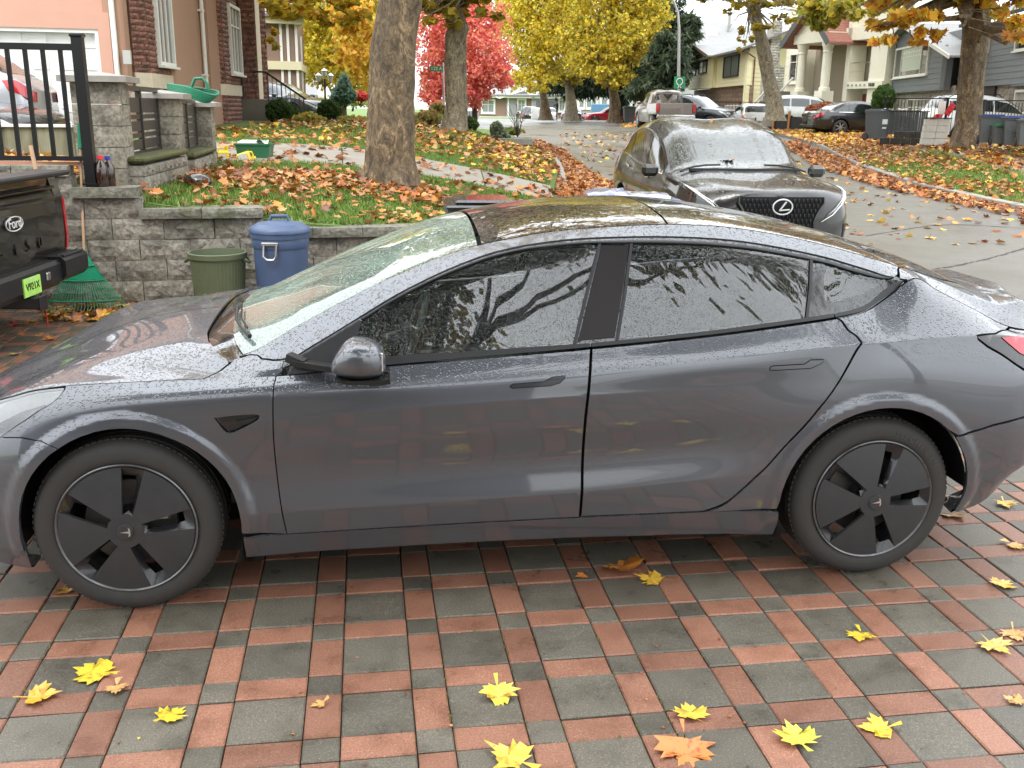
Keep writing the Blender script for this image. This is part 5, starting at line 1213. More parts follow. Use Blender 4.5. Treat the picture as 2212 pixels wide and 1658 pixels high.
CARS = [
 ('hatch', 1641, 48.0, .74, 180+2, 4.4, ('champagne', (.42, .41, .38), .35), 'silver white compact wagon seen from behind, parked to the right of the bronze pickup', dict(plate=.78)),
 ('suv', 1552, 52.5, .92, -48, 1.0, ('darkgrey', (.03, .035, .04), .3), 'dark grey boxy SUV standing between the bronze pickup and the silver wagon', dict(roofrack=True)),
 ('sedan', 1797, 43.2, .92, -98, 3.65, ('black2', (.012, .012, .013), .2), 'black sedan parked side on behind the wheeled bins on the right', dict()),
 ('suv', 1146, 98, .36, 178, 4.75, ('black3', (.012, .013, .014), .2), 'black SUV at the far end of the street, left of the white car', dict(plate=.95)),
 ('sedan', 1234, 83, .58, 186, 4.75, ('darkgrey2', (.035, .036, .04), .3), 'dark grey sedan far up the street beside the red crossover', dict(plate=.8)),
 ('hatch', 1187, 89, .52, 172, 4.4, ('white', (.68, .68, .66), .0), 'white car far up the street with its rear door standing open', dict()),
 ('cuv', 1268, 90, .55, 98-10, .25, ('red', (.30, .012, .02), .3), 'red crossover parked side on behind the far tree trunk', dict()),
 ('cuv', 1008, 86, .62, 160, 3.8, ('silver', (.42, .44, .45), .5), 'silver crossover partly hidden behind the second tree trunk', dict()),
 ('suv', 2150, 37.5, .80, -92, 2.0, ('white2', (.66, .67, .68), .0), 'white minivan behind the black railings on the far right', dict(roofrack=True)),
 ('suv', 1740, 54, .98, -84, 2.6, ('white3', (.66, .67, .66), .0), 'white van behind the low black screen fence', dict()),
 ('cuv', 108, 14.6, .98, 78, 4.66, ('silver2', (.40, .41, .43), .5), 'silver crossover parked behind the black picket fence', dict()),
 ('sedan', 205, 17.3, 1.15, -84, .0, ('pearl', (.60, .60, .60), .1), 'pearl white car in front of the white garage door', dict()),
 ('sedan', 108, 12.9, .95, -86, .0, ('black5', (.012, .012, .013), .2), 'low black car nose just behind the picket fence', dict()),
 ('sedan', 655, 37, 1.25, -60, 1.2, ('navy', (.03, .04, .06), .3), 'dark blue car behind the clipped bushes on the left', dict()),
]
for kind, px, Y, z, az, xref, pnt, lab, kw in CARS:
    r, *_ = make_car(kind, 'parked_car', (0, 0, 0), 0, carpaint(*pnt), lab, **kw); put(r, px, Y, z, az, xref)
# ==== houses =================================================================
class Fac:
    """vertical facade plane between two picture columns at known depths; local x runs along it, -y points at the viewer"""
    def __init__(s, name, a, b_, z0, label=None, cat=None, group=None, parent=None, zr=1.8):
        A = np.array([xat(a[0], a[1], zr), a[1]]); B = np.array([xat(b_[0], b_[1], zr), b_[1]]); s.A = A; s.d = (B-A)/np.hypot(*(B-A)); s.L = float(np.hypot(*(B-A))); s.z0 = z0
        s.n = np.array([s.d[1], -s.d[0]])
        if s.n@(A-CAM[:2]) > 0: s.n = -s.n
        s.ang = math.atan2(s.d[1], s.d[0])
        if parent is None: s.o = empty(name, (A[0], A[1], z0), s.ang, label, cat, group)
        else: s.o = parent
        s.base = parent is None
        if not s.base:
            q = parent; s.M = Matrix.Translation((A[0]-q.location.x, A[1]-q.location.y, z0-q.location.z)); s.M = Matrix.Rotation(-q.rotation_euler[2], 4, 'Z') @ s.M @ Matrix.Rotation(s.ang, 4, 'Z')
        else: s.M = Matrix.Identity(4)
        s.sg = -1 if (np.array([-s.d[1], s.d[0]])@s.n) < 0 else 1      # local y sign that points outwards
    def uz(s, px, py):
        d = ray(px, py); A, n = s.A, s.n; t = ((A-CAM[:2])@n)/(d[:2]@n); p = CAM+d*t; return float((p[:2]-A)@s.d), float(p[2]-s.z0)
    def mb(s): b = MB(); b.M = s.M.copy(); return b
    def box(s, u0, u1, z0, z1, d0, d1): # d: distance in front of the plane
        b = s.mb(); b.box(((u0+u1)/2, s.sg*(d0+d1)/2, (z0+z1)/2), (u1-u0, abs(d1-d0), z1-z0)); return b
    def part(s, name, m, u0, u1, z0, z1, d0, d1, parent=None): return s.box(u0, u1, z0, z1, d0, d1).build(name, m, parent or s.o)
    def poly(s, name, m, pts, d0, d1, parent=None):
        b = s.mb(); y0, y1 = s.sg*d0, s.sg*d1
        q = pts
        b.prism(q, min(y0, y1), max(y0, y1), 'Y'); return b.build(name, m, parent or s.o)
    def pxpoly(s, name, m, pp, d0, d1, parent=None): return s.poly(name, m, [s.uz(*p) for p in pp], d0, d1, parent)
    def rect(s, x0, y0, x1, y1): # picture rectangle to local rectangle, heights read at the middle column
        xm = (x0+x1)/2; return s.uz(x0, y0)[0], s.uz(x1, y0)[0], s.uz(xm, y1)[1], s.uz(xm, y0)[1]
    def window(s, u0, u1, z0, z1, frame, pane, mull=(), rails=(), fw=.09, d=.0, sill=True, blind=None):
        f = s.mb(); y = s.sg*(d+.04)
        for a in ((u0-fw, u1+fw, z1, z1+fw), (u0-fw, u1+fw, z0-fw, z0), (u0-fw, u0, z0, z1), (u1, u1+fw, z0, z1)): f.box(((a[0]+a[1])/2, y, (a[2]+a[3])/2), (a[1]-a[0], .09, a[3]-a[2]))
        w_ = f.build('window', frame, s.o)
        g = s.mb(); g.box(((u0+u1)/2, s.sg*(d+.012), (z0+z1)/2), (u1-u0, .02, z1-z0)); g.build('pane', pane, w_)
        for m_ in mull: b = s.mb(); b.box((u0+(u1-u0)*m_, s.sg*(d+.035), (z0+z1)/2), (.05, .04, z1-z0)); b.build('mullion', frame, w_)
        for m_ in rails: b = s.mb(); b.box(((u0+u1)/2, s.sg*(d+.033), z0+(z1-z0)*m_), (u1-u0, .035, .04)); b.build('glazing_bar', frame, w_)
        if sill: b = s.mb(); b.box(((u0+u1)/2, s.sg*(d+.09), z0-fw-.02), (u1-u0+2*fw+.06, .14, .05)); b.build('sill', frame, w_)
        if blind: b = s.mb(); b.box(((u0+u1)/2, s.sg*(d+.026), (z0+z1)/2+.1), ((u1-u0)*blind, .008, (z1-z0)-.2)); b.build('blind', M['blind'], w_)
        return w_
    def siding(s, poly, m, step, holes=(), name='siding_board', d=0):
        zs = [p[1] for p in poly]; z = min(zs); us = [p[0] for p in poly]
        while z < max(zs)-.03:
            zc_ = z+step*.5; xs_ = []
            for i in range(len(poly)):
                (a, b_), (c, e) = poly[i], poly[(i+1) % len(poly)]
                if (b_ > zc_) != (e > zc_): xs_.append(a+(c-a)*(zc_-b_)/(e-b_))
            xs_.sort()
            for i in range(0, len(xs_)-1, 2):
                u0, u1 = xs_[i], xs_[i+1]; segs = [(u0, u1)]
                for h in holes:
                    if h[2] < zc_ < h[3]:
                        ns_ = []
                        for a, b_ in segs:
                            if h[1] <= a or h[0] >= b_: ns_.append((a, b_)); continue
                            if h[0] > a: ns_.append((a, h[0]))
                            if h[1] < b_: ns_.append((h[1], b_))
                        segs = ns_
                for a, b_ in segs:
                    if b_-a < .03: continue
                    bb = s.mb(); o_ = s.sg
                    bb.add([(a, o_*(d+.028), z), (b_, o_*(d+.028), z), (b_, o_*(d+.006), z+step), (a, o_*(d+.006), z+step), (a, o_*(d-.0), z), (b_, o_*(d-.0), z), (b_, o_*(d-.004), z+step), (a, o_*(d-.004), z+step)],
                           [(0, 1, 2, 3), (0, 4, 5, 1), (4, 7, 6, 5), (3, 2, 6, 7), (0, 3, 7, 4), (1, 5, 6, 2)])
                    bb.build(name, m, s.o)
            z += step
    def bricks(s, u0, u1, z0, z1, m, h=.115, l=.34, holes=(), d=0., name='stone'):
        r = 0; z = z0
        while z < z1-.03:
            u = u0-(l*.5 if r % 2 else 0)
            while u < u1-.02:
                ll = l*(.75+.5*RS.rand()); a, b_ = max(u0, u), min(u1, u+ll); u += ll
                if b_-a < .04: continue
                segs = [(a, b_)]
                for hh in holes:
                    if hh[2] < z+h/2 < hh[3]: segs = [q for q0 in segs for q in ([(q0[0], min(q0[1], hh[0])), (max(q0[0], hh[1]), q0[1])])]; segs = [q for q in segs if q[1]-q[0] > .04]
                for a2, b2 in segs:
                    k = RS.randint(4)
                    if (m.name, k) not in _BR:
                        me = rough_block('stone', 1, 1, .06, m, 90+k, .0); rs = np.random.RandomState(k)
                        V, F = [], []; n_ = 4
                        for i in range(n_+1):
                            for j in range(3):
                                e = i in (0, n_) or j in (0, 2); V.append((i/n_-.5, -(.01 if e else .02+.03*rs.rand()), j/2))
                        for i in range(n_):
                            for j in range(2): q_ = i*3+j; F.append((q_, q_+3, q_+4, q_+1))
                        kk = len(V); V += [(-.5, .02, 0), (.5, .02, 0), (.5, .02, 1), (-.5, .02, 1)]; F += [(kk, kk+1, n_*3, 0), (kk+3, 2, n_*3+2, kk+2), (0, 2, kk+3, kk), (kk+1, kk+2, n_*3+2, n_*3)]
                        me = bpy.data.meshes.new('stone'); me.from_pydata(V, [], F); me.materials.append(m); _BR[(m.name, k)] = me
                    o = bpy.data.objects.new(name, _BR[(m.name, k)]); COL.objects.link(o); o.parent = s.o
                    loc = s.M @ Vector(((a2+b2)/2, s.sg*d, z)); o.location = loc; ang = s.M.to_euler().z
                    o.rotation_euler = (0, 0, ang+(math.pi if s.sg > 0 else 0)); o.scale = (b2-a2-.012, 1, h-.014)
            z += h; r += 1
_BR = {}
M['blind'] = mat('window_blind', (.50, .54, .44), .7); M['pane'] = paint('window_pane', (.02, .025, .028), 0, .1, 1, wet=0)
M['pane_light'] = paint('curtained_pane', (.22, .25, .24), 0, .3, 1, wet=0)
M['stucco_pink'] = mat('stucco_pink', (.55, .31, .235), .8, var=(2.5, .08), bump=(150, .3, .004), world=True)
M['stucco_tan'] = mat('stucco_tan', (.40, .24, .165), .8, var=(2.5, .08), bump=(150, .3, .004), world=True)
M['red_stone'] = block_mat('red_stone', (.25, .115, .085), 0); M['cream_stone'] = mat('cream_stone', (.62, .54, .42), .75, var=(9, .2), bump=(30, .6, .01), world=True)
M['grey_stone'] = block_mat('grey_stone', (.42, .38, .32), 0); M['base_grey'] = mat('base_grey', (.16, .145, .12), .85, var=(6, .2), bump=(60, .4, .006), world=True)
M['siding_grey'] = mat('siding_grey', (.17, .19, .205), .5, var=(3, .08)); M['siding_yellow'] = mat('siding_yellow', (.78, .73, .48), .55, var=(3, .06)); M['cream_wall'] = mat('cream_wall', (.80, .76, .62), .6, var=(4, .06), bump=(20, .2, .006), world=True)
M['white_brick'] = block_mat('white_brick', (.48, .46, .43), 0)
def shingle(name, c, sc_=6.5):
    m = bpy.data.materials.new(name); m.use_nodes = True; g = NG(m); v = g.pos(); sx_ = g.n('SeparateXYZ'); g.l(v, sx_.inputs[0])
    zz = g.math('MULTIPLY', sx_.outputs[2], sc_*1.4); fr_ = g.math('FRACT', zz); n1 = g.noise(14, 3, v); n2 = g.noise(1.2, 4, v)
    col = g.ramp(n1, [(.3, tuple(x*.75 for x in c)), (.7, tuple(x*1.2 for x in c))]); edge = g.ramp(fr_, [(0, (.35, .35, .35)), (.14, (1, 1, 1))]); g.l(g.mix(1, col, edge, 'MULTIPLY'), g.p.inputs['Base Color'])
    g.p.inputs['Roughness'].default_value = .8; g.l(g.bump(fr_, .7, .03), g.p.inputs['Normal']); return m
M['shingle_grey'] = shingle('shingle_grey', (.25, .25, .25)); M['shingle_dark'] = shingle('shingle_dark', (.22, .22, .215)); M['tile_red'] = shingle('tile_red', (.36, .15, .11), 5)
def roofslab(name, m, pts, th, parent, up=(0, 0, 1)):
    """sloping slab through world points, thickness downwards; coordinates relative to the parent"""
    b = MB(); b.M = parent.matrix_basis.inverted() if parent else Matrix.Identity(4)
    P = [Vector(p) for p in pts]; n = len(P); b.add(P+[p-Vector((0, 0, th)) for p in P], [tuple(range(n)), tuple(range(2*n-1, n-1, -1))]+[(i, i+n, (i+1) % n+n, (i+1) % n) for i in range(n)])
    bm = bmesh.new(); me = bpy.data.meshes.new(name); me.from_pydata(b.v, [], b.f); bm.from_mesh(me); bmesh.ops.recalc_face_normals(bm, faces=bm.faces); bm.to_mesh(me); bm.free()
    return link(name, me, parent, m)

# ---- left: pink stucco house with stone bays ------------------------------------------
W = M['white_trim']
hA = Fac('house', (-420, 18.6), (276, 19.6), 1.1, 'pink and tan stucco house with red stone bays and a white garage door', 'house')
u0, u1, z0, z1 = hA.rect(-230, 60, 212, 200); z1 = hA.uz(100, 60)[1]; z0 = .05
UL = hA.L
hA.part('wall', M['stucco_pink'], -1, u0, 0, 7, -.3, 0); hA.part('wall', M['stucco_pink'], u1, UL, 0, 7, -.3, 0); hA.part('wall', M['stucco_pink'], u0, u1, z1, 7, -.3, 0)
hA.part('door_surround', M['stucco_pink'], u0-.2, u1+.22, z1, z1+.30, 0, .05); hA.part('door_surround', M['stucco_pink'], u1, u1+.22, 0, z1, 0, .05)
gd = hA.part('garage_door', M['white_plastic'], u0, u1, z0, z1-.02, -.16, -.12); hA.part('door_frame', W, u0, u1, z1-.07, z1, -.1, .02); hA.part('door_frame', W, u1-.07, u1, 0, z1-.07, -.1, .02)
for r in range(5):
    for c in range(8):
        ww = (u1-u0)/8; a = u0+c*ww; zz = z0+r*(z1-z0)/5
        f = hA.part('garage_door_panel', M['white_plastic'], a+.08, a+ww-.08, zz+.07, zz+(z1-z0)/5-.07, -.125, -.105, gd)
# receding side towards the street
def seg(name, a, b_, m, z0=0, z1=7, d0=-.3, d1=0.): s = Fac('x', a, b_, 1.1, parent=hA.o); s.part(name, m, 0, s.L, z0, z1, d0, d1); return s
seg('wall', (276, 19.6), (297, 20.9), M['stucco_tan'])
bayL = Fac('x', (296, 20.6), (331, 20.9), 1.1, parent=hA.o); bayW = Fac('x', (331, 20.9), (374, 22.6), 1.1, parent=hA.o)
for s_, nm in ((bayL, 0), (bayW, 1)):
    s_.part('wall', M['base_grey'], 0, s_.L, 0, 7, -.3, -.02)
zb0, zb1 = bayL.uz(315, 189)[1], bayL.uz(315, 157)[1]
wz0, wz1 = bayW.uz(352, 134)[1], bayW.uz(352, -70)[1]; wu0, wu1 = bayW.uz(336, 60)[0], bayW.uz(365, 60)[0]
for s_ in (bayL, bayW):
    s_.part('stone_band', M['cream_stone'], -.01, s_.L+.01, zb0, zb1, -.02, .05)
    s_.bricks(0, s_.L, 0, zb0, M['red_stone']); s_.bricks(0, s_.L, zb1, 5.9, M['red_stone'], holes=[(wu0-.1, wu1+.1, wz0-.15, wz1+.1)] if s_ is bayW else ())
bayW.window(wu0, wu1, wz0, wz1, W, M['pane'], (.36, .68), (.77,), fw=.08)
tanw = seg('wall', (374, 22.6), (457, 25.8), M['stucco_tan'])
b = tanw.mb(); uu = tanw.uz(431, 60)[0]; b.tube([(uu, tanw.sg*.08, .3), (uu, tanw.sg*.08, 6.5)], .05, 8); b.build('downpipe', W, hA.o)
for zz in (1.4, 2.9, 4.3): tanw.part('pipe_bracket', W, uu-.09, uu+.09, zz, zz+.05, 0, .12)
b = hA.mb(); b.tube([(hA.L-.12, hA.sg*.08, 0), (hA.L-.12, hA.sg*.08, 6.5)], .05, 8); b.build('downpipe', W, hA.o)
hA.part('meter_box', mat('meter_grey', (.42, .42, .40), .4), hA.L+.02, hA.L+.16, 1.45, 1.7, .05, .16); 
seg('wall', (450, 25.4), (474, 26.2), M['stucco_tan'], d1=.12)
b2L = Fac('x', (470, 26.0), (490, 26.2), 1.1, parent=hA.o); b2W = Fac('x', (490, 26.2), (521, 28.4), 1.1, parent=hA.o)
for s_ in (b2L, b2W): s_.part('wall', M['base_grey'], 0, s_.L, 0, 7, -.3, -.02)
zb0, zb1 = b2L.uz(480, 205)[1], b2L.uz(480, 181)[1]; wz0, wz1 = b2W.uz(500, 153)[1], b2W.uz(500, 18)[1]; wu0, wu1 = b2W.uz(493, 60)[0], b2W.uz(513, 60)[0]
for s_ in (b2L, b2W):
    s_.part('stone_band', M['cream_stone'], -.01, s_.L+.01, zb0, zb1, -.02, .05); s_.bricks(0, s_.L, 0, zb0, M['red_stone']); s_.bricks(0, s_.L, zb1, 5.9, M['red_stone'], holes=[(wu0-.1, wu1+.1, wz0-.15, wz1+.1)] if s_ is b2W else ())
b2W.window(wu0, wu1, wz0, wz1, W, M['pane'], (.36, .68), (.72,), fw=.08)
seg('recess_wall', (521, 30.0), (545, 30.4), M['base_grey'])
for a, b_, m, hh in (((527, 30.0), (562, 30.2), M['red_stone'], .1), ((562, 30.2), (572, 31.5), M['cream_stone'], 0), ((560, 31.8), (583, 32.2), M['red_stone'], 0)):
    s_ = Fac('x', a, b_, 1.1, parent=hA.o); zz = s_.uz(a[0]+8, 213)[1]
    s_.part('column', m if m is M['cream_stone'] else M['base_grey'], 0, s_.L, zz, 7, -.5, -.02)
    if m is not M['cream_stone']: s_.bricks(0, s_.L, zz, 5.6, m, h=.15)
stp = Fac('x', (516, 28.9), (596, 29.4), 1.1, parent=hA.o); zz = stp.uz(550, 214)[1]; stp.part('stair_base', M['base_grey'], 0, stp.L, 0, zz, -2.5, 0)
for k in range(6): stp.part('step', M['base_grey'], stp.L+.25*k, stp.L+.25*(k+1), 0, zz-(k+1)*zz/7, -2.3, -.1)
# stair railing with balusters
b = stp.mb(); p0, p1 = stp.uz(572, 155), stp.uz(660, 214); y = stp.sg*.02
rail_ = [(p0[0]-.35, y, p0[1]), (p0[0], y, p0[1]), (p1[0], y, p1[1])]; b.tube(rail_, .03, 6); b.build('handrail', M['black_metal'], hA.o)
n_ = 9; 
for k in range(n_):
    t = (k+.5)/n_; u = p0[0]+(p1[0]-p0[0])*t; z = p0[1]+(p1[1]-p0[1])*t; b = stp.mb(); b.bar((u, y, max(.1, z-.95)), (u, y, z), .03 if k in (0, 3, 8) else .018); b.build('baluster', M['black_metal'], hA.o)
# house body behind, roof eaves
b = MB(); b.box((-15.5, 26.2, 4.5), (15.0, 13.0, 6.8)); b.M = Matrix.Identity(4)
b.M = hA.o.matrix_basis.inverted(); b.v = []; b.f = []; b.mi = []; b.box((-15.9, 26.5, 4.4), (15.4, 12.6, 6.6)); b.build('house_body', M['stucco_tan'], hA.o)
roofslab('roof', M['shingle_grey'], [(-24, 19.0, 7.9), (-6.6, 19.0, 7.9), (-6.6, 34, 7.9), (-24, 34, 7.9)], .25, hA.o)

# ---- brown two storey house behind -----------------------------------------------------
hB = Fac('house', (568, 41), (646, 41.5), 1.3, 'brown two storey house with cream trim bands behind the stone columns', 'house')
brn = mat('stucco_brown', (.235, .155, .115), .75, var=(3, .06)); crm = mat('cream_trim', (.66, .60, .40), .5)
zt, zm = hB.uz(610, 40)[1], hB.uz(610, 141)[1]
hB.part('wall', brn, 0, hB.L, 0, zt, -7, 0); hB.part('trim_band', crm, -.1, hB.L+.15, zm-.16, zm+.16, -.2, .14); hB.part('eave', crm, -.5, hB.L+.3, zt-.2, zt+.15, -7.2, .3)
for px in (607, 622, 640): u = hB.uz(px, 100)[0]; hB.part('trim_post', W, u-.05, u+.05, 0, zt-.2, 0, .07)
u = hB.uz(590, 90)[0]
hBs = Fac('x', (646, 41.5), (662, 46), 1.3, parent=hB.o); hBs.part('wall', brn, 0, hBs.L, 0, zt, -.4, 0); hBs.part('trim_band', crm, 0, hBs.L, zm-.14, zm+.14, 0, .1)
hBs.part('trim_post', W, hBs.L*.5, hBs.L*.5+.2, .2, zt-.5, 0, .06)
roofslab('roof', M['shingle_grey'], [(hB.A[0]-1, 40.4, 1.3+zt+.15), (hB.A[0]+hB.L+.8, 41, 1.3+zt+.15), (hB.A[0]+hB.L-1.4, 45, 1.3+zt+1.2), (hB.A[0]-1, 45, 1.3+zt+1.2)], .1, hB.o)

# ---- right: grey siding house ------------------------------------------------------------
hC = Fac('house', (1915, 52), (2031, 43), .95, 'grey horizontal siding split level house with a white framed picture window on the right', 'house')
WF = mat('white_frame', (.78, .77, .70), .45); zs = hC.uz(2028, 191)[1]
apex = hC.uz(1968, 50); eL = hC.uz(1886, 112); eR = hC.uz(2077, 119); uL, uR = 0, hC.L
def gab(u): return eR[1]+(apex[1]-eR[1])*(1-abs(u-apex[0])/(eR[0]-apex[0]))
gp = [(0, zs), (uR, zs), (uR, gab(uR)-.02), (apex[0], apex[1]-.04), (0, gab(0)-.02)]
hC.poly('wall', M['siding_grey'], gp, -.25, -.03)
w_ = hC.uz(1938, 130)[0], hC.uz(2007, 130)[0], hC.uz(1972, 161)[1], hC.uz(1972, 102)[1]
hC.siding(gp, M['siding_grey'], .22, holes=[w_])
hC.window(*w_, WF, M['pane'], (.19, .80), (), fw=.09, d=.02, blind=.58)
for k in range(1, 8): u = w_[0]+(w_[1]-w_[0])*(.19+.61*k/8); hC.part('glazing_bar', WF, u-.012, u+.012, w_[3]-.42, w_[3], .04, .06)
for zz in (.22, .42): hC.part('glazing_bar', WF, w_[0]+(w_[1]-w_[0])*.19, w_[0]+(w_[1]-w_[0])*.8, w_[3]-zz, w_[3]-zz+.025, .04, .061)
hC.part('soffit', M['siding_grey'], 0, uR, zs-.06, zs, -.8, .02)
hC.part('wall', M['grey_stone'], 0, uR+.5, 0, zs-.06, -.9, -.35); hC.bricks(0, uR+.5, 0, zs-.08, M['grey_stone'], h=.26, l=.5, d=-.34, holes=[(hC.uz(1950, 210)[0], hC.uz(2016, 210)[0], -1, zs-.3)])
q = hC.rect(1950, 215, 2014, 240); hC.window(q[0], q[1], zs-1.35, zs-.42, WF, M['pane'], (.2, .78), (.35, .65), fw=.07, d=-.34)
# recessed entry
en = Fac('x', (2031, 43), (2060, 44), .95, parent=hC.o); en.part('return_wall', M['siding_grey'], 0, en.L, zs, 3.4, -.2, 0)
for k in range(9): en.part('siding_board', mat('siding_shadow', (.15, .165, .18), .5) if k == 0 and False else M['siding_grey'], 0, en.L, zs+.165*k, zs+.165*k+.15, 0, .02)
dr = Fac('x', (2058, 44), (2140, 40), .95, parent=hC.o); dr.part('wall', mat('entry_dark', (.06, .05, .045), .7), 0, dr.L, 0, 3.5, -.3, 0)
wood = mat('entry_wood', (.22, .10, .045), .5, var=(8, .3)); a, b_ = dr.uz(2062, 130)[0], dr.uz(2098, 130)[0]; dr.part('timber_post', wood, a, a+.35, 0, 3.4, 0, .08); dr.part('timber_panel', wood, a+.5, a+1.1, 1.9, 3.2, 0, .08)
a, b_ = dr.uz(2071, 150)[0], dr.uz(2103, 150)[0]; dr.part('entry_door', M['pane'], a, b_, .4, 2.35, .02, .06)
for (x0, x1, c0, c1) in ((a-.08, a, .32, 2.43), (b_, b_+.08, .32, 2.43), (a, b_, 2.35, 2.43), (a, b_, 1.22, 1.30)): dr.part('door_frame', WF, x0, x1, c0, c1, .02, .1)
dr.o = hC.o
# right wing with garage
rw_ = Fac('x', (2096, 42), (2290, 33), .95, parent=hC.o); zr0 = rw_.uz(2150, 184)[1]; zr1 = 4.4
wR = rw_.uz(2090, 100)[0], rw_.uz(2135, 130)[0], rw_.uz(2120, 112)[1], 4.1; wR2 = rw_.uz(2203, 70)[0], rw_.uz(2260, 70)[0], rw_.uz(2210, 104)[1], 4.1
rw_.part('wall', M['siding_grey'], 0, rw_.L, zr0, zr1, -.25, -.03); rw_.siding([(0, zr0), (rw_.L, zr0), (rw_.L, zr1), (0, zr1)], M['siding_grey'], .22, holes=[wR, wR2])
rw_.window(wR[0], wR[1]-.1, wR[2], wR[3], WF, M['pane_light'], (.5,), (.7,), fw=.08, d=.02); rw_.window(*wR2, WF, M['pane'], (.5,), (), fw=.08, d=.02)
g0 = rw_.uz(2186, 210)[0]; rw_.part('wall', M['grey_stone'], 0, rw_.L, 0, zr0, -.6, -.3); rw_.bricks(0, g0-.35, 0, zr0, M['grey_stone'], h=.24, l=.45, d=-.28, holes=[(rw_.uz(2108, 200)[0], rw_.uz(2150, 200)[0], .7, 1.25)])
rw_.window(rw_.uz(2110, 200)[0], rw_.uz(2148, 200)[0], .75, 1.2, WF, M['pane'], (.5,), (), fw=.06, d=-.3)
rw_.part('garage_door', mat('garage_beige', (.48, .43, .36), .5), g0, rw_.L, 0, zr0-.3, -.28, -.22); rw_.part('door_frame', WF, g0-.1, g0, 0, zr0-.2, -.28, -.1); rw_.part('door_frame', WF, g0, rw_.L, zr0-.3, zr0-.2, -.28, -.1); rw_.part('soffit', M['siding_grey'], g0-.3, rw_.L, zr0-.08, zr0, -.3, .0)
def fw_(f, u, z, d=0): p = f.A+f.d*u+f.n*d; return (p[0], p[1], z+f.z0)
# roofs
ov = .45
roofslab('gable_roof', M['shingle_grey'], [fw_(hC, apex[0], apex[1], ov), fw_(hC, eR[0], eR[1], ov), fw_(hC, eR[0], eR[1], -6), fw_(hC, apex[0], apex[1], -8)], .08, hC.o)
roofslab('gable_roof', M['shingle_grey'], [fw_(hC, apex[0], apex[1], ov), fw_(hC, eL[0]-.2, gab(eL[0]), ov), fw_(hC, eL[0]-.2, gab(eL[0]), -6), fw_(hC, apex[0], apex[1], -8)], .08, hC.o)
def fascia(f, a, b_, d, parent, m=WF, th=.16):
    b = MB(); b.M = parent.matrix_basis.inverted(); b.bar(fw_(f, a[0], a[1]-.06, d), fw_(f, b_[0], b_[1]-.06, d), .03, th, up=(0, 0, 1)); return b.build('bargeboard', m, parent)
fascia(hC, apex, eR, ov+.02, hC.o); fascia(hC, apex, (eL[0]-.2, gab(eL[0])), ov+.02, hC.o)
hx = hC.A
roofslab('main_roof', M['shingle_grey'], [fw_(rw_, rw_.L+1, 4.5, .6), fw_(rw_, -.9, 4.5, .6), fw_(rw_, -3.5, 7.0, -5), fw_(rw_, rw_.L+1, 7.0, -5)], .12, hC.o)
b = MB(); b.M = hC.o.matrix_basis.inverted(); b.bar(fw_(rw_, -.9, 4.42, .62), fw_(rw_, rw_.L+1, 4.42, .62), .08, .12); b.build('gutter', M['black_plastic'], hC.o)
b = MB(); b.M = hC.o.matrix_basis.inverted(); p = [fw_(hC, -.0, 0, -1.0), fw_(hC, uR, 0, -1.0), fw_(rw_, rw_.L, 0, -1.0), fw_(rw_, rw_.L, 0, -9), fw_(hC, -.0, 0, -9)]; b.prism([(q[0], q[1]) for q in p], 1.0, 5.4); b.build('house_body', M['siding_grey'], hC.o)

# ---- cream house with porch and balcony ---------------------------------------------------
hD = Fac('house', (1688, 61), (1916, 51.5), .95, 'cream two storey house with a columned porch, red tiled gable and red doors', 'house')
CW = M['cream_wall']; Hh = 10.4; uA = hD.uz(1744, 100)[0]; uB = hD.uz(1835, 100)[0]; uE = hD.L
w1 = hD.uz(1707, 160)[0], hD.uz(1733, 160)[0], hD.uz(1720, 174)[1], hD.uz(1720, 118)[1]; w2 = hD.uz(1711, 60)[0], hD.uz(1736, 60)[0], hD.uz(1724, 78)[1], hD.uz(1724, 36)[1]
hD.part('wall', CW, 0, uA, 0, Hh, -5, 0)
for q in (w1, w2): hD.window(*q, CW, M['pane'], (.5,), (.72,), fw=.16, d=0)
for zz in np.arange(.5, 9.8, .5):
    hD.part('stone_joint', M['kerb'], .02, w1[0]-.2, zz, zz+.012, 0, .004); hD.part('stone_joint', M['kerb'], w1[1]+.2, uA, zz, zz+.012, 0, .004)
# porch: columns, entablature and gable
gz_a = hD.uz(1765, 20)[1]; zc0, zc1 = hD.uz(1772, 198)[1], hD.uz(1772, 98)[1]; pd = 1.3
c1 = hD.uz(1764, 150)[0]+.5; c2 = hD.uz(1818, 150)[0]+.5
for cu in (c1, c2):
    b = hD.mb(); b.lathe([(.30, zc0), (.30, zc0+.15), (.24, zc0+.2), (.235, zc1-.55), (.28, zc1-.5), (.24, zc1-.42), (.26, zc1-.3), (.33, zc1-.12), (.34, zc1)], 20, (cu, hD.sg*pd, 0)); b.build('column', CW, hD.o, True)
    hD.part('column_base', CW, cu-.36, cu+.36, 0, zc0, pd-.36, pd+.36)
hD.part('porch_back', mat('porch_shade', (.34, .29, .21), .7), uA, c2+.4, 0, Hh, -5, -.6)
hD.part('entablature', CW, c1-.45, c2+.45, zc1, zc1+.5, -.6, pd+.35)
ga = ((c1+c2)/2, gz_a); gl, gr_ = c1-1.2, c2+1.0; gzb = zc1-.05
hD.poly('gable_wall', CW, [(c1-.4, zc1+.5), (c2+.4, zc1+.5), (ga[0], gz_a-.35)], pd+.1, pd+.3)
b = hD.mb(); b.tube([(ga[0]+.28*math.cos(t), hD.sg*(pd+.33), zc1+1.0+.36*math.sin(t)) for t in np.linspace(.6, 5.2, 14)], .03, 6); b.build('gable_ornament', CW, hD.o)
dk = mat('grey_fascia', (.10, .105, .11), .5)
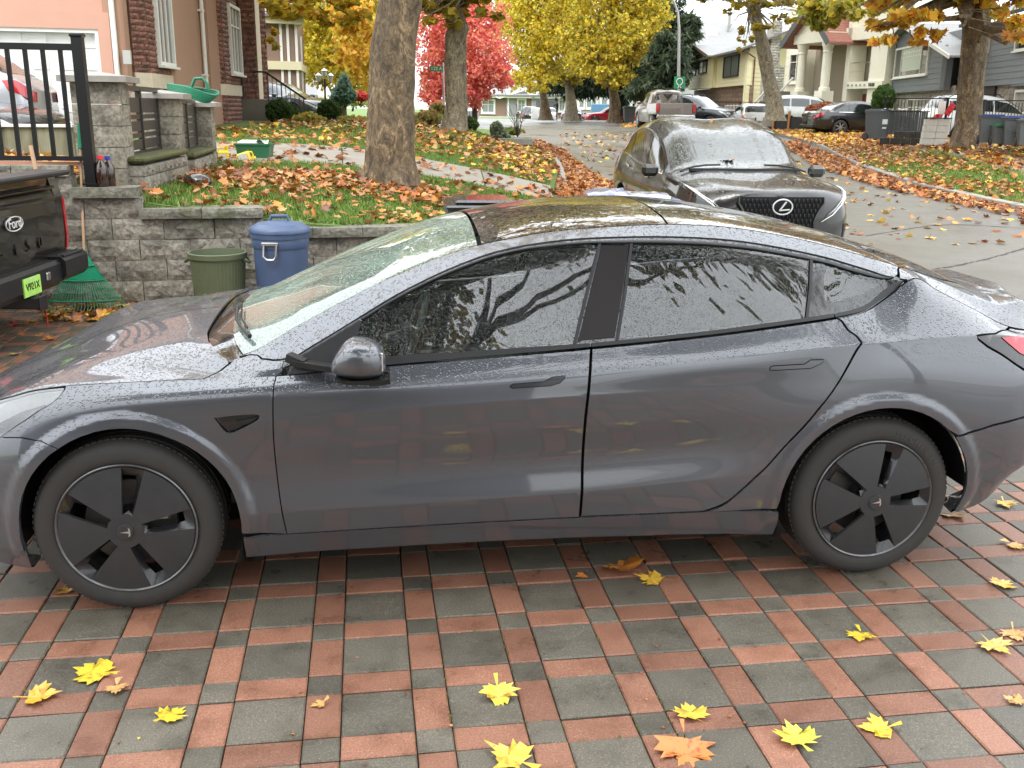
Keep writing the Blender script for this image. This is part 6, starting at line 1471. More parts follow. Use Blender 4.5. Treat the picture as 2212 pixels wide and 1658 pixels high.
for e in (gl, gr_):
    roofslab('porch_roof', M['tile_red'], [fw_(hD, ga[0], ga[1], pd+.7), fw_(hD, e, gzb, pd+.7), fw_(hD, e, gzb, -1.5), fw_(hD, ga[0], ga[1], -1.5)], .12, hD.o); fascia(hD, ga, (e, gzb), pd+.74, hD.o, dk, .34)
# balcony part on the right
zb0 = hD.uz(1880, 191)[1]; zb1 = zb0+.35; bal = c2+.6
hD.part('wall', CW, bal-.2, uE, 0, zb0, -5, -.5); hD.part('wall', CW, bal-.2, uE, zb1, Hh, -5, -.9)
hD.part('balcony_floor', CW, bal-.1, uE, zb0, zb1, -.9, .5); hD.part('upper_band', CW, bal-.3, uE+.2, hD.uz(1870, 82)[1]-.1, hD.uz(1870, 82)[1]+.55, -.9, .5)
hD.part('pier', CW, uE-1.35, uE-.05, 0, Hh-2.6, -.5, .35); hD.part('pier', CW, bal-.1, bal+.25, 0, Hh-2.6, -.5, .5)
rd = mat('dark_red_door', (.20, .035, .03), .4); gdx = hD.uz(1834, 210)[0]+.2
hD.part('garage_door', rd, bal+.4, uE-1.5, 0, zb0-.25, -.5, -.42)
d0, d1 = bal+(uE-bal)*.44, bal+(uE-bal)*.66; dz = zb1
dd = hD.part('balcony_door', rd, d0, d1, dz, dz+2.15, -.9, -.84); hD.part('pane', M['pane_light'], d0+.16, d0+.5, dz+.35, dz+1.9, -.84, -.82, dd); hD.part('pane', M['pane_light'], d1-.5, d1-.16, dz+.35, dz+1.9, -.84, -.82, dd)
hD.window(bal+(uE-bal)*.20, bal+(uE-bal)*.34, dz+.9, dz+2.1, CW, M['pane'], (), (.3,), fw=.08, d=-.9)
b = hD.mb(); b.tube([(bal, hD.sg*.42, zb1+.95), (uE-1.3, hD.sg*.42, zb1+.95)], .025, 6); b.tube([(bal, hD.sg*.42, zb1+.5), (uE-1.3, hD.sg*.42, zb1+.5)], .012, 6); b.build('balcony_rail', M['chrome'], hD.o)
for k in range(5): hD.part('dentil', M['kerb'], bal+.3+.35*k, bal+.42+.35*k, zb0+.12, zb0+.22, .5, .53); 
for k in range(4): hD.part('house_number', M['black_plastic'], bal+2.1+.13*k, bal+2.18+.13*k, zb0+.10, zb0+.26, .5, .52)
# stair and hand rails
for zo in (0, .0):
    b = hD.mb(); p0, p1 = hD.uz(1692, 220), hD.uz(1760, 165)
for off in (pd+.1, pd+1.1):
    b = hD.mb(); b.bar((-.2, hD.sg*(off), .75), (c1-.6, hD.sg*(off), zc0+.75), .06, .10); b.build('stair_rail', W, hD.o)
for k in range(8): hD.part('step', M['base_grey'], -.0+.33*k, c1-.4, zc0*k/8, zc0*(k+1)/8, pd-.2, pd+1.2)
hD.part('dormer', dk, uA+.5, uB-1, Hh+.0, Hh+.5, -3, 0)
roofslab('roof', M['shingle_grey'], [fw_(hD, -.6, Hh, .6), fw_(hD, uE+.4, Hh, .6), fw_(hD, uE+.4, Hh+2.2, -5), fw_(hD, -.6, Hh+2.2, -5)], .2, hD.o)

# ---- yellow siding house with a brick chimney ------------------------------------------------
hE = Fac('house', (1490, 82), (1607, 64), .95, 'pale yellow siding house with grey roof and a tall brick chimney on its side', 'house')
Y_ = M['siding_yellow']; ze = hE.uz(1606, 183)[1]; uS = hE.uz(1548, 160)[0]; zt = hE.uz(1600, 112)[1]
wa = hE.uz(1493, 150)[0]+.3, hE.uz(1511, 150)[0], hE.uz(1502, 161)[1], hE.uz(1502, 139)[1]; wb_ = hE.uz(1518, 150)[0], hE.uz(1535, 150)[0], hE.uz(1526, 156)[1], hE.uz(1526, 134)[1]; wc_ = hE.uz(1566, 140)[0], hE.uz(1597, 140)[0], hE.uz(1582, 163)[1], hE.uz(1582, 123)[1]
ga = (hE.uz(1526, 97)[0], hE.uz(1526, 97)[1]); zt2 = hE.uz(1500, 130)[1]
gp1 = [(0, ze), (uS, ze), (uS, zt2), ((uS)/2, ga[1]-.15), (0, zt2)]
hE.poly('wall', Y_, gp1, -.3, .22); hE.siding(gp1, Y_, .25, holes=[wa, wb_], d=.25); hE.part('wall', Y_, uS, hE.L, ze, zt, -.3, -.03); hE.siding([(uS, ze), (hE.L, ze), (hE.L, zt), (uS, zt)], Y_, .25, holes=[wc_])
for q, dd_ in ((wa, .25), (wb_, .25), (wc_, .02)): hE.window(*q, M['black_plastic'] if dd_ > .1 else M['black_plastic'], M['pane_light'], (.5,), (), fw=.1, d=dd_, sill=False)
rs_ = block_mat('river_stone', (.24, .16, .12), 0); hE.part('wall', rs_, 0, hE.L, 0, ze-.02, -.5, -.25); hE.bricks(uS*.7, hE.L-.3, 0, ze-.05, rs_, h=.3, l=.5, d=-.22, holes=[(wc_[0], wc_[1]+.2, .3, 1.4)])
hE.window(wc_[0]+.2, wc_[1]-.1, .5, 1.25, WF, M['pane_light'], (.33, .66), (), fw=.08, d=-.25, sill=False)
hS = Fac('x', (1607, 64), (1722, 65), .95, parent=hE.o); rk = lambda u: zt+.25+u*.42
gp2 = [(0, 0), (hS.L, 0), (hS.L, rk(hS.L)), (0, zt)]
hS.poly('wall', Y_, gp2, -.3, -.03); hS.siding(gp2, Y_, .25)
chm = hS.uz(1655, 100)[0], hS.uz(1688, 100)[0]; hS.part('chimney', M['white_brick'], chm[0]-.2, chm[1], 0, hS.uz(1670, 145)[1], 0, .6); ch_ = hS.part('chimney', M['white_brick'], chm[0], chm[1]-.4, hS.uz(1670, 145)[1], hS.uz(1670, 50)[1], 0, .6)
hS.bricks(chm[0]-.2, chm[1], 0, hS.uz(1670, 145)[1], M['white_brick'], h=.16, l=.42, d=.62); hS.bricks(chm[0], chm[1]-.4, hS.uz(1670, 145)[1], hS.uz(1670, 50)[1], M['white_brick'], h=.16, l=.42, d=.62)
b = hS.mb(); b.tube([(-.5, hS.sg*.3, zt+.0), (.35, hS.sg*.25, zt-.45), (.45, hS.sg*.06, zt-.6), (.45, hS.sg*.06, 0)], .045, 6); b.build('downpipe', mat('brown_pipe', (.16, .06, .035), .5), hE.o)
roofslab('roof', M['shingle_grey'], [fw_(hE, -1, zt+.05, .7), fw_(hE, hE.L+.5, zt+.05, .7), fw_(hE, hE.L+.5, zt+2.6, -6), fw_(hE, -1, zt+2.6, -6)], .12, hE.o)
for e in (-.9, uS+.9):
    roofslab('gable_roof', M['shingle_grey'], [fw_(hE, uS/2, ga[1], .9), fw_(hE, e, zt2-.1, .9), fw_(hE, e, zt2-.1, -3), fw_(hE, uS/2, ga[1], -4)], .09, hE.o); fascia(hE, (uS/2, ga[1]), (e, zt2-.1), .92, hE.o, mat('brown_fascia', (.15, .11, .085), .5), .2)

# ---- big grey roofed house behind --------------------------------------------------------------
hF = Fac('house', (1440, 100), (1700, 100), .8, 'large house with a long pale grey tiled roof and skylight behind the yellow house', 'house')
hF.part('wall', mat('pale_stucco', (.60, .60, .58), .7), 0, hF.L, 0, hF.uz(1560, 107)[1], -8, 0); zz = hF.uz(1560, 107)[1]
r1 = hF.uz(1530, 40); r2 = hF.uz(1650, 52)
roofslab('roof', M['shingle_grey'], [fw_(hF, -1, zz, .8), fw_(hF, hF.L+1, zz, .8), fw_(hF, hF.L-1, hF.uz(1700, 55)[1], -5), fw_(hF, hF.uz(1575, 40)[0], hF.uz(1560, 38)[1], -5), fw_(hF, hF.uz(1530, 40)[0], hF.uz(1545, 39)[1], -5)], .25, hF.o)
sk = hF.uz(1545, 62); hF.part('skylight', W, sk[0]-.4, sk[0]+.7, sk[1]-.5, sk[1]+.35, -2.6, -2.2); hF.part('garage_door', mat('garage_grey', (.33, .34, .34), .5), hF.uz(1466, 190)[0], hF.uz(1500, 190)[0], 0, hF.uz(1480, 176)[1], 0, .06)
b = hF.mb(); u = hF.uz(1590, 40)[0]; b.tube([(u, 3, 6), (u, 3, hF.uz(1590, 22)[1])], .18, 8); b.build('flue', M['steel'], hF.o)

# ---- bungalow at the end of the street -----------------------------------------------------------
hG = Fac('house', (1001, 112), (1229, 112), .3, 'low brown and grey bungalow with white trim at the end of the street', 'house')
zt = hG.uz(1100, 208)[1]; gs = mat('grey_cladding', (.26, .26, .27), .7, var=(6, .3))
hG.part('wall', brn, 0, hG.L, 0, zt, -9, 0); hG.part('wall', gs, hG.uz(1094, 200)[0], hG.uz(1115, 200)[0], 0, zt, 0, .12); hG.part('wall', gs, hG.uz(1150, 200)[0], hG.uz(1200, 200)[0], 0, hG.uz(1175, 190)[1], 0, .4)
hG.part('garage_opening', dk, hG.uz(1158, 220)[0], hG.uz(1198, 220)[0], 0, hG.uz(1178, 218)[1], .4, .44)
for a, b_, t, q in ((1040, 1069, 217, 241), (1117, 1136, 216, 240), (1206, 1222, 217, 238)): 
    hG.window(hG.uz(a, 230)[0]+.15, hG.uz(b_, 230)[0]-.15, hG.uz(a, q)[1], hG.uz(a, t)[1], W, M['pane_light'], (.5,), (.65,), fw=.2)
hG.part('trim_band', W, 0, hG.uz(1115, 250)[0], hG.uz(1050, 256)[1], hG.uz(1050, 251)[1], 0, .2); hG.part('gutter', W, -.5, hG.L+.3, zt-.15, zt+.25, 0, .7)
for px in (1098, 1150, 1222): u = hG.uz(px, 220)[0]; hG.part('downpipe', W, u-.08, u+.08, 0, zt, 0, .18)
zr = hG.uz(1080, 175)[1]
roofslab('roof', M['shingle_grey'], [fw_(hG, -.8, zt+.2, .8), fw_(hG, hG.L+.8, zt+.2, .8), fw_(hG, hG.L-2.5, zr+.3, -4), fw_(hG, 4, zr+.3, -4)], .2, hG.o)
for pa, pl, pr_ in ((1052, 1012, 1078), (1133, 1078, 1155), (1178, 1150, 1210)):
    A_ = hG.uz(pa, 191 if pa != 1178 else 180); l_, r_ = hG.uz(pl, 209), hG.uz(pr_, 209)
    hG.poly('gable_wall', gs, [(l_[0], zt), (r_[0], zt), (A_[0], A_[1])], .2, .5); fascia(hG, A_, l_, .75, hG.o, W, .3); fascia(hG, A_, r_, .75, hG.o, W, .3)
hH = Fac('house', (1236, 104), (1420, 104), .3, 'pale stone clad house with tall white windows behind the far tree trunks', 'house')
hH.part('wall', mat('pale_stone', (.42, .37, .33), .7, var=(4, .25)), 0, hH.L, 0, 6.4, -8, 0); hH.part('eave', W, -.3, hH.L+.3, 6.2, 6.5, 0, .5)
roofslab('roof', M['shingle_grey'], [fw_(hH, -.8, 6.45, .8), fw_(hH, hH.L+.8, 6.45, .8), fw_(hH, hH.L-3, 8.8, -5), fw_(hH, 3, 8.8, -5)], .2, hH.o)
for a, b_ in ((1252, 1261), (1268, 1288), (1300, 1311), (1345, 1362), (1385, 1396)):
    hH.window(hH.uz(a, 215)[0], hH.uz(b_, 215)[0], hH.uz(a, 231)[1], hH.uz(a, 206)[1], W, M['pane_light'], (.5,) if b_-a > 12 else (), (.7,), fw=.2)
hI = Fac('house', (640, 74), (760, 74), 1.2, 'small pale house with a grey gable roof between the bushes and the brown house', 'house'); hI.part('wall', CW, 0, hI.L*.35, 0, 1.4, -4, 0)
roofslab('roof', M['shingle_grey'], [fw_(hI, -.5, 1.4, .5), fw_(hI, hI.L*.35+.3, 1.4, .5), fw_(hI, hI.L*.35-.4, 3.6, -3), fw_(hI, -.5, 3.6, -3)], .2, hI.o)
# ---- house on the camera's side, seen only in the paintwork ----------------------------------------
hZ = empty('house', (-2, -7.5, 0), 0, 'brown siding house on the near side, seen mirrored in the doors of the grey saloon', 'house')
bs_ = mat('siding_dark_brown', (.10, .065, .045), .55, var=(4, .2)); b = MB(); b.box((-1.5, -2.5, 1.55), (13, 5, 3.1)); b.build('wall', bs_, hZ)
for k in range(15): b = MB(); b.box((-1.5, .02, .1+.2*k), (13, .04, .17), rx=-.12); b.build('siding_board', bs_, hZ)
b = MB(); b.box((.6, .08, 1.1), (4.8, .06, 2.2)); b.build('garage_door', bs_, hZ)
for r in range(4):
    for c in range(4): b = MB(); b.box((-1.2+1.2*c, .12, .32+.55*r), (1.0, .03, .38)); b.build('garage_door_panel', bs_, hZ)
for s_ in (-1, 1): roofslab('roof', M['shingle_dark'], [(-11, -10.5, 5.0), (4, -10.5, 5.0), (4, -10.5+s_*3.7, 3.05), (-11, -10.5+s_*3.7, 3.05)], .15, hZ)
# ==== trees, shrubs and leaves ==================================================
def leaf_mat(name='leaf', rough=.55, trans=.45):
    m = bpy.data.materials.new(name); m.use_nodes = True; g = NG(m); t = g.t; out = t.nodes['Material Output']
    at = g.n('VertexColor'); at.layer_name = 'col'; g.l(at.outputs['Color'], g.p.inputs['Base Color']); g.p.inputs['Roughness'].default_value = rough
    tr = g.n('BsdfTranslucent'); g.l(at.outputs['Color'], tr.inputs[0]); mxs = g.n('MixShader'); mxs.inputs[0].default_value = trans
    g.l(g.p.outputs[0], mxs.inputs[1]); g.l(tr.outputs[0], mxs.inputs[2]); g.l(mxs.outputs[0], out.inputs['Surface']); return m
M['leaf'] = leaf_mat('leaf', .55, .55); M['fallen'] = leaf_mat('fallen_leaf', .4, .12); M['blade'] = leaf_mat('grass_blade', .6, .4)
def bark_mat(name, c1, c2, c3, sc_=2.2):
    m = bpy.data.materials.new(name); m.use_nodes = True; g = NG(m); v = g.pos(); mp = g.n('Mapping'); mp.inputs['Scale'].default_value = (1, 1, .55); g.l(v, mp.inputs['Vector']); q = mp.outputs[0]
    a = g.noise(sc_*2.2, 6, q, .6, .6); b = g.noise(sc_*9, 6, q, .7, .8); col = g.ramp(a, [(.36, c1), (.47, c2), (.55, c2), (.58, c3), (.63, c2), (.75, c1)]); fl = g.ramp(b, [(.40, (.45, .45, .45)), (.55, (1, 1, 1)), (.72, (1.25, 1.2, 1.1))])
    col = g.mix(1, col, fl, 'MULTIPLY'); n3 = g.noise(38, 2, v); col = g.mix(g.ramp(n3, [(.74, (0, 0, 0)), (.78, (.6, .6, .6))]), col, (.36, .33, .25)); g.l(col, g.p.inputs['Base Color']); g.p.inputs['Roughness'].default_value = .7
    g.l(g.bump(g.math('ADD', a, g.math('MULTIPLY', b, .5)), .8, .05), g.p.inputs['Normal']); return m
M['bark'] = bark_mat('sycamore_bark', (.075, .050, .026), (.155, .108, .058), (.33, .23, .13)); M['bark2'] = bark_mat('pale_bark', (.11, .09, .06), (.24, .20, .13), (.40, .34, .22), 3.5); M['bark_dark'] = mat('dark_bark', (.055, .045, .035), .85, var=(6, .4), bump=(10, .8, .03), world=True)
LEAFV = np.array([(0, 0), (.22, .10), (.50, .06), (.36, .32), (.52, .62), (.25, .62), (0, 1.0), (-.25, .62), (-.52, .62), (-.36, .32), (-.50, .06), (-.22, .10)])
def leaf_cloud(name, P, size, cols, m, parent=None, flat=.0, shape='kite', up=None, jit=.3, droop=0):
    """one mesh of many leaves at points P"""
    n = len(P); rs = np.random.RandomState(n % 9973)
    nrm = rs.normal(size=(n, 3)); nrm[:, 2] = np.abs(nrm[:, 2])*(1+flat*6)+flat*2; nrm /= np.linalg.norm(nrm, axis=1)[:, None]
    t = rs.normal(size=(n, 3)); 
    if droop: t[:, 2] -= droop
    t -= nrm*(t*nrm).sum(1)[:, None]; t /= np.linalg.norm(t, axis=1)[:, None]; b = np.cross(nrm, t); s = size*(1-jit+2*jit*rs.rand(n))[:, None]
    if shape == 'star':
        L = LEAFV-[0, .45]; k = len(L)+1; V = np.zeros((n, k, 3)); V[:, 0] = P
        curl = rs.uniform(-.25, .45, n)
        for i, (u, v) in enumerate(L): V[:, i+1] = P+b*s*u*1.05+t*s*v*1.05+nrm*s*(curl*(u*u+v*v)*1.4+rs.normal(0, .05, n))[:, None]
        base = np.arange(n)[:, None]*k; F = np.concatenate([np.concatenate([base, base+1+i, base+1+(i+1) % len(L)], 1)[:, None] for i in range(len(L))], 1).reshape(-1, 3)
    elif shape == 'needle':
        k = 4; V = np.stack([P-b*s*.16, P+t*s*.5-b*s*.10-[0, 0, 0], P+t*s*1.0, P+b*s*.16], 1); F = (np.arange(n)[:, None]*4+np.array([[0, 1, 2, 3]])).reshape(-1, 4); F = np.concatenate([F[:, [0, 1, 2]], F[:, [0, 2, 3]]])
    else:
        k = 4; V = np.stack([P-t*s*.5, P+b*s*.42+nrm*s*.12, P+t*s*.55, P-b*s*.42+nrm*s*.12], 1); F = np.concatenate([np.arange(n)[:, None]*4+[0, 1, 2], np.arange(n)[:, None]*4+[0, 2, 3]])
    V = V.reshape(-1, 3); C = np.array(cols)[rs.randint(len(cols), size=n)]*(.75+.5*rs.rand(n))[:, None]; C = np.clip(C, 0, 1); CC = np.repeat(np.c_[C, np.ones(n)], k, 0)
    if shape == 'star': CC = CC.reshape(n, k, 4); CC[:, 1:, :3] *= rs.uniform(.75, 1.15, (n, k-1, 1)); CC = np.clip(CC, 0, 1).reshape(-1, 4)
    me = bpy.data.meshes.new(name); F = F.astype(np.int32); nf = len(F)
    me.vertices.add(len(V)); me.vertices.foreach_set('co', V.astype(np.float32).ravel()); me.loops.add(nf*3); me.polygons.add(nf); me.polygons.foreach_set('loop_start', np.arange(0, nf*3, 3, dtype=np.int32)); me.loops.foreach_set('vertex_index', F.ravel()); me.update(calc_edges=True)
    ca = me.color_attributes.new('col', 'FLOAT_COLOR', 'POINT'); ca.data.foreach_set('color', CC.astype(np.float32).ravel())
    o = link(name, me, parent, m); return o
def blob_points(blobs, n, rs, hollow=.55):
    """blobs: (centre xyz, radii xyz); points gathered towards the outside in clumps"""
    vol = np.array([b[1][0]*b[1][1]*b[1][2] for b in blobs])**.67; vol /= vol.sum(); out = []
    for (c, r), f in zip(blobs, vol):
        k = max(4, int(n*f)); nc = max(3, k//26); d = rs.normal(size=(nc, 3)); d /= np.linalg.norm(d, axis=1)[:, None]; rad = hollow+(1.02-hollow)*rs.rand(nc)**.7
        cc = np.array(c)+d*rad[:, None]*np.array(r); q = cc[rs.randint(nc, size=k)]+rs.normal(size=(k, 3))*np.array(r)*.11; out.append(q)
    return np.vstack(out)
def pxblob(px, py, D, rx, ry, rd=None): s = D/FPX; p = aty(px, py, D); return (p, (rx*s, rd or max(rx, ry)*s, ry*s))
def tree(label, trunk=None, blobs=(), n=3000, size=.2, cols=(), m_bark='bark', group=None, limbs=6, name='tree', shape='kite', twigs=0, hollow=.5, droop=0, flat=0, high=(), ntop=5000, stop=.4):
    """trunk: list of (point, radius)"""
    rs = np.random.RandomState(len(label)*7+n % 97); base = trunk[0][0] if trunk else blobs[0][0]
    root = empty(name, (float(base[0]), float(base[1]), float(base[2])), 0, label, 'tree', group); inv = -np.array(base)
    if trunk:
        b = MB(); n_ = 26; P = [np.array(p, float)+inv for p, r in trunk]; pts, rr = [], []
        R = [r for p, r in trunk]; K = 5
        for i in range(len(P)-1):
            for k in range(K): t = k/K; pts.append(P[i]*(1-t)+P[i+1]*t); rr.append(R[i]*(1-t)+R[i+1]*t)
        pts.append(P[-1]); rr.append(R[-1]); V, F = [], []
        ph = rs.rand(8)*6.28
        for i, (p, r) in enumerate(zip(pts, rr)):
            for k in range(n_):
                a = 2*math.pi*k/n_; h = p[2]; q = r*(1+.045*math.sin(3*a+ph[0]+h*.9)+.03*math.sin(5*a+ph[1]-h*1.7)+.02*math.sin(9*a+ph[2]+h*3)+rs.normal(0, .012)); fl = max(0, 1-(h)/.45); q *= 1+fl*fl*(.10+.22*max(0, math.sin(3*a+ph[3]))+.14*max(0, math.sin(5*a+ph[4])))
                V.append((p[0]+q*math.cos(a), p[1]+q*math.sin(a), p[2]))
        for i in range(len(pts)-1):
            for k in range(n_): F.append((i*n_+k, i*n_+(k+1) % n_, (i+1)*n_+(k+1) % n_, (i+1)*n_+k))
        npmesh('trunk', V, F, M[m_bark], root, True)
        if limbs and blobs:
            top = P[-1]
            for k in range(limbs):
                c, r = blobs[k % len(blobs)]; e = np.array(c)+inv+rs.normal(size=3)*np.array(r)*.4; s0 = P[-1]*.75+P[max(0, len(P)-2)]*.25 if k % 2 else P[-1]; mid = (s0+e)/2+rs.normal(size=3)*.35; b.tube([s0, mid, e], [R[-1]*.5, R[-1]*.3, R[-1]*.1], 7)
                for j in range(3): e2 = e+rs.normal(size=3)*np.array(r)*.5; b.tube([mid, (mid+e2)/2+rs.normal(size=3)*.15, e2], [R[-1]*.18, R[-1]*.1, .012], 5)
            o = b.build('limbs', M[m_bark], root, True); o['kind'] = 'stuff'
    if blobs:
        Q = blob_points(blobs, n, rs, hollow)+inv; o = leaf_cloud('crown', Q, size, cols, M['leaf'], root, shape=shape, droop=droop, flat=flat); o['kind'] = 'stuff'
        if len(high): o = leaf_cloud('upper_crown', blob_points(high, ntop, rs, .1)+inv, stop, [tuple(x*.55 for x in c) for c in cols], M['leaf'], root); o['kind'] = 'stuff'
        if twigs:
            b = MB(); idx = rs.choice(len(Q), twigs, False)
            for i in idx: q = Q[i]; c = np.array(blobs[0][0])+inv; b.tube([q, q*.8+c*.2+rs.normal(size=3)*.05, q*.6+c*.4], [.008, .014, .02], 4, False)
            o = b.build('twigs', M[m_bark], root); o['kind'] = 'stuff'
    return root
YEL = [(.80, .63, .05), (.72, .59, .06), (.86, .70, .09), (.50, .49, .07), (.62, .57, .10), (.78, .54, .05)]; OLV = [(.36, .30, .05), (.45, .36, .05), (.28, .25, .05), (.60, .45, .05)]
RED = [(.84, .27, .23), (.80, .19, .18), (.86, .34, .22), (.80, .38, .20), (.70, .15, .15)]; GRN = [(.035, .06, .028), (.05, .085, .04), (.07, .10, .05), (.03, .05, .025)]
ORG = [(.78, .58, .08), (.75, .40, .06), (.70, .28, .04), (.82, .55, .07), (.50, .24, .05), (.55, .46, .07), (.78, .48, .05)]
T = lambda px, py, D, wpx: (aty(px, py, D), wpx/2*D/FPX)
# 1 great sycamore on the lawn
b0 = aty(843, 392, 12.8); D = 12.8
up_ = lambda z, dx: np.array([b0[0]+dx, b0[1], z])
tree('thick mottled sycamore trunk standing on the near lawn, the widest trunk in view', [(b0-[0, 0, .15], .38), (aty(843, 330, D), .315), T(846, 280, D, 100), T(848, 200, D, 94), T(852, 100, D, 92), T(867, 0, D, 88), (up_(5.2, .35), .24), (up_(7.2, .2), .16)],
     [((b0[0]+.2, b0[1]+.5, 8.6), (3.6, 3.4, 2.2)), ((b0[0]-2, b0[1]-1.5, 7.6), (2.2, 2.2, 1.3)), ((b0[0]+2.4, b0[1]+.5, 7.8), (2.2, 2.2, 1.4)), ((b0[0]+1, b0[1], 10.5), (5.5, 5, 3)), ((b0[0]+3.5, b0[1]-1.5, 9), (3, 3, 2))], 9000, .22, ORG+OLV, limbs=8)
# 2 slimmer one behind
D = 27; q = aty(980, 278, D)
tree('slimmer pale sycamore trunk leaning slightly, in front of the red maple', [(q-[0, 0, .2], .38), T(983, 258, D, 52), T(986, 228, D, 46), T(984, 180, D, 43), T(983, 130, D, 44), T(985, 75, D, 44), T(990, 62, D, 46), T(979, 20, D, 38), T(976, -30, D, 36), T(980, -90, D, 30)],
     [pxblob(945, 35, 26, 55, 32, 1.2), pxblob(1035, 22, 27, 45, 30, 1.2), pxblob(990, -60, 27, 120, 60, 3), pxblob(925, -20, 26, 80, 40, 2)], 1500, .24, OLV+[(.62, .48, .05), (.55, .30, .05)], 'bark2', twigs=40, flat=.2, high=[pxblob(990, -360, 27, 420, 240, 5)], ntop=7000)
# overhanging twigs at the top left
tree('overhanging yellow and orange sycamore branches above the brown house', None, [pxblob(660, -10, 25, 95, 40, 2), pxblob(610, 20, 25, 40, 26, 1), pxblob(720, 18, 26, 70, 30, 1.5), pxblob(600, 95, 30, 14, 26, .5)], 1300, .22, ORG+YEL+OLV, twigs=30, flat=.2)
# yellow mass on the left
tree('broad bright yellow maple filling the gap left of the thick trunk', [(aty(735, 250, 52), .3), (aty(735, 130, 52), .25)], [pxblob(720, 75, 52, 105, 90), pxblob(650, 50, 50, 60, 50), pxblob(800, 120, 50, 70, 75), pxblob(780, 30, 52, 80, 60), pxblob(690, 140, 50, 60, 50), pxblob(800, 190, 49, 50, 24), pxblob(720, -90, 52, 160, 90)], 24000, .19, YEL+[(.42, .38, .06)], hollow=.3)
tree('orange tinged maple crown close behind the thick trunk', None, [pxblob(770, 100, 47, 40, 80), pxblob(760, 30, 46, 50, 40)], 2600, .24, [(.75, .48, .06), (.72, .38, .06), (.62, .50, .06)])
# red maple
tree('pinkish red maple with a thin dark trunk in the middle distance', [(aty(1026, 262, 56)-[0, 0, .3], .16), T(1025, 200, 56, 9), T(1024, 100, 56, 7), T(1024, 20, 56, 5)], [pxblob(955, 110, 56, 62, 80), pxblob(1040, 120, 55, 62, 80), pxblob(950, 190, 55, 50, 45), pxblob(1065, 165, 55, 45, 35), pxblob(1000, 40, 56, 90, 50), pxblob(1010, 205, 55, 45, 30), pxblob(935, 225, 54, 30, 22), pxblob(1000, -40, 56, 60, 50)], 22000, .17, RED, 'bark_dark', hollow=.25)
# yellow giants in the middle
tree('tall yellow maple right of the red maple, leaning trunk at the street corner', [(aty(1180, 244, 72)-[0, 0, .5], .5), T(1176, 215, 72, 15), T(1163, 160, 72, 12)], [pxblob(1150, 60, 70, 85, 80), pxblob(1110, 20, 72, 60, 50), pxblob(1180, 120, 70, 70, 50), pxblob(1150, 175, 69, 50, 26), pxblob(1230, 40, 72, 80, 60), pxblob(1170, -80, 72, 130, 90)], 24000, .22, YEL+[(.50, .42, .06)], hollow=.3, high=[pxblob(1200, -260, 72, 260, 150)])
tree('large golden maple over the far cars with drooping lower branches', [(aty(1328, 252, 66)-[0, 0, .4], .45), T(1328, 220, 66, 22), T(1322, 180, 66, 17)], [pxblob(1310, 60, 66, 95, 75), pxblob(1365, 85, 64, 55, 45), pxblob(1300, 130, 65, 70, 40), pxblob(1325, 160, 64, 48, 28), pxblob(1390, 30, 66, 60, 45), pxblob(1240, 90, 67, 40, 50), pxblob(1330, -80, 66, 120, 90)], 24000, .21, YEL+OLV, hollow=.3)
tree('plain grey trunk of a maple between the two golden crowns', [(aty(1234, 250, 76)-[0, 0, .4], .62), T(1234, 225, 76, 22), T(1230, 190, 76, 18), T(1226, 170, 76, 15)], [pxblob(1225, 150, 76, 50, 30)], 900, .3, OLV, 'bark2', limbs=3)
# dark conifers
tree('dark drooping cedar spreading behind the golden maple', [(aty(1345, 250, 84), .5), T(1345, 100, 84, 18)], [pxblob(1300, 165, 82, 110, 40), pxblob(1240, 180, 82, 70, 26), pxblob(1390, 170, 80, 80, 45), pxblob(1350, 90, 84, 70, 60), pxblob(1440, 190, 80, 30, 26)], 13000, .55, GRN, 'bark_dark', shape='needle', droop=1.4, hollow=.2, name='conifer')
tree('tall dark green hemlock beside the street lamp', [(aty(1425, 230, 78), .35), T(1425, 40, 78, 14)], [pxblob(1440, 150, 62, 48, 48), pxblob(1405, 192, 62, 55, 26), pxblob(1450, 100, 62, 42, 36), pxblob(1425, 20, 78, 48, 45), pxblob(1430, 80, 78, 55, 50), pxblob(1440, 150, 77, 52, 45), pxblob(1480, 70, 77, 30, 26), pxblob(1480, 45, 77, 26, 14), pxblob(1475, 110, 77, 30, 18), pxblob(1500, 52, 77, 22, 12), pxblob(1485, 130, 77, 22, 14)], 17000, .50, [(.06, .085, .05), (.08, .11, .06), (.10, .13, .06), (.045, .07, .04)], 'bark_dark', shape='needle', droop=.8, hollow=.2, name='conifer')
# right hand sycamores
D = 45
tree('tall leaning sycamore in front of the yellow house chimney', [(aty(1676, 240, D)-[0, 0, .4], .42), T(1672, 215, D, 34), T(1658, 160, D, 28), T(1652, 120, D, 29), T(1643, 80, D, 26), T(1632, 40, D, 24), T(1628, 0, D, 28), T(1622, -50, D, 24)],
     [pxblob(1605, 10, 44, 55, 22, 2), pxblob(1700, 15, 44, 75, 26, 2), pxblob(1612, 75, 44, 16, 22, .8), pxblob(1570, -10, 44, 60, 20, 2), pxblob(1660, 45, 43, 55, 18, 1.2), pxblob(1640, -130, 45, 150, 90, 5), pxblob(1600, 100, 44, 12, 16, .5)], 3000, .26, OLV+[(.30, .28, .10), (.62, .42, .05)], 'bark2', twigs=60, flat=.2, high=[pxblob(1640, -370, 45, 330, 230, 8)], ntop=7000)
D = 28.5; q = aty(2092, 315, D)
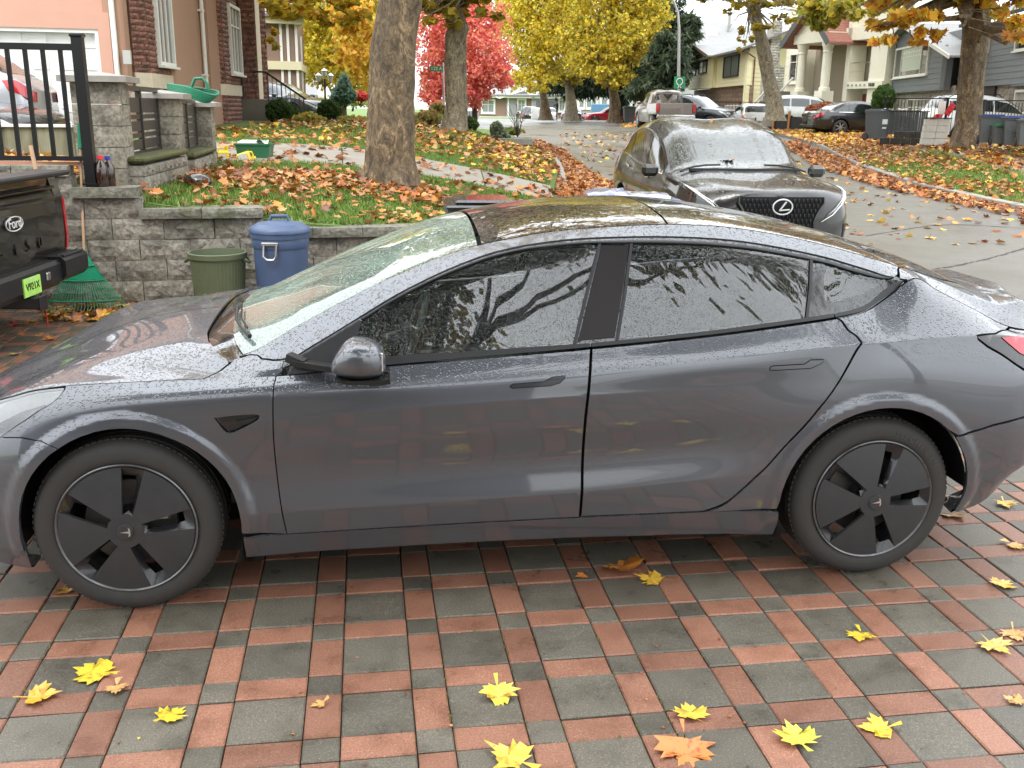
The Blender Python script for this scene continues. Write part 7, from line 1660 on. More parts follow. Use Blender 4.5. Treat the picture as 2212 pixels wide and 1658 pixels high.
tree('stout ringed sycamore on the far verge beside the wheeled bins', [(q-[0, 0, .2], .52), T(2093, 296, D, 66), T(2093, 270, D, 52), T(2095, 230, D, 50), T(2098, 170, D, 50), T(2103, 110, D, 50), T(2107, 60, D, 52), T(2104, 20, D, 62), T(2100, -20, D, 72)],
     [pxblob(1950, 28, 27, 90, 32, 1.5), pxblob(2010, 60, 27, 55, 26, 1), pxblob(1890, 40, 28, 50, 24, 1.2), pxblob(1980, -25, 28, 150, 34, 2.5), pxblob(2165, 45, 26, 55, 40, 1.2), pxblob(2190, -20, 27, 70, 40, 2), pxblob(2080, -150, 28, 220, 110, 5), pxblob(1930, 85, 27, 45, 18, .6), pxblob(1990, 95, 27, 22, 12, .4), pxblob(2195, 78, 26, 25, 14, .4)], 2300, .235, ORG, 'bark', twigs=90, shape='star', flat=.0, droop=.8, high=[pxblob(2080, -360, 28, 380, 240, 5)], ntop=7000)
tree('olive green maple spray hanging in front of the cream house', None, [pxblob(1800, 15, 40, 70, 26, 1.5), pxblob(1775, 45, 40, 45, 16, 1), pxblob(1850, 10, 38, 55, 30, 1.2)], 1500, .26, OLV+[(.32, .36, .06), (.42, .44, .08)], twigs=30)
# trees behind the camera, seen mirrored in the glass and paint
tree('yellow sycamore on the near side of the street, mirrored in the side windows', [((-.5, -5.0, 0), .3), ((-.4, -5, 3.5), .25), ((-.2, -4.8, 6), .2)], [((-1.5, -.8, 8.8), (3.6, 2.2, 1.5)), ((2.2, -.4, 9.0), (2.6, 1.5, 1.2)), ((-3.2, -3, 8), (2.4, 2.4, 1.8)), ((-.6, -3.2, 8.3), (1.8, 1.7, 1.5)), ((-2, -1.6, 8.2), (2, 1.6, 1.2)), ((.9, -1.3, 8.6), (2.2, 1.5, 1.3)), ((3.6, .9, 9.2), (3.0, 1.6, 1.1)), ((0, 1.3, 9.6), (3.6, 1.3, .9))], 75000, .14, [(.16, .13, .03), (.22, .17, .03), (.28, .20, .03), (.12, .11, .03)], limbs=10)
tree('second sycamore on the near side of the street, mirrored in the rear wing', [((10.5, -6.5, 0), .28), ((10.5, -6.4, 3.2), .24), ((10.4, -6.2, 5.5), .18)], [((10.2, -6.2, 8.2), (2.6, 2.4, 2.4)), ((8.2, -6.4, 7.2), (2.2, 2, 1.6))], 9000, .15, [(.16, .13, .03), (.24, .17, .03), (.12, .11, .03)], limbs=8)

tree('tall yellow sycamore behind the near side house, mirrored in the upper doors', [((-1.5, -12, 0), .3), ((-1.5, -12, 6), .2)], [((1.0, -10.5, 10), (3.6, 2.5, 3))], 9000, .17, [(.16, .13, .03), (.24, .17, .03)], limbs=8)
def shrub(label, blobs, n, size, cols, core=True, name='shrub', cat='shrub', group=None, tall=0, hollow=.86, stems=3):
    rs = np.random.RandomState(n+len(label)); c0 = np.array(blobs[0][0]); root = empty(name, tuple(float(x) for x in (c0[0], c0[1], c0[2]-blobs[0][1][2])), 0, label, cat, group); inv = -np.array(root.location)
    out = []
    for c, r in blobs:
        k = n//len(blobs); d = rs.normal(size=(k, 3)); d /= np.linalg.norm(d, axis=1)[:, None]; out.append(np.array(c)+d*(hollow+(1.03-hollow)*rs.rand(k))[:, None]*np.array(r)*(1+.06*np.sin(d[:, 0]*9+d[:, 2]*7))[:, None])
    o = leaf_cloud('foliage', np.vstack(out)+inv, size, cols, M['leaf'], root); o['kind'] = 'stuff'
    b = MB()
    for s_ in range(stems): b.tube([(rs.normal(0, .04), rs.normal(0, .04), -.15), (rs.normal(0, .1), rs.normal(0, .1), blobs[0][1][2])], .02, 5)
    b.build('stem', M['bark_dark'], root)
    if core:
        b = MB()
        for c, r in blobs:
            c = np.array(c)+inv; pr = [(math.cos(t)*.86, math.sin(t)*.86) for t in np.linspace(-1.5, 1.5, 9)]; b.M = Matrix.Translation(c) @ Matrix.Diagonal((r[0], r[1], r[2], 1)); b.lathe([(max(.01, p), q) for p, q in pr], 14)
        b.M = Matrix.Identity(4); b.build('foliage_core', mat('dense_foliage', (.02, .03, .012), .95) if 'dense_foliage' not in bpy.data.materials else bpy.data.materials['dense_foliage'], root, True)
    return root
BOX = [(.05, .10, .02), (.07, .14, .03), (.10, .17, .04), (.04, .07, .02)]
shrub('round clipped boxwood nearest the stair base of the pink house', [pxblob(604, 240, 28, 28, 24)], 3600, .06, BOX)
shrub('round clipped boxwood half hidden behind its left neighbour', [pxblob(626, 244, 29.5, 17, 20)], 1400, .06, BOX)
shrub('clipped boxwood tapering to its foot, right of the pair by the stairs', [pxblob(712, 236, 28, 25, 20), pxblob(711, 252, 28, 15, 14)], 3600, .06, BOX)
shrub('small box hedge right of the slim pale trunk', [pxblob(1012, 268, 30, 21, 16), pxblob(1003, 272, 30, 18, 14)], 2600, .06, [(.08, .14, .03), (.13, .20, .05), (.05, .09, .02)])
shrub('variegated grey green dwarf conifer at the lawn corner', [pxblob(1073, 277, 31, 14, 14), pxblob(1080, 294, 31, 20, 15)], 1800, .07, [(.28, .33, .20), (.16, .22, .12), (.40, .43, .30)], name='dwarf_conifer')
shrub('straggly orange and green shrub behind the slim trunk', [pxblob(925, 258, 28, 34, 22), pxblob(900, 275, 27, 24, 14), pxblob(945, 238, 30, 18, 16)], 1700, .12, [(.40, .30, .10), (.30, .32, .10), (.45, .40, .12), (.25, .15, .06)], core=False, hollow=.3, stems=9)
shrub('low leafy ground shrub between the boxwoods', [pxblob(668, 258, 27, 34, 13), pxblob(760, 262, 28, 40, 12)], 1500, .12, [(.45, .42, .10), (.55, .32, .08), (.30, .36, .08)], core=False, hollow=.3)
shrub('blue green young conifer behind the boxwoods', [pxblob(742, 205, 38, 26, 20), pxblob(744, 185, 38, 12, 22)], 2200, .12, [(.12, .20, .14), (.16, .26, .18), (.09, .15, .10)], name='young_conifer', cat='tree')
shrub('yellow green bushes under the yellow maple', [pxblob(760, 215, 44, 60, 16), pxblob(830, 225, 42, 40, 20), pxblob(690, 225, 40, 40, 12)], 3200, .14, [(.35, .38, .08), (.45, .42, .08), (.2, .26, .06)], core=False, hollow=.2)
shrub('crimson bush low behind the thick trunk', [pxblob(776, 208, 40, 22, 9)], 900, .10, [(.55, .05, .05), (.65, .10, .08)])
shrub('bright green cedar shrub against the grey siding house', [pxblob(1909, 212, 42, 22, 26), pxblob(1897, 226, 42, 12, 18)], 3200, .12, [(.07, .14, .03), (.10, .19, .04), (.05, .10, .02)])
shrub('rusty red hedge between the black fence and the black sedan', [pxblob(1762, 240, 46, 22, 13), pxblob(1785, 233, 46, 20, 12)], 1500, .12, [(.45, .14, .07), (.55, .22, .10), (.3, .12, .06)])
shrub('low leafy mound at the foot of the slim trunk', [pxblob(1005, 290, 27, 40, 10), pxblob(1040, 298, 27, 24, 8), pxblob(1105, 283, 33, 26, 8)], 1800, .10, [(.20, .26, .06), (.35, .28, .08), (.15, .2, .05)], core=False, hollow=.2)
shrub('dark climbing plant in the recess between the stone bays', [pxblob(513, 130, 29.6, 9, 30, .2)], 900, .10, [(.09, .12, .08), (.06, .09, .06), (.2, .22, .16)], core=False, hollow=.2)
# bare twigs of a small shrub by the kerb
b = MB(); rs = np.random.RandomState(5); c = aty(1118, 292, 32.5)
for k in range(16): a = rs.rand()*6.28; b.tube([(0, 0, -.1), (.12*math.cos(a), .12*math.sin(a), .3+.2*rs.rand()), (.5*math.cos(a)*rs.rand(), .4*math.sin(a), .6+.4*rs.rand())], [.01, .008, .005], 4, False)
o = b.build('bare_shrub', M['bark_dark']); o.location = c; tag(o, 'bare twiggy little shrub near the kerb beside the dwarf conifer', 'shrub')

# ---- grass blades on the near lawns ---------------------------------------------------
def scatter(poly, n, rs):
    P = np.array(poly); lo, hi = P.min(0), P.max(0); out = np.zeros((0, 2))
    while len(out) < n: q = lo+(hi-lo)*rs.rand(n*2, 2); out = np.vstack([out, q[inside(P, q)]])
    return out[:n]
rs = np.random.RandomState(3)
NEAR = [(-4.0, wally(-4)+.12), (.5, wally(.5)+.12), (.8, 12.5), (.64, 16.4), (-2.54, 15.4), (-4.6, 14.6), (-4.3, 10)]
def blades(name, XY, hf, dz, h, cols, label):
    n = len(XY); z = hf(XY[:, 0], XY[:, 1])+dz; a = rs.rand(n)*6.28; w_ = .006+.005*rs.rand(n); hh = h*(.5+rs.rand(n)); lx_, ly = rs.normal(0, .35, n)*hh, rs.normal(0, .35, n)*hh
    V = np.stack([np.c_[XY[:, 0]-w_*np.cos(a), XY[:, 1]-w_*np.sin(a), z], np.c_[XY[:, 0]+w_*np.cos(a), XY[:, 1]+w_*np.sin(a), z], np.c_[XY[:, 0]+lx_, XY[:, 1]+ly, z+hh]], 1).reshape(-1, 3)
    C = np.array(cols)[rs.randint(len(cols), size=n)]*(.6+.7*rs.rand(n))[:, None]; CC = np.repeat(np.c_[C, np.ones(n)], 3, 0); o = npmesh(name, V, np.arange(3*n).reshape(-1, 3), M['blade']); ca = o.data.color_attributes.new('col', 'FLOAT_COLOR', 'POINT'); ca.data.foreach_set('color', CC.astype(np.float32).ravel()); tag(o, label, 'grass', kind='stuff')
GC = [(.14, .25, .04), (.20, .32, .06), (.10, .18, .03), (.30, .38, .10)]
blades('grass', scatter(NEAR, 60000, rs), H2, 0, .05, GC, 'short green lawn grass behind the retaining wall')
blades('grass', scatter([(-4.5, 17.4), (.62, 18.3), (.9, 22), (.95, 27), (-6, 27), (-7, 20)], 45000, rs), H2, 0, .05, GC, 'green lawn grass beyond the concrete path')
blades('grass', scatter([(9.6, 18.4), (9.5, 24), (9.6, 28), (12, 30), (11.6, 24), (13, 17)], 26000, rs), H1, .07, .06, GC, 'grass of the far verge between kerb and sidewalk')

# ---- fallen leaves ------------------------------------------------------------------------
FL = [(.42, .15, .04), (.50, .21, .055), (.36, .11, .03), (.55, .29, .11), (.28, .085, .025), (.56, .25, .05), (.46, .23, .10), (.20, .07, .03)]; FY = [(.80, .55, .05), (.75, .48, .08), (.70, .45, .15)]
def litter(name, XY, hf, dz, size, cols, label, lift=.03, shape='star', flat=.35):
    z = hf(XY[:, 0], XY[:, 1])+dz+rs.rand(len(XY))*lift; o = leaf_cloud(name, np.c_[XY, z], size, cols, M['fallen'], None, flat=flat, shape=shape); tag(o, label, 'fallen leaves', kind='stuff'); return o
def dens(XY, f): return XY[rs.rand(len(XY)) < f(XY[:, 0], XY[:, 1])]
def pile(x, y):     # thick along a band from the pillars past the big trunk to the street
    d1 = np.exp(-(((x+3.2)/1.5)**2+((y-12.1)/1.0)**2)*1.1); d2 = np.exp(-((y-(12.2-.25*(x+1.5)))/.75)**2)*np.clip((x+3)/1.2, 0, 1); d3 = .13+.08*np.sin(x*3)*np.sin(y*2.3); return np.clip(d1*1.1+d2*.75+d3+np.clip((x-.1)*1.0, 0, .5)+.5*np.clip(1-np.abs(y-wally(x)-.4)/.6, 0, 1)*(np.sin(x*4.1) > -.2), 0, 1)
litter('leaf_litter', dens(scatter(NEAR, 5600, rs), pile), H2, .022, .088, FL, 'drifts of orange brown sycamore leaves round the thick trunk on the near lawn', .07)
F2 = [(-4.4, 17.5), (.64, 18.3), (.95, 22), (.96, 27.8), (.2, 33), (-6, 33), (-7, 20)]
litter('leaf_litter', dens(scatter(F2, 6500, rs), lambda x, y: np.clip(.2+.5*np.exp(-((y-(25-1.1*(x+2.0)))/3)**2)+.3*np.clip(x+1, 0, 1), 0, 1)), H2, .03, .125, FL+FY, 'orange and yellow leaves strewn over the lawn beyond the path', .05)
litter('leaf_litter', scatter([(-6, 14), (.66, 16.4), (.66, 18.2), (-6, 17)], 170, rs), H2, .035, .14, FL, 'scattered leaves on the pale concrete path', .01)
GUT = [(.95, 15.2), (3.6, 14.2), (3.0, 18), (1.9, 24), (1.6, 32), (.8, 38), (.3, 36), (1.1, 30), (1.12, 22), (.85, 17)]
litter('leaf_litter', dens(scatter(GUT, 6500, rs), lambda x, y: np.clip(.95-(x-1.0)*.27, .2, 1)), H1, -.02, .12, FL, 'leaves heaped along the near kerb of the street', .03)
litter('leaf_litter', scatter([(1, 14), (9, 14.5), (9.3, 24), (10, 34), (11, 45), (2, 45), (1.2, 30)], 900, rs), H1, -.02, .13, FL+FY, 'leaves scattered over the wet asphalt', .01)
V1 = [(9.45, 18.2), (9.3, 23), (9.4, 27), (10.0, 31), (11.0, 36), (12.6, 36), (11.9, 30), (11.5, 26), (11.5, 22), (12.1, 18.5), (13.6, 16), (20, 14), (12, 13.4), (10.4, 15.5)]
litter('leaf_litter', dens(scatter(V1, 7000, rs), lambda x, y: np.clip(.42+.4*np.sin(x*2+y*.9)+.03*(y-18), .12, 1)), H1, .085, .105, FL+FL+FY[:1], 'thick orange leaves over the far verge', .05)
litter('leaf_litter', scatter([(.72, 15), (1.0, 15), (1.0, 22), (1.05, 28), (.5, 33), (.3, 33), (.8, 28), (.8, 22)], 900, rs), H1, .10, .12, FL, 'leaves lying over the near kerb', .03)
litter('leaf_litter', dens(scatter([(10.0, 14.2), (8.9, 18), (8.5, 23), (8.4, 28), (9.3, 33), (10.0, 39), (11, 39), (10, 31), (9.38, 27), (9.28, 23), (9.42, 18.2), (10.6, 15.2), (14, 12.9), (13, 12)], 3800, rs), lambda x, y: .7+0*x), H1, -.01, .12, FL, 'leaves gathered in the gutter along the far kerb', .06)
litter('leaf_litter', scatter([(12.6, 19), (11.6, 24), (12.1, 30), (13, 38), (13.6, 45), (18, 45), (16, 30), (18, 22)], 5200, rs), H1, .09, .15, FL+FY, 'leaf covered front gardens across the street', .05)
litter('leaf_litter', scatter([(10.8, 34), (11.4, 46), (17, 47), (15, 38), (12.8, 34)], 3200, rs), H1, .10, .16, FY+FL[:4], 'golden leaves on the driveway around the black sedan', .03)
litter('leaf_litter', scatter([(-8, 9.2), (-4.2, 9.4), (-4.4, 11.2), (-8, 10.9)], 900, rs), H2, .08, .15, FL+FY, 'leaves behind the black picket fence', .10)
litter('leaf_litter', scatter([(6, 58), (12, 56), (18, 70), (8, 74)], 1800, rs), H1, .03, .22, FY+FL[:3], 'yellow leaves at the far bend of the street', .03)
litter('leaf_litter', np.array([(atz(x, y, 0)[0], atz(x, y, 0)[1]) for x, y in zip(rs.uniform(105, 330, 105), rs.uniform(655, 693, 105))]), H1, .0, .13, FL+FY[:2], 'row of raked leaves at the foot of the retaining wall', .03)
# single leaves on the paving, one by one
_h = [(.10, .06), (.30, .02), (.26, .12), (.52, .16), (.41, .26), (.60, .46), (.42, .47), (.46, .64), (.27, .55), (.23, .67), (.18, .84), (.11, .80)]
HERO = np.array([(0, 0)]+_h+[(0, 1.05)]+[(-a, b) for a, b in _h[::-1]])
def leaf_mesh(k, s=.15, curl=.3):
    r = np.random.RandomState(k); fold = .5+1.2*r.rand() if k % 3 else .1; V = [(0, .05*s, .004)]; L = HERO-[0, .45]; n = len(L)
    for j, f in ((0, .55), (1, 1.0)):
        for i, (u, v) in enumerate(L):
            rr = math.hypot(u, v); q = (.78+.42*r.rand()) if i % 2 == 0 else (.9+.3*r.rand()); V.append((u*f*s*1.2*q*(1 if j else .9), v*f*s*1.2*q, .004+s*curl*((rr*f)**2*(.3+1.1*r.rand())+fold*abs(u)*f)))
    F = [(0, 1+i, 1+(i+1) % n) for i in range(n)]+[(1+i, 1+n+i, 1+n+(i+1) % n, 1+(i+1) % n) for i in range(n)]
    k0 = len(V); V += [(-.002, -.45*s, .01), (.002, -.45*s, .01), (.012*r.randn(), -.95*s, .02), (.012*r.randn()+.004, -.95*s, .02)]; F.append((k0, k0+1, k0+3, k0+2)); me = bpy.data.meshes.new('fallen_leaf'); me.from_pydata(V, [], F); me.polygons.foreach_set('use_smooth', [True]*len(F)); return me
LM = {}
def lmat(c):
    if c not in LM:
        m = bpy.data.materials.new('leaf_'+str(len(LM))); m.use_nodes = True; g = NG(m); v = g.obj(); n1 = g.noise(38, 5, v, .65); g.l(g.ramp(n1, [(.34, (c[0]*.55, c[1]*.35, c[2]*.6)), (.46, c), (.62, c), (.74, (c[0]*.85, c[1]*.6, c[2]))]), g.p.inputs['Base Color']); g.p.inputs['Roughness'].default_value = .3; LM[c] = m
    return LM[c]
YE, OR, TN, BR = (.76, .54, .05), (.75, .38, .04), (.62, .36, .12), (.36, .13, .04)
LV = [(200, 1452, YE, 1.25, 'yellow leaf with upturned red tips, left of centre below the front wheel'), (90, 1507, OR, .95, 'curled orange leaf left of the red tipped one'), (252, 1492, TN, .6, 'small folded tan leaf right of the red tipped one'), (373, 1545, YE, .85, 'compact bright yellow leaf below the front wheel'),
 (1078, 1506, YE, .95, 'yellow leaf with a rolled edge in the middle of the near paving'), (1098, 1636, (.80, .52, .08), 1.15, 'pale orange leaf cut by the lower picture edge, centre'), (1483, 1630, (.70, .22, .05), 1.45, 'large red orange leaf at the bottom edge right of centre'), (1492, 1542, (.82, .55, .08), .9, 'pale yellow leaf right of centre, stem to the right'), (1718, 1594, (.80, .72, .10), 1.1, 'lemon yellow leaf lying flat, lower right'), (1892, 1574, (.80, .55, .05), .9, 'curled golden leaf right of the lemon one'),
 (1858, 1377, YE, .8, 'thin yellow leaf seen edge on below the rear wheel'), (2152, 1400, (.78, .52, .12), .95, 'tan yellow leaf near the right edge, middle row'), (2192, 1374, TN, .8, 'tan leaf touching the right edge above its neighbour'), (2166, 1263, (.80, .50, .06), .9, 'orange leaf below the rear bumper near the right edge'), (1345, 1228, (.62, .22, .04), 1.5, 'big burnt orange leaf under the sill between the wheels'), (1405, 1252, (.78, .48, .06), 1.0, 'yellow orange leaf tucked under the big burnt orange one'),
 (2062, 1116, (.55, .34, .14), 1.0, 'withered brown leaf behind the rear wheel'), (2172, 1092, (.78, .52, .10), .8, 'pale leaf on the paving behind the rear bumper'), (2196, 1182, (.78, .42, .08), .7, 'small orange leaf by the right edge'), (2190, 1514, TN, .55, 'leaf scrap near the lower right corner'), (688, 1524, TN, .4, 'tiny leaf scrap on a red brick, lower left centre'), (1256, 1246, (.70, .25, .06), .45, 'slim red leaf piece left of the big burnt orange one'), (140, 1278, (.55, .30, .06), .6, 'dull leaf in the shade behind the front tyre'),
 (50, 700, TN, .9, 'pale leaf with a purple neighbour under the pickup bumper'), (68, 694, (.62, .28, .06), 1.1, 'mottled orange leaf under the pickup bumper'), (30, 702, (.35, .08, .07), 1.0, 'purple red leaf under the pickup bumper'), (48, 722, (.55, .22, .06), .6, 'curled brown leaf, left one of two below the pickup'), (84, 725, (.55, .28, .10), .6, 'curled brown leaf, right one of two below the pickup'), (105, 734, BR, 1.0, 'dark red brown crumpled leaf beside the bonnet'), (30, 767, (.42, .34, .14), .8, 'dry olive leaf near the left edge'),
 (162, 693, (.75, .62, .12), .8, 'pale yellow leaf in front of the rake'), (225, 684, YE, 1.2, 'bright yellow leaf in the raked row'), (222, 698, YE, .8, 'small bright yellow leaf in front of the raked row'), (262, 702, (.70, .42, .16), .9, 'light tan leaf in front of the raked row'), (318, 704, (.62, .30, .12), .9, 'tan leaf against the bonnet edge'), (140, 679, (.80, .60, .05), .7, 'yellow leaf by the red flag of the pickup')]
for i, (px, py, c, s, lab) in enumerate(LV):
    me = leaf_mesh(i, .092*s, .06+.24*((i*37) % 10)/10); me.materials.append(lmat(c)); o = link('fallen_leaf', me); p = atz(px, py, 0); o.location = (p[0], p[1], gz(p[0], p[1])+.001); o.rotation_euler = (RS.normal(0, .08), RS.normal(0, .08), RS.rand()*6.28); tag(o, lab, 'leaf', 'single sycamore leaves on the paving')
LX = [((1535, 268), 13.0, 1.66, 'brown oak coloured leaf standing up on the roof edge of the black crossover'), ((1575, 350), 11.9, 1.16, 'brown leaf caught by the wiper of the black crossover'), ((1565, 352), 11.9, 1.14, 'tan leaf lying beside the wiper of the black crossover')]
for (px, py), Y, z, lab in LX:
    me = leaf_mesh(50+int(Y*3)+px, .12, .5); me.materials.append(lmat((.42, .16, .05) if 'tan' not in lab else TN)); o = link('fallen_leaf', me); o.location = aty(px, py, Y); o.rotation_euler = (R_(75) if Y > 12.5 else .3, .2, px); tag(o, lab, 'leaf')
# tiny scraps
P_ = scatter([(-2.2, 1.6), (2.4, 1.8), (3.2, 3.6), (1.5, 3.4), (-1.8, 2.9)], 90, rs); litter('leaf_scraps', P_, lambda x, y: 0*x, .003, .012, FY+FL, 'tiny crumbs of leaf on the paving', .001, 'kite', 1.0)
# ==== bins, rake, tubs and other small things =====================================
def text(name, s, size, loc, rot, m, parent=None, ext=.001, align='CENTER'):
    c = bpy.data.curves.new(name, 'FONT'); c.body = s; c.size = size; c.extrude = ext; c.align_x = align; c.align_y = 'CENTER'; o = bpy.data.objects.new(name, c); COL.objects.link(o); bpy.context.view_layer.update()
    me = bpy.data.meshes.new_from_object(o); bpy.data.objects.remove(o); o = link(name, me, parent, m); o.location = loc; o.rotation_euler = rot; return o
# black pickup at the left edge: rear corner
A = aty(140, 480, 8.35); PA_ = R_(271); tr = empty('pickup_truck', (A[0], A[1], 0), PA_, 'black pickup truck on the left with an oval badge on its tailgate', 'pickup truck')
# local x: along the tailgate from the far corner to the near one; local y: forward into the truck is -y ... outwards (rear) is +y
tr.rotation_euler = (0, 0, PA_); tr.scale = (.93, .93, .93); BLK = carpaint('black', (.01, .01, .01)); S_ = 1
b = MB(); prof = [(0, .62), (.01, .80), (.015, 1.02), (-.01, 1.18), (-.05, 1.26), (-.05, 1.33), (-.30, 1.35), (-5.6, 1.35), (-5.6, .55), (-.05, .55)]
b.prism([(y, z) for y, z in prof], .16, 1.86, 'X'); b.build('tailgate', BLK, tr)
for x0, x1 in ((.0, .15), (1.87, 2.02)):
    b = MB(); b.prism([(-.02, .60), (.005, .80), (-.0, 1.15), (-.05, 1.33), (-.4, 1.35), (-5.6, 1.35), (-5.6, .5), (-.1, .5)], x0, x1, 'X'); b.build('bed_side', BLK, tr)
b = MB(); b.box((1.0, -.02, 1.365), (1.9, .28, .045), bev=.015); b.build('tailgate_cap', M['black_plastic'], tr, True)
b = MB(); b.box((1.01, .012, 1.245), (1.66, .03, .03), bev=.01); b.box((1.01, .016, 1.15), (1.66, .035, .04), bev=.015); b.build('tailgate_step', BLK, tr, True)
for sx_ in (-.012, 2.03): b = MB(); b.prism([(.0, .68), (.015, .80), (.005, 1.12), (-.02, 1.16), (-.10, 1.12), (-.10, .68)], sx_-.012, sx_+.03, 'X'); b.build('tail_light', M['lamp_red'], tr)
yo = .02; cxe = 1.01; b = MB(); b.M = Matrix.Translation((cxe, .005, 1.01)); b.lathe([(0, .030), (.135, .028), (.152, .020), (.155, .0)], 40, axis='Y', sq=(1, .43)); b.build('badge', M['gloss_black'], tr, True)
b = MB(); b.tube([(cxe+.143*math.cos(t), yo+.014, 1.01+.057*math.sin(t)) for t in np.linspace(0, 2*math.pi, 41)], .005, 6, False); b.build('badge_ring', M['white_plastic'], tr, True)
text('badge_script', 'Ford', .115, (cxe, yo+.018, 1.012), (math.pi/2, 0, math.pi), M['white_plastic'], tr, .003)
for i_, ch in enumerate('F-150'): 
    t_ = text('embossed_letter', ch, .15, (cxe+.44-.22*i_, .018, .80), (math.pi/2, 0, math.pi), BLK, tr, .006)
b = MB(); pr = [(.07, .41), (.11, .46), (.11, .60), (.08, .63), (-.05, .63), (-.05, .40)]; b.prism(pr, .42, 1.60, 'X'); b.build('rear_bumper', M['black_plastic'], tr)
for a0, a1 in ((-.06, .42), (1.6, 2.08)):
    b = MB(); b.prism([(.10, .44), (.15, .49), (.15, .62), (.11, .655), (-.15, .655), (-.15, .42)], a0, a1, 'X'); b.build('bumper_corner', M['black_plastic'], tr)
    b = MB(); b.box(((a0+a1)/2, .12, .662), (a1-a0-.06, .02, .014)); b.box(((a0+a1)/2, .07, .662), (a1-a0-.06, .012, .012)); b.build('bumper_step', M['rubber'], tr)
b = MB(); b.box((1.01, .115, .50), (.30, .012, .15)); pl = b.build('licence_plate', mat('plate_green', (.42, .78, .15), .4, var=(20, .3)), tr); text('plate_number', 'V921X', .085, (0, 0, 0), (0, 0, 0), M['black_plastic'], pl, .002); pl.children[0].location = (1.01, .123, .50); pl.children[0].rotation_euler = (math.pi/2, 0, math.pi)
text('plate_header', 'Beautiful', .03, (1.01, .123, .56), (math.pi/2, 0, math.pi), M['white_plastic'], pl, .001)
b = MB(); b.box((1.01, .02, .36), (.10, .34, .10), bev=.01); b.box((1.01, .19, .36), (.13, .02, .13), bev=.01); b.build('tow_hitch', M['black_plastic'], tr); b = MB(); b.box((.70, .115, .53), (.07, .02, .07), bev=.01); b.build('tow_socket', M['steel'], tr)
b = MB(); b.box((1.0, -2.6, .42), (1.5, 4.6, .2)); b.box((1.0, -5.2, 1.35), (1.8, .1, 1.0)); b.build('underbody', M['dark'], tr)
for xx in (.02, 2.0):
    wv = simple_wheel(tr, 0, 0, .40, 1); wv.location = (xx, -1.3, .40); wv.rotation_euler = (0, 0, math.pi/2 if xx > 1 else -math.pi/2)
b = MB(); b.add([(0, 0, 0), (.09, .0, .11), (.06, .01, .0), (.03, .02, -.02)], [(0, 3, 2, 1)]); b.tube([(.09, 0, .12), (.09, 0, -.15)], .004, 5); o = b.build('flag', mat('red_flag', (.8, .05, .07), .6)); o.location = aty(76, 668, 7.9); tag(o, 'small bright red flag at the foot of the rake beside the pickup bumper', 'flag')

# rake against the wall
G_ = mat('rake_green', (.012, .26, .13), .4, var=(20, .2)); wd = mat('rake_wood', (.48, .30, .18), .6, var=(12, .25), bump=(60, .3, .002))
p0 = aty(172, 268, 9.10); p1 = aty(180, 530, 8.86); rk_ = empty('leaf_rake', tuple(p1), 0, 'green plastic leaf rake with a wooden handle leaning on the block wall', 'rake'); q0 = Vector(p0-p1)
b = MB(); b.tube([(0, 0, -.05), tuple(q0*.8)], .0125, 8); b.build('handle', wd, rk_, True); b = MB(); b.tube([tuple(q0*.80), tuple(q0*1.0)], .022, 8); b.tube([tuple(q0*.8+Vector((.03, 0, -.1))), tuple(q0*.9+Vector((.03, 0, 0)))], .02, 6); b.build('grip', G_, rk_, True)
fz = lambda t: (0, -.30*t-.02, -.60*t)         # down the fan
wL, wR_ = aty(98, 668, 8.62)-p1, aty(276, 664, 8.70)-p1; nt_ = 26
fp = lambda s, t: Vector((0, 0, -.02)).lerp(Vector(wL).lerp(Vector(wR_), s), t)+Vector((0, -.03*math.sin(t*3.1), 0))
b = MB(); V, F = [], []
for i in range(9):
    t = .03+.50*i/8
    for k in range(13): v = fp(k/12, t); V.append((v.x, v.y+(.006 if k % 2 else 0), v.z))
for i in range(8):
    for k in range(12): F.append((i*13+k, i*13+k+1, (i+1)*13+k+1, (i+1)*13+k))
npmesh('fan_plate', V, F, G_, rk_, True)
for t in (.28, .52, .86):
    b = MB(); b.tube([fp(s, t+.02*math.sin(math.pi*s))+Vector((0, -.008, 0)) for s in np.linspace(0, 1, 14)], .0055, 5); b.build('cross_bar', G_, rk_, True)
for k in range(nt_):
    s = k/(nt_-1); b = MB(); b.tube([fp(s, .5), fp(s, .75), fp(s, .98), fp(s, 1.03)+Vector((0, -.03, -.0))], [.0045, .004, .0035, .003], 5); b.build('tine', G_, rk_)

def can(name, c, r0, r1, h, m, label, cat, lid=None, rim=.012, n=36):
    root = empty(name, c, 0, label, cat); b = MB(); b.lathe([(.01, .01), (r0, .01), (r0+.004, 0), (r0+.006, .012), (r1-.004, h-.05), (r1+rim, h-.048), (r1+rim+.003, h-.004), (r1+rim-.004, h), (r1-.006, h), (r1-.012, h-.05), (r0-.008, .03), (.01, .03)], n); b.build('tub', m, root, True, auto=45); return root
ol = mat('olive_plastic', (.10, .12, .065), .5, var=(8, .15), bump=(60, .1, .002)); bl = mat('blue_plastic', (.065, .10, .185), .42, var=(8, .12), bump=(40, .1, .002))
c = aty(476, 640, 8.72); gcan = can('garbage_can', (c[0], c[1], .0), .20, .245, .56, ol, 'open olive green plastic tub with ribbed sides by the block wall', 'garbage can')
b = MB()
for k in range(48): a = 2*math.pi*k/48; b.bar((.203*math.cos(a), .203*math.sin(a), .02), (.238*math.cos(a), .238*math.sin(a), .48), .008, .006)
b.build('ribs', ol, gcan)['kind'] = 'stuff'
for s_ in (-1, 1): b = MB(); b.tube([(s_*.25, -.06, .50), (s_*.285, -.03, .47), (s_*.285, .03, .47), (s_*.25, .06, .50)], .012, 6); b.build('handle', ol, gcan, True)
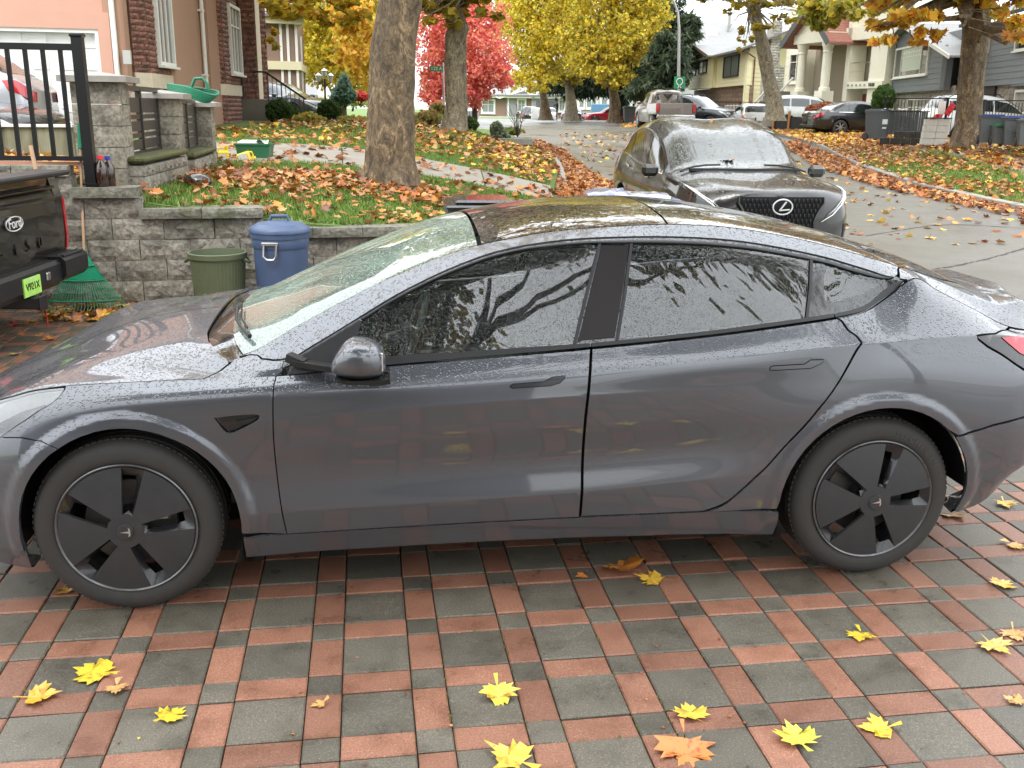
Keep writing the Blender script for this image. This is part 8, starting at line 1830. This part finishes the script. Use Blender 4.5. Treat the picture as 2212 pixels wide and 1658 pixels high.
for k in range(9): t = text('lettering', 'GARBAGE'[k % 7] if k < 7 else '', .035, (0, 0, 0), (0, 0, 0), mat('letter_tan', (.50, .45, .25), .6) if k == 0 else bpy.data.materials['letter_tan'], gcan, .001) if k < 7 else None; (setattr(t, 'location', (.216*math.sin((k-3)*.16+.15), -.216*math.cos((k-3)*.16+.15)-.004, .20)), setattr(t, 'rotation_euler', (math.pi/2, 0, (k-3)*.16+.15))) if t else None
c = aty(612, 640, 8.80); bcan = can('trash_can', (c[0], c[1], 0), .215, .25, .74, bl, 'tall blue plastic trash can with a domed lid beside the olive tub', 'trash can')
b = MB(); b.lathe([(.262, .735), (.272, .74), (.272, .765), (.255, .785), (.20, .815), (.19, .812), (.10, .835), (.01, .84)], 36); ld = b.build('lid', bl, bcan, True, auto=45); b = MB(); b.tube([(-.09, 0, .825), (-.07, 0, .875), (.07, 0, .875), (.09, 0, .825)], .016, 8); b.build('lid_handle', bl, ld, True)
b = MB(); b.lathe([(.246, .60), (.252, .61), (.252, .69), (.246, .70)], 36); b.build('band', bl, bcan, True); b = MB(); b.tube([(-.09, -.255, .655), (-.095, -.275, .55), (-.06, -.28, .52), (.0, -.28, .52), (.02, -.275, .55), (.02, -.255, .655)], .011, 7); b.box((-.035, -.256, .655), (.15, .02, .03), bev=.005); b.build('side_handle', M['steel'], bcan, True)

def cart(c, rz, lidm, label, w_=.58, h=1.02, d=.62, group=None, bodym=None, open_=0, wheels=True, name='wheeled_bin'):
    root = empty(name, tuple(c), rz, label, 'bin', group); B_ = bodym or M['cart_grey']; b = MB(); a, t = .78, 1.0
    V = []
    for z, f in ((0.06, .78), (h*.9, .98), (h*.91, 1.03), (h*.96, 1.03)): V += [(-w_/2*f, -d/2*f, z), (w_/2*f, -d/2*f, z), (w_/2*f, d/2*f, z), (-w_/2*f, d/2*f, z)]
    F = [(3, 2, 1, 0)]+[(k*4+i, k*4+(i+1) % 4, k*4+4+(i+1) % 4, k*4+4+i) for k in range(3) for i in range(4)]+[(12, 13, 14, 15)]
    b.add(V, F); b.build('body', B_, root)
    b = MB(); b.M = Matrix.Translation((0, d/2, h*.96)) @ Matrix.Rotation(open_, 4, 'X') @ Matrix.Translation((0, -d/2, 0)); b.box((0, -.02, .02), (w_*1.08, d*1.1, .035), bev=.015); b.box((0, -.02, .05), (w_*.82, d*.8, .04), bev=.02); b.tube([(-w_*.4, d*.56, .03), (w_*.4, d*.56, .03)], .018, 6); b.build('lid', lidm, root, True)
    b = MB(); b.box((0, -d/2*.93, h*.62), (w_*.4, .012, .16)); b.box((0, -d/2*.91, h*.42), (w_*.3, .012, .05)); b.build('label_plate', M['white_plastic'] if 'label' in label else B_, root)
    if wheels:
        for s_ in (-1, 1): b = MB(); b.lathe([(.0, 0), (.11, 0), (.125, .02), (.125, .05), (0, .06)], 16, (s_*w_*.42-.03, d*.42, .125), 'X'); b.build('wheel', M['rubber'], root)
    return root
M['cart_grey'] = mat('cart_grey', (.075, .085, .09), .45, var=(6, .1)); lid_blue = mat('lid_blue', (.04, .055, .16), .35, var=(6, .1)); lid_green = mat('lid_green', (.03, .16, .07), .4); lid_black = paint('lid_black', (.012, .012, .014), 0, .2, 1, wet=.8, scale=60); lid_gr = mat('lid_grey', (.09, .10, .105), .4)
z = .0; c = aty(1040, 432, 8.2); zt = c[2]; cart((c[0], c[1], -.0), .12, lid_black, 'black lidded wheeled bin just showing over the windscreen of the saloon', h=(zt-.045)/.96, w_=.58, d=.7)
c = aty(1385, 431, 8.7); bb = cart((c[0], c[1], -.0), .1, paint('lid_blue_wet', (.06, .08, .30), 0, .2, 1, wet=.8, scale=60), 'bin with a wet blue lid showing over the saloon roof', h=(c[2]-.04)/.96, w_=.70, d=.7)
b = MB(); rs = np.random.RandomState(8); V = []; F = []
for i in range(12):
    for j in range(7): V.append((-.38+.72*i/11+rs.normal(0, .012), -.30+.5*j/6, .075+.02*rs.rand()+.05*math.exp(-((i-3)/3)**2)*rs.rand()-.05*(j == 0)))
for i in range(11):
    for j in range(6): F.append((i*7+j, (i+1)*7+j, (i+1)*7+j+1, i*7+j+1))
o = npmesh('plastic_bag', V, F, mat('clear_bag', (.25, .28, .48), .2, coat=1), None, True); o.location = (c[0]-.12, c[1], c[2]-.03); tag(o, 'crumpled clear plastic sheet lying on the blue bin lid', 'plastic bag')
def gcart(px, py, Y, lid, lab, w_=.58, hh=.95, rz=0., **k): p = aty(px, py, Y); return cart((p[0], p[1], p[2]), rz, lid, lab, w_=w_, h=hh, group='wheeled bins across the street', **k)
gcart(1892, 303, 33.5, lid_gr, 'grey wheeled bin with a white label left of the black planter wall', .60, .98, .5)
gcart(2137, 312, 26.8, lid_blue, 'grey bin with a blue lid half hidden by the ringed sycamore trunk', .62, .74, -.3); gcart(2160, 315, 26.2, lid_green, 'small grey bin with a green lid between two blue lidded bins', .45, .52, -.2); gcart(2192, 318, 25.8, lid_blue, 'wide grey bin with a blue lid near the right edge', .72, .74, -.3); gcart(2216, 318, 25.0, lid_gr, 'grey bin cut off by the right edge of the picture', .5, .66, -.3)
gcart(1358, 266, 66, lid_green, 'grey bin with a green lid beside the far golden maple trunk', .75, 1.05, .1)
# black planter wall, ribbed boards and white block pier
p = aty(1955, 312, 32); pw = empty('planter_wall', (p[0], p[1], p[2]), -.35, 'low black block planter wall under the dark ribbed screen', 'wall'); dkb = block_mat('black_block', (.045, .045, .042), 0); px_ = 32/FPX
for r in range(2):
    for k in range(5): 
        if r == 1 and k == 0: continue
        b = MB(); b.box((-.62+k*.31+(.1 if r else 0), 0, .10+r*.21), (.30, .3, .20), bev=.012); b.build('block', dkb, pw)
p = aty(1950, 290, 33.2); sc_ = empty('ribbed_screen', (p[0], p[1], p[2]), -.32, 'dark grey ribbed screen of upright boards behind the planter wall', 'fence')
for k in range(22): b = MB(); b.box((-.72+k*.066, (.02 if k % 2 else 0), .36), (.058, .03, .72)); b.build('board', M['cart_grey'], sc_)
b = MB(); b.box((0, 0, .735), (1.5, .08, .03)); b.build('cap_rail', M['black_plastic'], sc_)
for i_, (dx, ww, m_) in enumerate(((-.55, .3, (.55, .66, .60)), (-.1, .5, (.62, .62, .60)), (.45, .4, (.62, .60, .58)))):
    V = [(ww*(a/5-.5), .1*(q-1), .03+.05*rs.rand()) for a in range(6) for q in range(3)]; F = [(a*3+q, a*3+3+q, a*3+4+q, a*3+1+q) for a in range(5) for q in range(2)]; o = npmesh('cloth', V, F, mat('cloth_%d' % i_, m_, .9)); o.location = (p[0]+dx, p[1]+.05, p[2]+.75); tag(o, ('pale green cloth draped on the left end of the dark screen', 'white cloth draped over the middle of the dark screen', 'white cloth draped on the right end of the dark screen')[i_], 'cloth')
p = aty(2014, 313, 30.5); wp = empty('block_pier', (p[0], p[1], p[2]), -.2, 'short white painted block pier leaning beside the planter wall', 'pier'); wbm = mat('white_painted_block', (.60, .58, .53), .7, var=(14, .18), bump=(40, .8, .01))
for r in range(4):
    for k in range(2): b = MB(); b.box((-.175+.35*k+(.015*r), 0, .10+.19*r), (.345, .34, .183), bev=.01); b.build('block', wbm, wp)
b = MB(); b.box((.05, 0, .79), (.76, .42, .035)); b.build('cap_stone', M['black_plastic'], wp)
# railings across the street
def railing(a, b_, z0, h, lab, sp=.11, post=2.2, group='black metal railings across the street'):
    a, b_ = np.array(a), np.array(b_); d = b_-a; L = np.hypot(*d[:2]); r = empty('railing', tuple(a[:2])+(z0,), math.atan2(d[1], d[0]), lab, 'railing', group)
    for z in (h, .12): b = MB(); b.box((L/2, 0, z), (L, .035, .035)); b.build('rail', M['black_metal'], r)
    k0 = None; n = int(L/sp)
    for k in range(n+1):
        if k0 is None: b = MB(); b.box((0, 0, h/2), (.016, .016, h-.1)); k0 = b.build('baluster', M['black_metal'], r)
        else: o = bpy.data.objects.new('baluster', k0.data); COL.objects.link(o); o.parent = r; o.location = (k*sp, 0, 0)
    for k in range(int(L/post)+1): b = MB(); b.box((min(L, k*post), 0, h/2), (.06, .06, h+.08)); b.build('post', M['black_metal'], r)
    return r
pa, pb = aty(1905, 285, 35.5), aty(2072, 290, 33.5); railing(pa, pb, 1.05, 1.30, 'black railing left of the ringed trunk, in front of the grey house', .12)
pa, pb = aty(2118, 290, 32), aty(2260, 290, 30); railing(pa, pb, 1.05, 1.22, 'black railing in front of the white minivan', .11, 1.9)
pa, pb = aty(1500, 225, 57), aty(1675, 225, 55); railing(pa, pb, 1.0, 1.35, 'black railing in front of the yellow house', .18, 2.6)
b = MB(); p = aty(2038, 234, 33.8); b.box((0, 0, 0), (.22, .03, .42)); b.tube([(0, 0, .2), (0, 0, .26)], .03, 6); o = b.build('notice_board', M['white_plastic']); o.location = aty(2034, 232, 33.6); tag(o, 'small white notice hung on the black railing', 'notice')
b = MB(); b.M = Matrix.Rotation(.5, 4, 'Y'); b.box((0, 0, 0), (.20, .05, .40), bev=.02); b.box((.04, -.02, .02), (.1, .06, .2), bev=.02); o = b.build('red_cloth', mat('red_cloth', (.50, .02, .03), .8), None, True); o.location = aty(2075-38+1, 237, 33.3); o.location = aty(2058-6, 236, 33.3); tag(o, 'dark red cloth hanging on the black railing beside the trunk', 'cloth')
# black screen fence with orange posts
pa, pb = aty(1672, 258, 47.5), aty(1745, 262, 46.0); d = pb-pa; L = np.hypot(d[0], d[1]); sf = empty('screen_fence', (pa[0], pa[1], .9), math.atan2(d[1], d[0]), 'low black sheeted fence with an orange post beside the silver wagon', 'fence')
b = MB(); b.box((L/2, 0, .38), (L, .03, .74)); b.build('sheet', M['black_plastic'], sf)
for u in (.02, L*.47, L*.98): b = MB(); b.box((u, -.04, .5), (.09, .09, 1.0)); b.build('post', mat('orange_post', (.42, .18, .06), .7), sf)
# street lamp with the round green sign
Y = 58; p = aty(1467, 262, Y); z0 = p[2]; sl = empty('street_lamp', tuple(p), 0, 'tall curved grey street lamp carrying a square green sign', 'street lamp'); T_ = lambda x, y: tuple(np.array(aty(x, y, Y))-p)
b = MB(); b.tube([(0, 0, 0), T_(1466, 160), T_(1467, 60), T_(1464, 25), T_(1455, 2), T_(1442, -14), T_(1425, -22)], [.11, .09, .075, .07, .06, .055, .05], 10); b.build('pole', M['steel'], sl, True); b = MB(); b.box((-1.4+.2, 0, T_(1425, -22)[2]), (.7, .28, .12), bev=.05); b.build('lamp_head', M['steel'], sl, True)
gs_ = T_(1467, 178); b = MB(); b.box((gs_[0], -.13, gs_[2]), (.62, .02, .66), bev=.0); sg = b.build('sign_board', mat('sign_green', (.02, .22, .09), .35), sl)
b = MB(); b.tube([(gs_[0]+.17*math.cos(t), -.15, gs_[2]+.05+.18*math.sin(t)) for t in np.linspace(-1.15, math.pi+1.15, 22)]+[], .026, 6); b.tube([(gs_[0]-.10, -.15, gs_[2]-.12), (gs_[0]-.03, -.15, gs_[2]-.13), (gs_[0]-.05, -.15, gs_[2]-.26), (gs_[0]-.11, -.15, gs_[2]-.26)], .022, 6); b.tube([(gs_[0]+.10, -.15, gs_[2]-.12), (gs_[0]+.03, -.15, gs_[2]-.13), (gs_[0]+.05, -.15, gs_[2]-.26), (gs_[0]+.11, -.15, gs_[2]-.26)], .022, 6); b.build('sign_symbol', M['white_plastic'], sg, True)
# street name sign
Y = 33; p = aty(961, 275, Y); sn = empty('street_sign', tuple(p), 0, 'green street name sign on a thin pole in front of the red maple', 'street sign'); T_ = lambda x, y: np.array(aty(x, y, Y))-p
b = MB(); b.tube([(0, 0, 0), tuple(T_(957, 135))], .03, 8); b.build('pole', M['steel'], sn); c = T_(943, 148); b = MB(); b.box(tuple(c), (.42, .02, .17)); bd = b.build('sign_board', bpy.data.materials['sign_green'], sn); text('sign_text', '122 A', .15, (c[0], c[1]-.014, c[2]), (math.pi/2, 0, 0), M['white_plastic'], bd, .002)
# garden lamp post
Y = 34; p = aty(704, 250, Y); gl = empty('lamp_post', tuple(p), 0, 'black garden lamp post with three lanterns behind the boxwoods', 'lamp post'); h = (np.array(aty(704, 170, Y))-p)[2]; b = MB(); b.tube([(0, 0, 0), (0, 0, h)], .035, 8); b.tube([(-.2, 0, h-.12), (0, 0, h-.22), (.2, 0, h-.12)], .015, 5); b.build('post', M['black_metal'], gl, True)
for dx, dz in ((-.2, -.1), (0, .05), (.2, -.1)): b = MB(); b.lathe([(.02, 0), (.06, .02), (.10, .2), (.12, .21), (.0, .30)], 8, (dx, 0, h+dz)); b.build('lantern', M['lamp_clear'], gl)
# things beside the pillars
Y = 15.4; gm = mat('tub_green', (.025, .14, .07), .4, var=(9, .1)); p = aty(553, 357, Y); tb = empty('storage_tub', tuple(p), .05, 'dark green plastic storage tub full of odds and ends on the lawn edge', 'tub')
b = MB(); V = []
for z, f in ((0, .84), (.30, .98), (.31, 1.07), (.335, 1.07), (.335, .99), (.26, .97)): V += [(-.26*f, -.19*f, z), (.26*f, -.19*f, z), (.26*f, .19*f, z), (-.26*f, .19*f, z)]
b.add(V, [(3, 2, 1, 0)]+[(k*4+i, k*4+(i+1) % 4, k*4+4+(i+1) % 4, k*4+4+i) for k in range(5) for i in range(4)]+[(20, 21, 22, 23)]); b.build('tub_body', gm, tb)
b = MB(); b.box((-.08, -.02, .35), (.3, .3, .03), rx=.1); o = b.build('white_board', M['white_plastic']); o.location = tuple(p); tag(o, 'white board lying in the green storage tub', 'board')
V = [(.03+.2*a/4, -.12+.24*q/3, .33+.07*rs.rand()) for a in range(5) for q in range(4)]; F = [(a*4+q, a*4+4+q, a*4+5+q, a*4+1+q) for a in range(4) for q in range(3)]; o = npmesh('plastic_bag', V, F, mat('bag_film', (.42, .42, .36), .2, coat=1)); o.location = tuple(p); tag(o, 'crinkled clear bag in the green storage tub', 'plastic bag')
yl = mat('jug_yellow', (.85, .62, .03), .35)
def jug(p, rot, lab):
    j = empty('jug', tuple(p), 0, lab, 'jug', 'yellow plastic jugs'); j.rotation_euler = rot; b = MB(); b.box((0, 0, .11), (.17, .11, .21), bev=.03); b.tube([(.05, 0, .2), (.0, 0, .255), (-.05, 0, .25), (-.075, 0, .18)], .014, 8); b.lathe([(.025, .2), (.022, .25), (.028, .25), (.028, .28), (.0, .28)], 12, (.05, 0, 0)); b.build('bottle', yl, j, True); b = MB(); b.box((-.01, -.058, .10), (.11, .004, .12)); b.build('label', M['white_plastic'], j)
jug(aty(484, 356, 15.0), (0, 0, .3), 'yellow plastic jug with a white label standing by the farthest pillar'); jug(aty(512, 352, 15.0)+[0, 0, .04], (0, R_(72), .2), 'yellow plastic jug lying on its side by the green tub')
b = MB(); b.lathe([(.0, 0), (.085, .0), (.09, .02), (.09, .17), (.05, .20), (.05, .23), (0, .23)], 20); o = b.build('watering_can', mat('deep_green', (.015, .09, .05), .35), None, True); o.location = aty(458, 354, 14.6); tag(o, 'dark green round container beside the standing yellow jug', 'container')
b = MB(); rs = np.random.RandomState(2)
for k in range(5): b.box((-.25+.5*rs.rand(), .1*rs.rand(), .02+.012*k), (.75, .35, .012), rz=rs.normal(0, .15))
o = b.build('board_stack', mat('weathered_board', (.34, .30, .24), .7, var=(9, .25))); o.location = aty(600, 303, 19.2)+[0, 0, -.02]; tag(o, 'flat stack of weathered boards on the far lawn', 'boards')
b = MB(); b.M = Matrix.Diagonal((1.3, 1, .75, 1)); b.lathe([(.13*math.cos(t), .13*math.sin(t)+.1) for t in np.linspace(-1.3, 1.5, 10)], 16); b.M = Matrix.Identity(4); o = b.build('plastic_bag', M['gloss_black'], None, True); o.location = aty(427, 408, 10.9); tag(o, 'shiny black plastic bundle lying in the leaves by the pillars', 'bag')
for px, rc, lab in ((222, (.75, .03, .05), 'brown plastic bottle with a red cap at the foot of the nearest pillar'), (238, (.04, .05, .35), 'brown plastic bottle with a blue cap at the foot of the nearest pillar')):
    p = aty(px, 403, 9.02 if px == 222 else 9.12); bt = empty('bottle', tuple(p), 0, lab, 'bottle', 'pair of bottles by the pillar'); b = MB(); b.lathe([(0, 0), (.05, 0), (.055, .012), (.055, .16), (.048, .19), (.022, .235), (.018, .25)], 20); b.build('glass', paint('brown_bottle', (.03, .014, .01), 0, .1, 1, wet=0) if 'brown_bottle' not in bpy.data.materials else bpy.data.materials['brown_bottle'], bt, True); b = MB(); b.lathe([(.024, .245), (.025, .275), (0, .278)], 14); b.build('cap', mat('cap_%d' % px, rc, .35), bt, True)
# low stained wall and green hose pile behind the pillars
p0, p1 = aty(-40, 290, 11.6), aty(160, 292, 11.9); lw = empty('garden_wall', (p0[0], p0[1], 1.05), math.atan2(p1[1]-p0[1], p1[0]-p0[0]), 'low stained concrete wall with a pale cap behind the picket fence', 'wall'); L = np.hypot(*(p1-p0)[:2]); st = bpy.data.materials.new('stained_concrete'); st.use_nodes = True; g = NG(st); v = g.pos(); mp = g.n('Mapping'); mp.inputs['Scale'].default_value = (6, 6, .8); g.l(v, mp.inputs['Vector']); g.l(g.ramp(g.noise(1, 5, mp.outputs[0]), [(.35, (.09, .085, .05)), (.5, (.22, .20, .13)), (.68, (.36, .33, .24))]), g.p.inputs['Base Color']); g.p.inputs['Roughness'].default_value = .8
b = MB(); b.box((L/2, 0, .25), (L, .15, .5)); b.build('wall', st, lw); b = MB(); b.box((L/2, 0, .515), (L, .22, .03)); b.build('cap', M['white_plastic'], lw)
hg = mat('hose_green', (.02, .17, .09), .4); c = aty(440, 208, 13.2); hs = empty('garden_hose', tuple(c), 0, 'coiled green garden hose lying on top of the slatted fence by the pillars', 'hose'); b = MB()
for k in range(6): b.tube([((.27+.012*k)*math.cos(t)-.18+.01*k, (.17-.01*k)*math.sin(t), .02+.018*k-.05*math.cos(t)*.8-.06*max(0, math.cos(t+.6))**3) for t in np.linspace(0, 6.28, 26)], .012, 6)
b.tube([(-.15, 0, .12), (-.10, 0, .22), (.0, 0, .23), (.06, 0, .15), (.07, 0, .08)], .022, 7); b.build('coil', hg, hs, True)
# old wooden handle stub and long board on the wall
b = MB(); b.tube([(0, 0, 0), (-.03, .02, .20)], .018, 7); o = b.build('wooden_stake', wd, None, True); o.location = aty(77, 365, 8.7); tag(o, 'short wooden stake rising behind the pickup bed', 'stake')
b = MB(); b.box((0, 0, 0), (1.6, .12, .03)); o = b.build('wooden_board', mat('red_board', (.42, .20, .13), .6)); o.location = aty(20, 352, 8.95); o.rotation_euler = (0, 0, .2); tag(o, 'reddish wooden board lying on the wall behind the pickup', 'board')
# flower pot in the recess, utility rocks
b = MB(); b.lathe([(0, 0), (.16, 0), (.22, .34), (.20, .35), (0, .33)], 16); o = b.build('plant_pot', M['black_plastic'], None, True); o.location = aty(514, 212, 28.6); tag(o, 'dark plant pot beside the stone column of the pink house', 'pot')
b = MB(); b.box((0, 0, .12), (.75, .4, .24), bev=.1); o = b.build('garden_rock', M['grey_stone'], None, True); o.location = aty(1128, 314, 29.5); tag(o, 'pale rock at the lawn corner near the kerb', 'rock')
b = MB(); b.box((0, 0, .02), (2.2, .25, .16), rz=-.1); o = b.build('edging_stone', M['kerb']); o.location = aty(1068, 306, 29); tag(o, 'low concrete edging in front of the dwarf conifer', 'edging')
b = MB(); b.box((0, 0, .55), (2.2, 1.2, 1.1), bev=.05); o = b.build('skip_bin', mat('skip_blue', (.10, .22, .36), .5), None, True); o.location = aty(1302, 236, 96)+[0, 0, -.6]; tag(o, 'pale blue skip behind the red crossover', 'skip')
# person leaning into the white car
pr = bpy.data.meshes.new('person'); J = [(0, 0, .92), (0, 0, 1.15), (-.05, 0, 1.40), (-.10, 0, 1.52), (-.14, 0, 1.63), (-.15, 0, 1.74), (.0, .10, .88), (.02, .12, .50), (.04, .12, .06), (-.06, .13, .02), (0, -.10, .88), (-.08, -.12, .50), (-.02, -.12, .06), (-.12, -.13, .02), (-.06, .19, 1.40), (-.12, .24, 1.15), (-.32, .20, 1.05), (-.06, -.19, 1.40), (-.20, -.22, 1.18), (-.38, -.16, 1.22)]
E_ = [(0, 1), (1, 2), (2, 3), (3, 4), (4, 5), (0, 6), (6, 7), (7, 8), (8, 9), (0, 10), (10, 11), (11, 12), (12, 13), (2, 14), (14, 15), (15, 16), (2, 17), (17, 18), (18, 19)]; RR = [.15, .14, .15, .06, .10, .08, .09, .065, .05, .045, .09, .065, .05, .045, .065, .05, .035, .065, .05, .035]
pr.from_pydata(J, E_, []); po = link('person', pr, None, mat('dark_clothes', (.035, .035, .045), .8)); mo = po.modifiers.new('skin', 'SKIN'); po.modifiers.new('sub', 'SUBSURF').levels = 1; pr.skin_vertices[0].data[0].use_root = True
for i, r in enumerate(RR): pr.skin_vertices[0].data[i].radius = (r, r)
p = aty(1203, 258, 86); po.location = p; po.rotation_euler = (0, 0, .3); tag(po, 'person in dark clothes leaning beside the open door of the white car', 'person')
b = MB(); b.M = Matrix.Translation((-.145, 0, 1.69)); b.lathe([(.105, -.03), (.11, .03), (.08, .10), (.0, .12)], 12); o = b.build('hair', M['black_plastic'], po, True)
wc = [o for o in bpy.data.objects if o.get('label', '').startswith('white car far')][0]; b = MB(); b.box((3.9, -1.2, .95), (.08, .9, 1.0), rz=.5, bev=.03); b.build('open_door', wc.children[0].data.materials[0], wc, True)
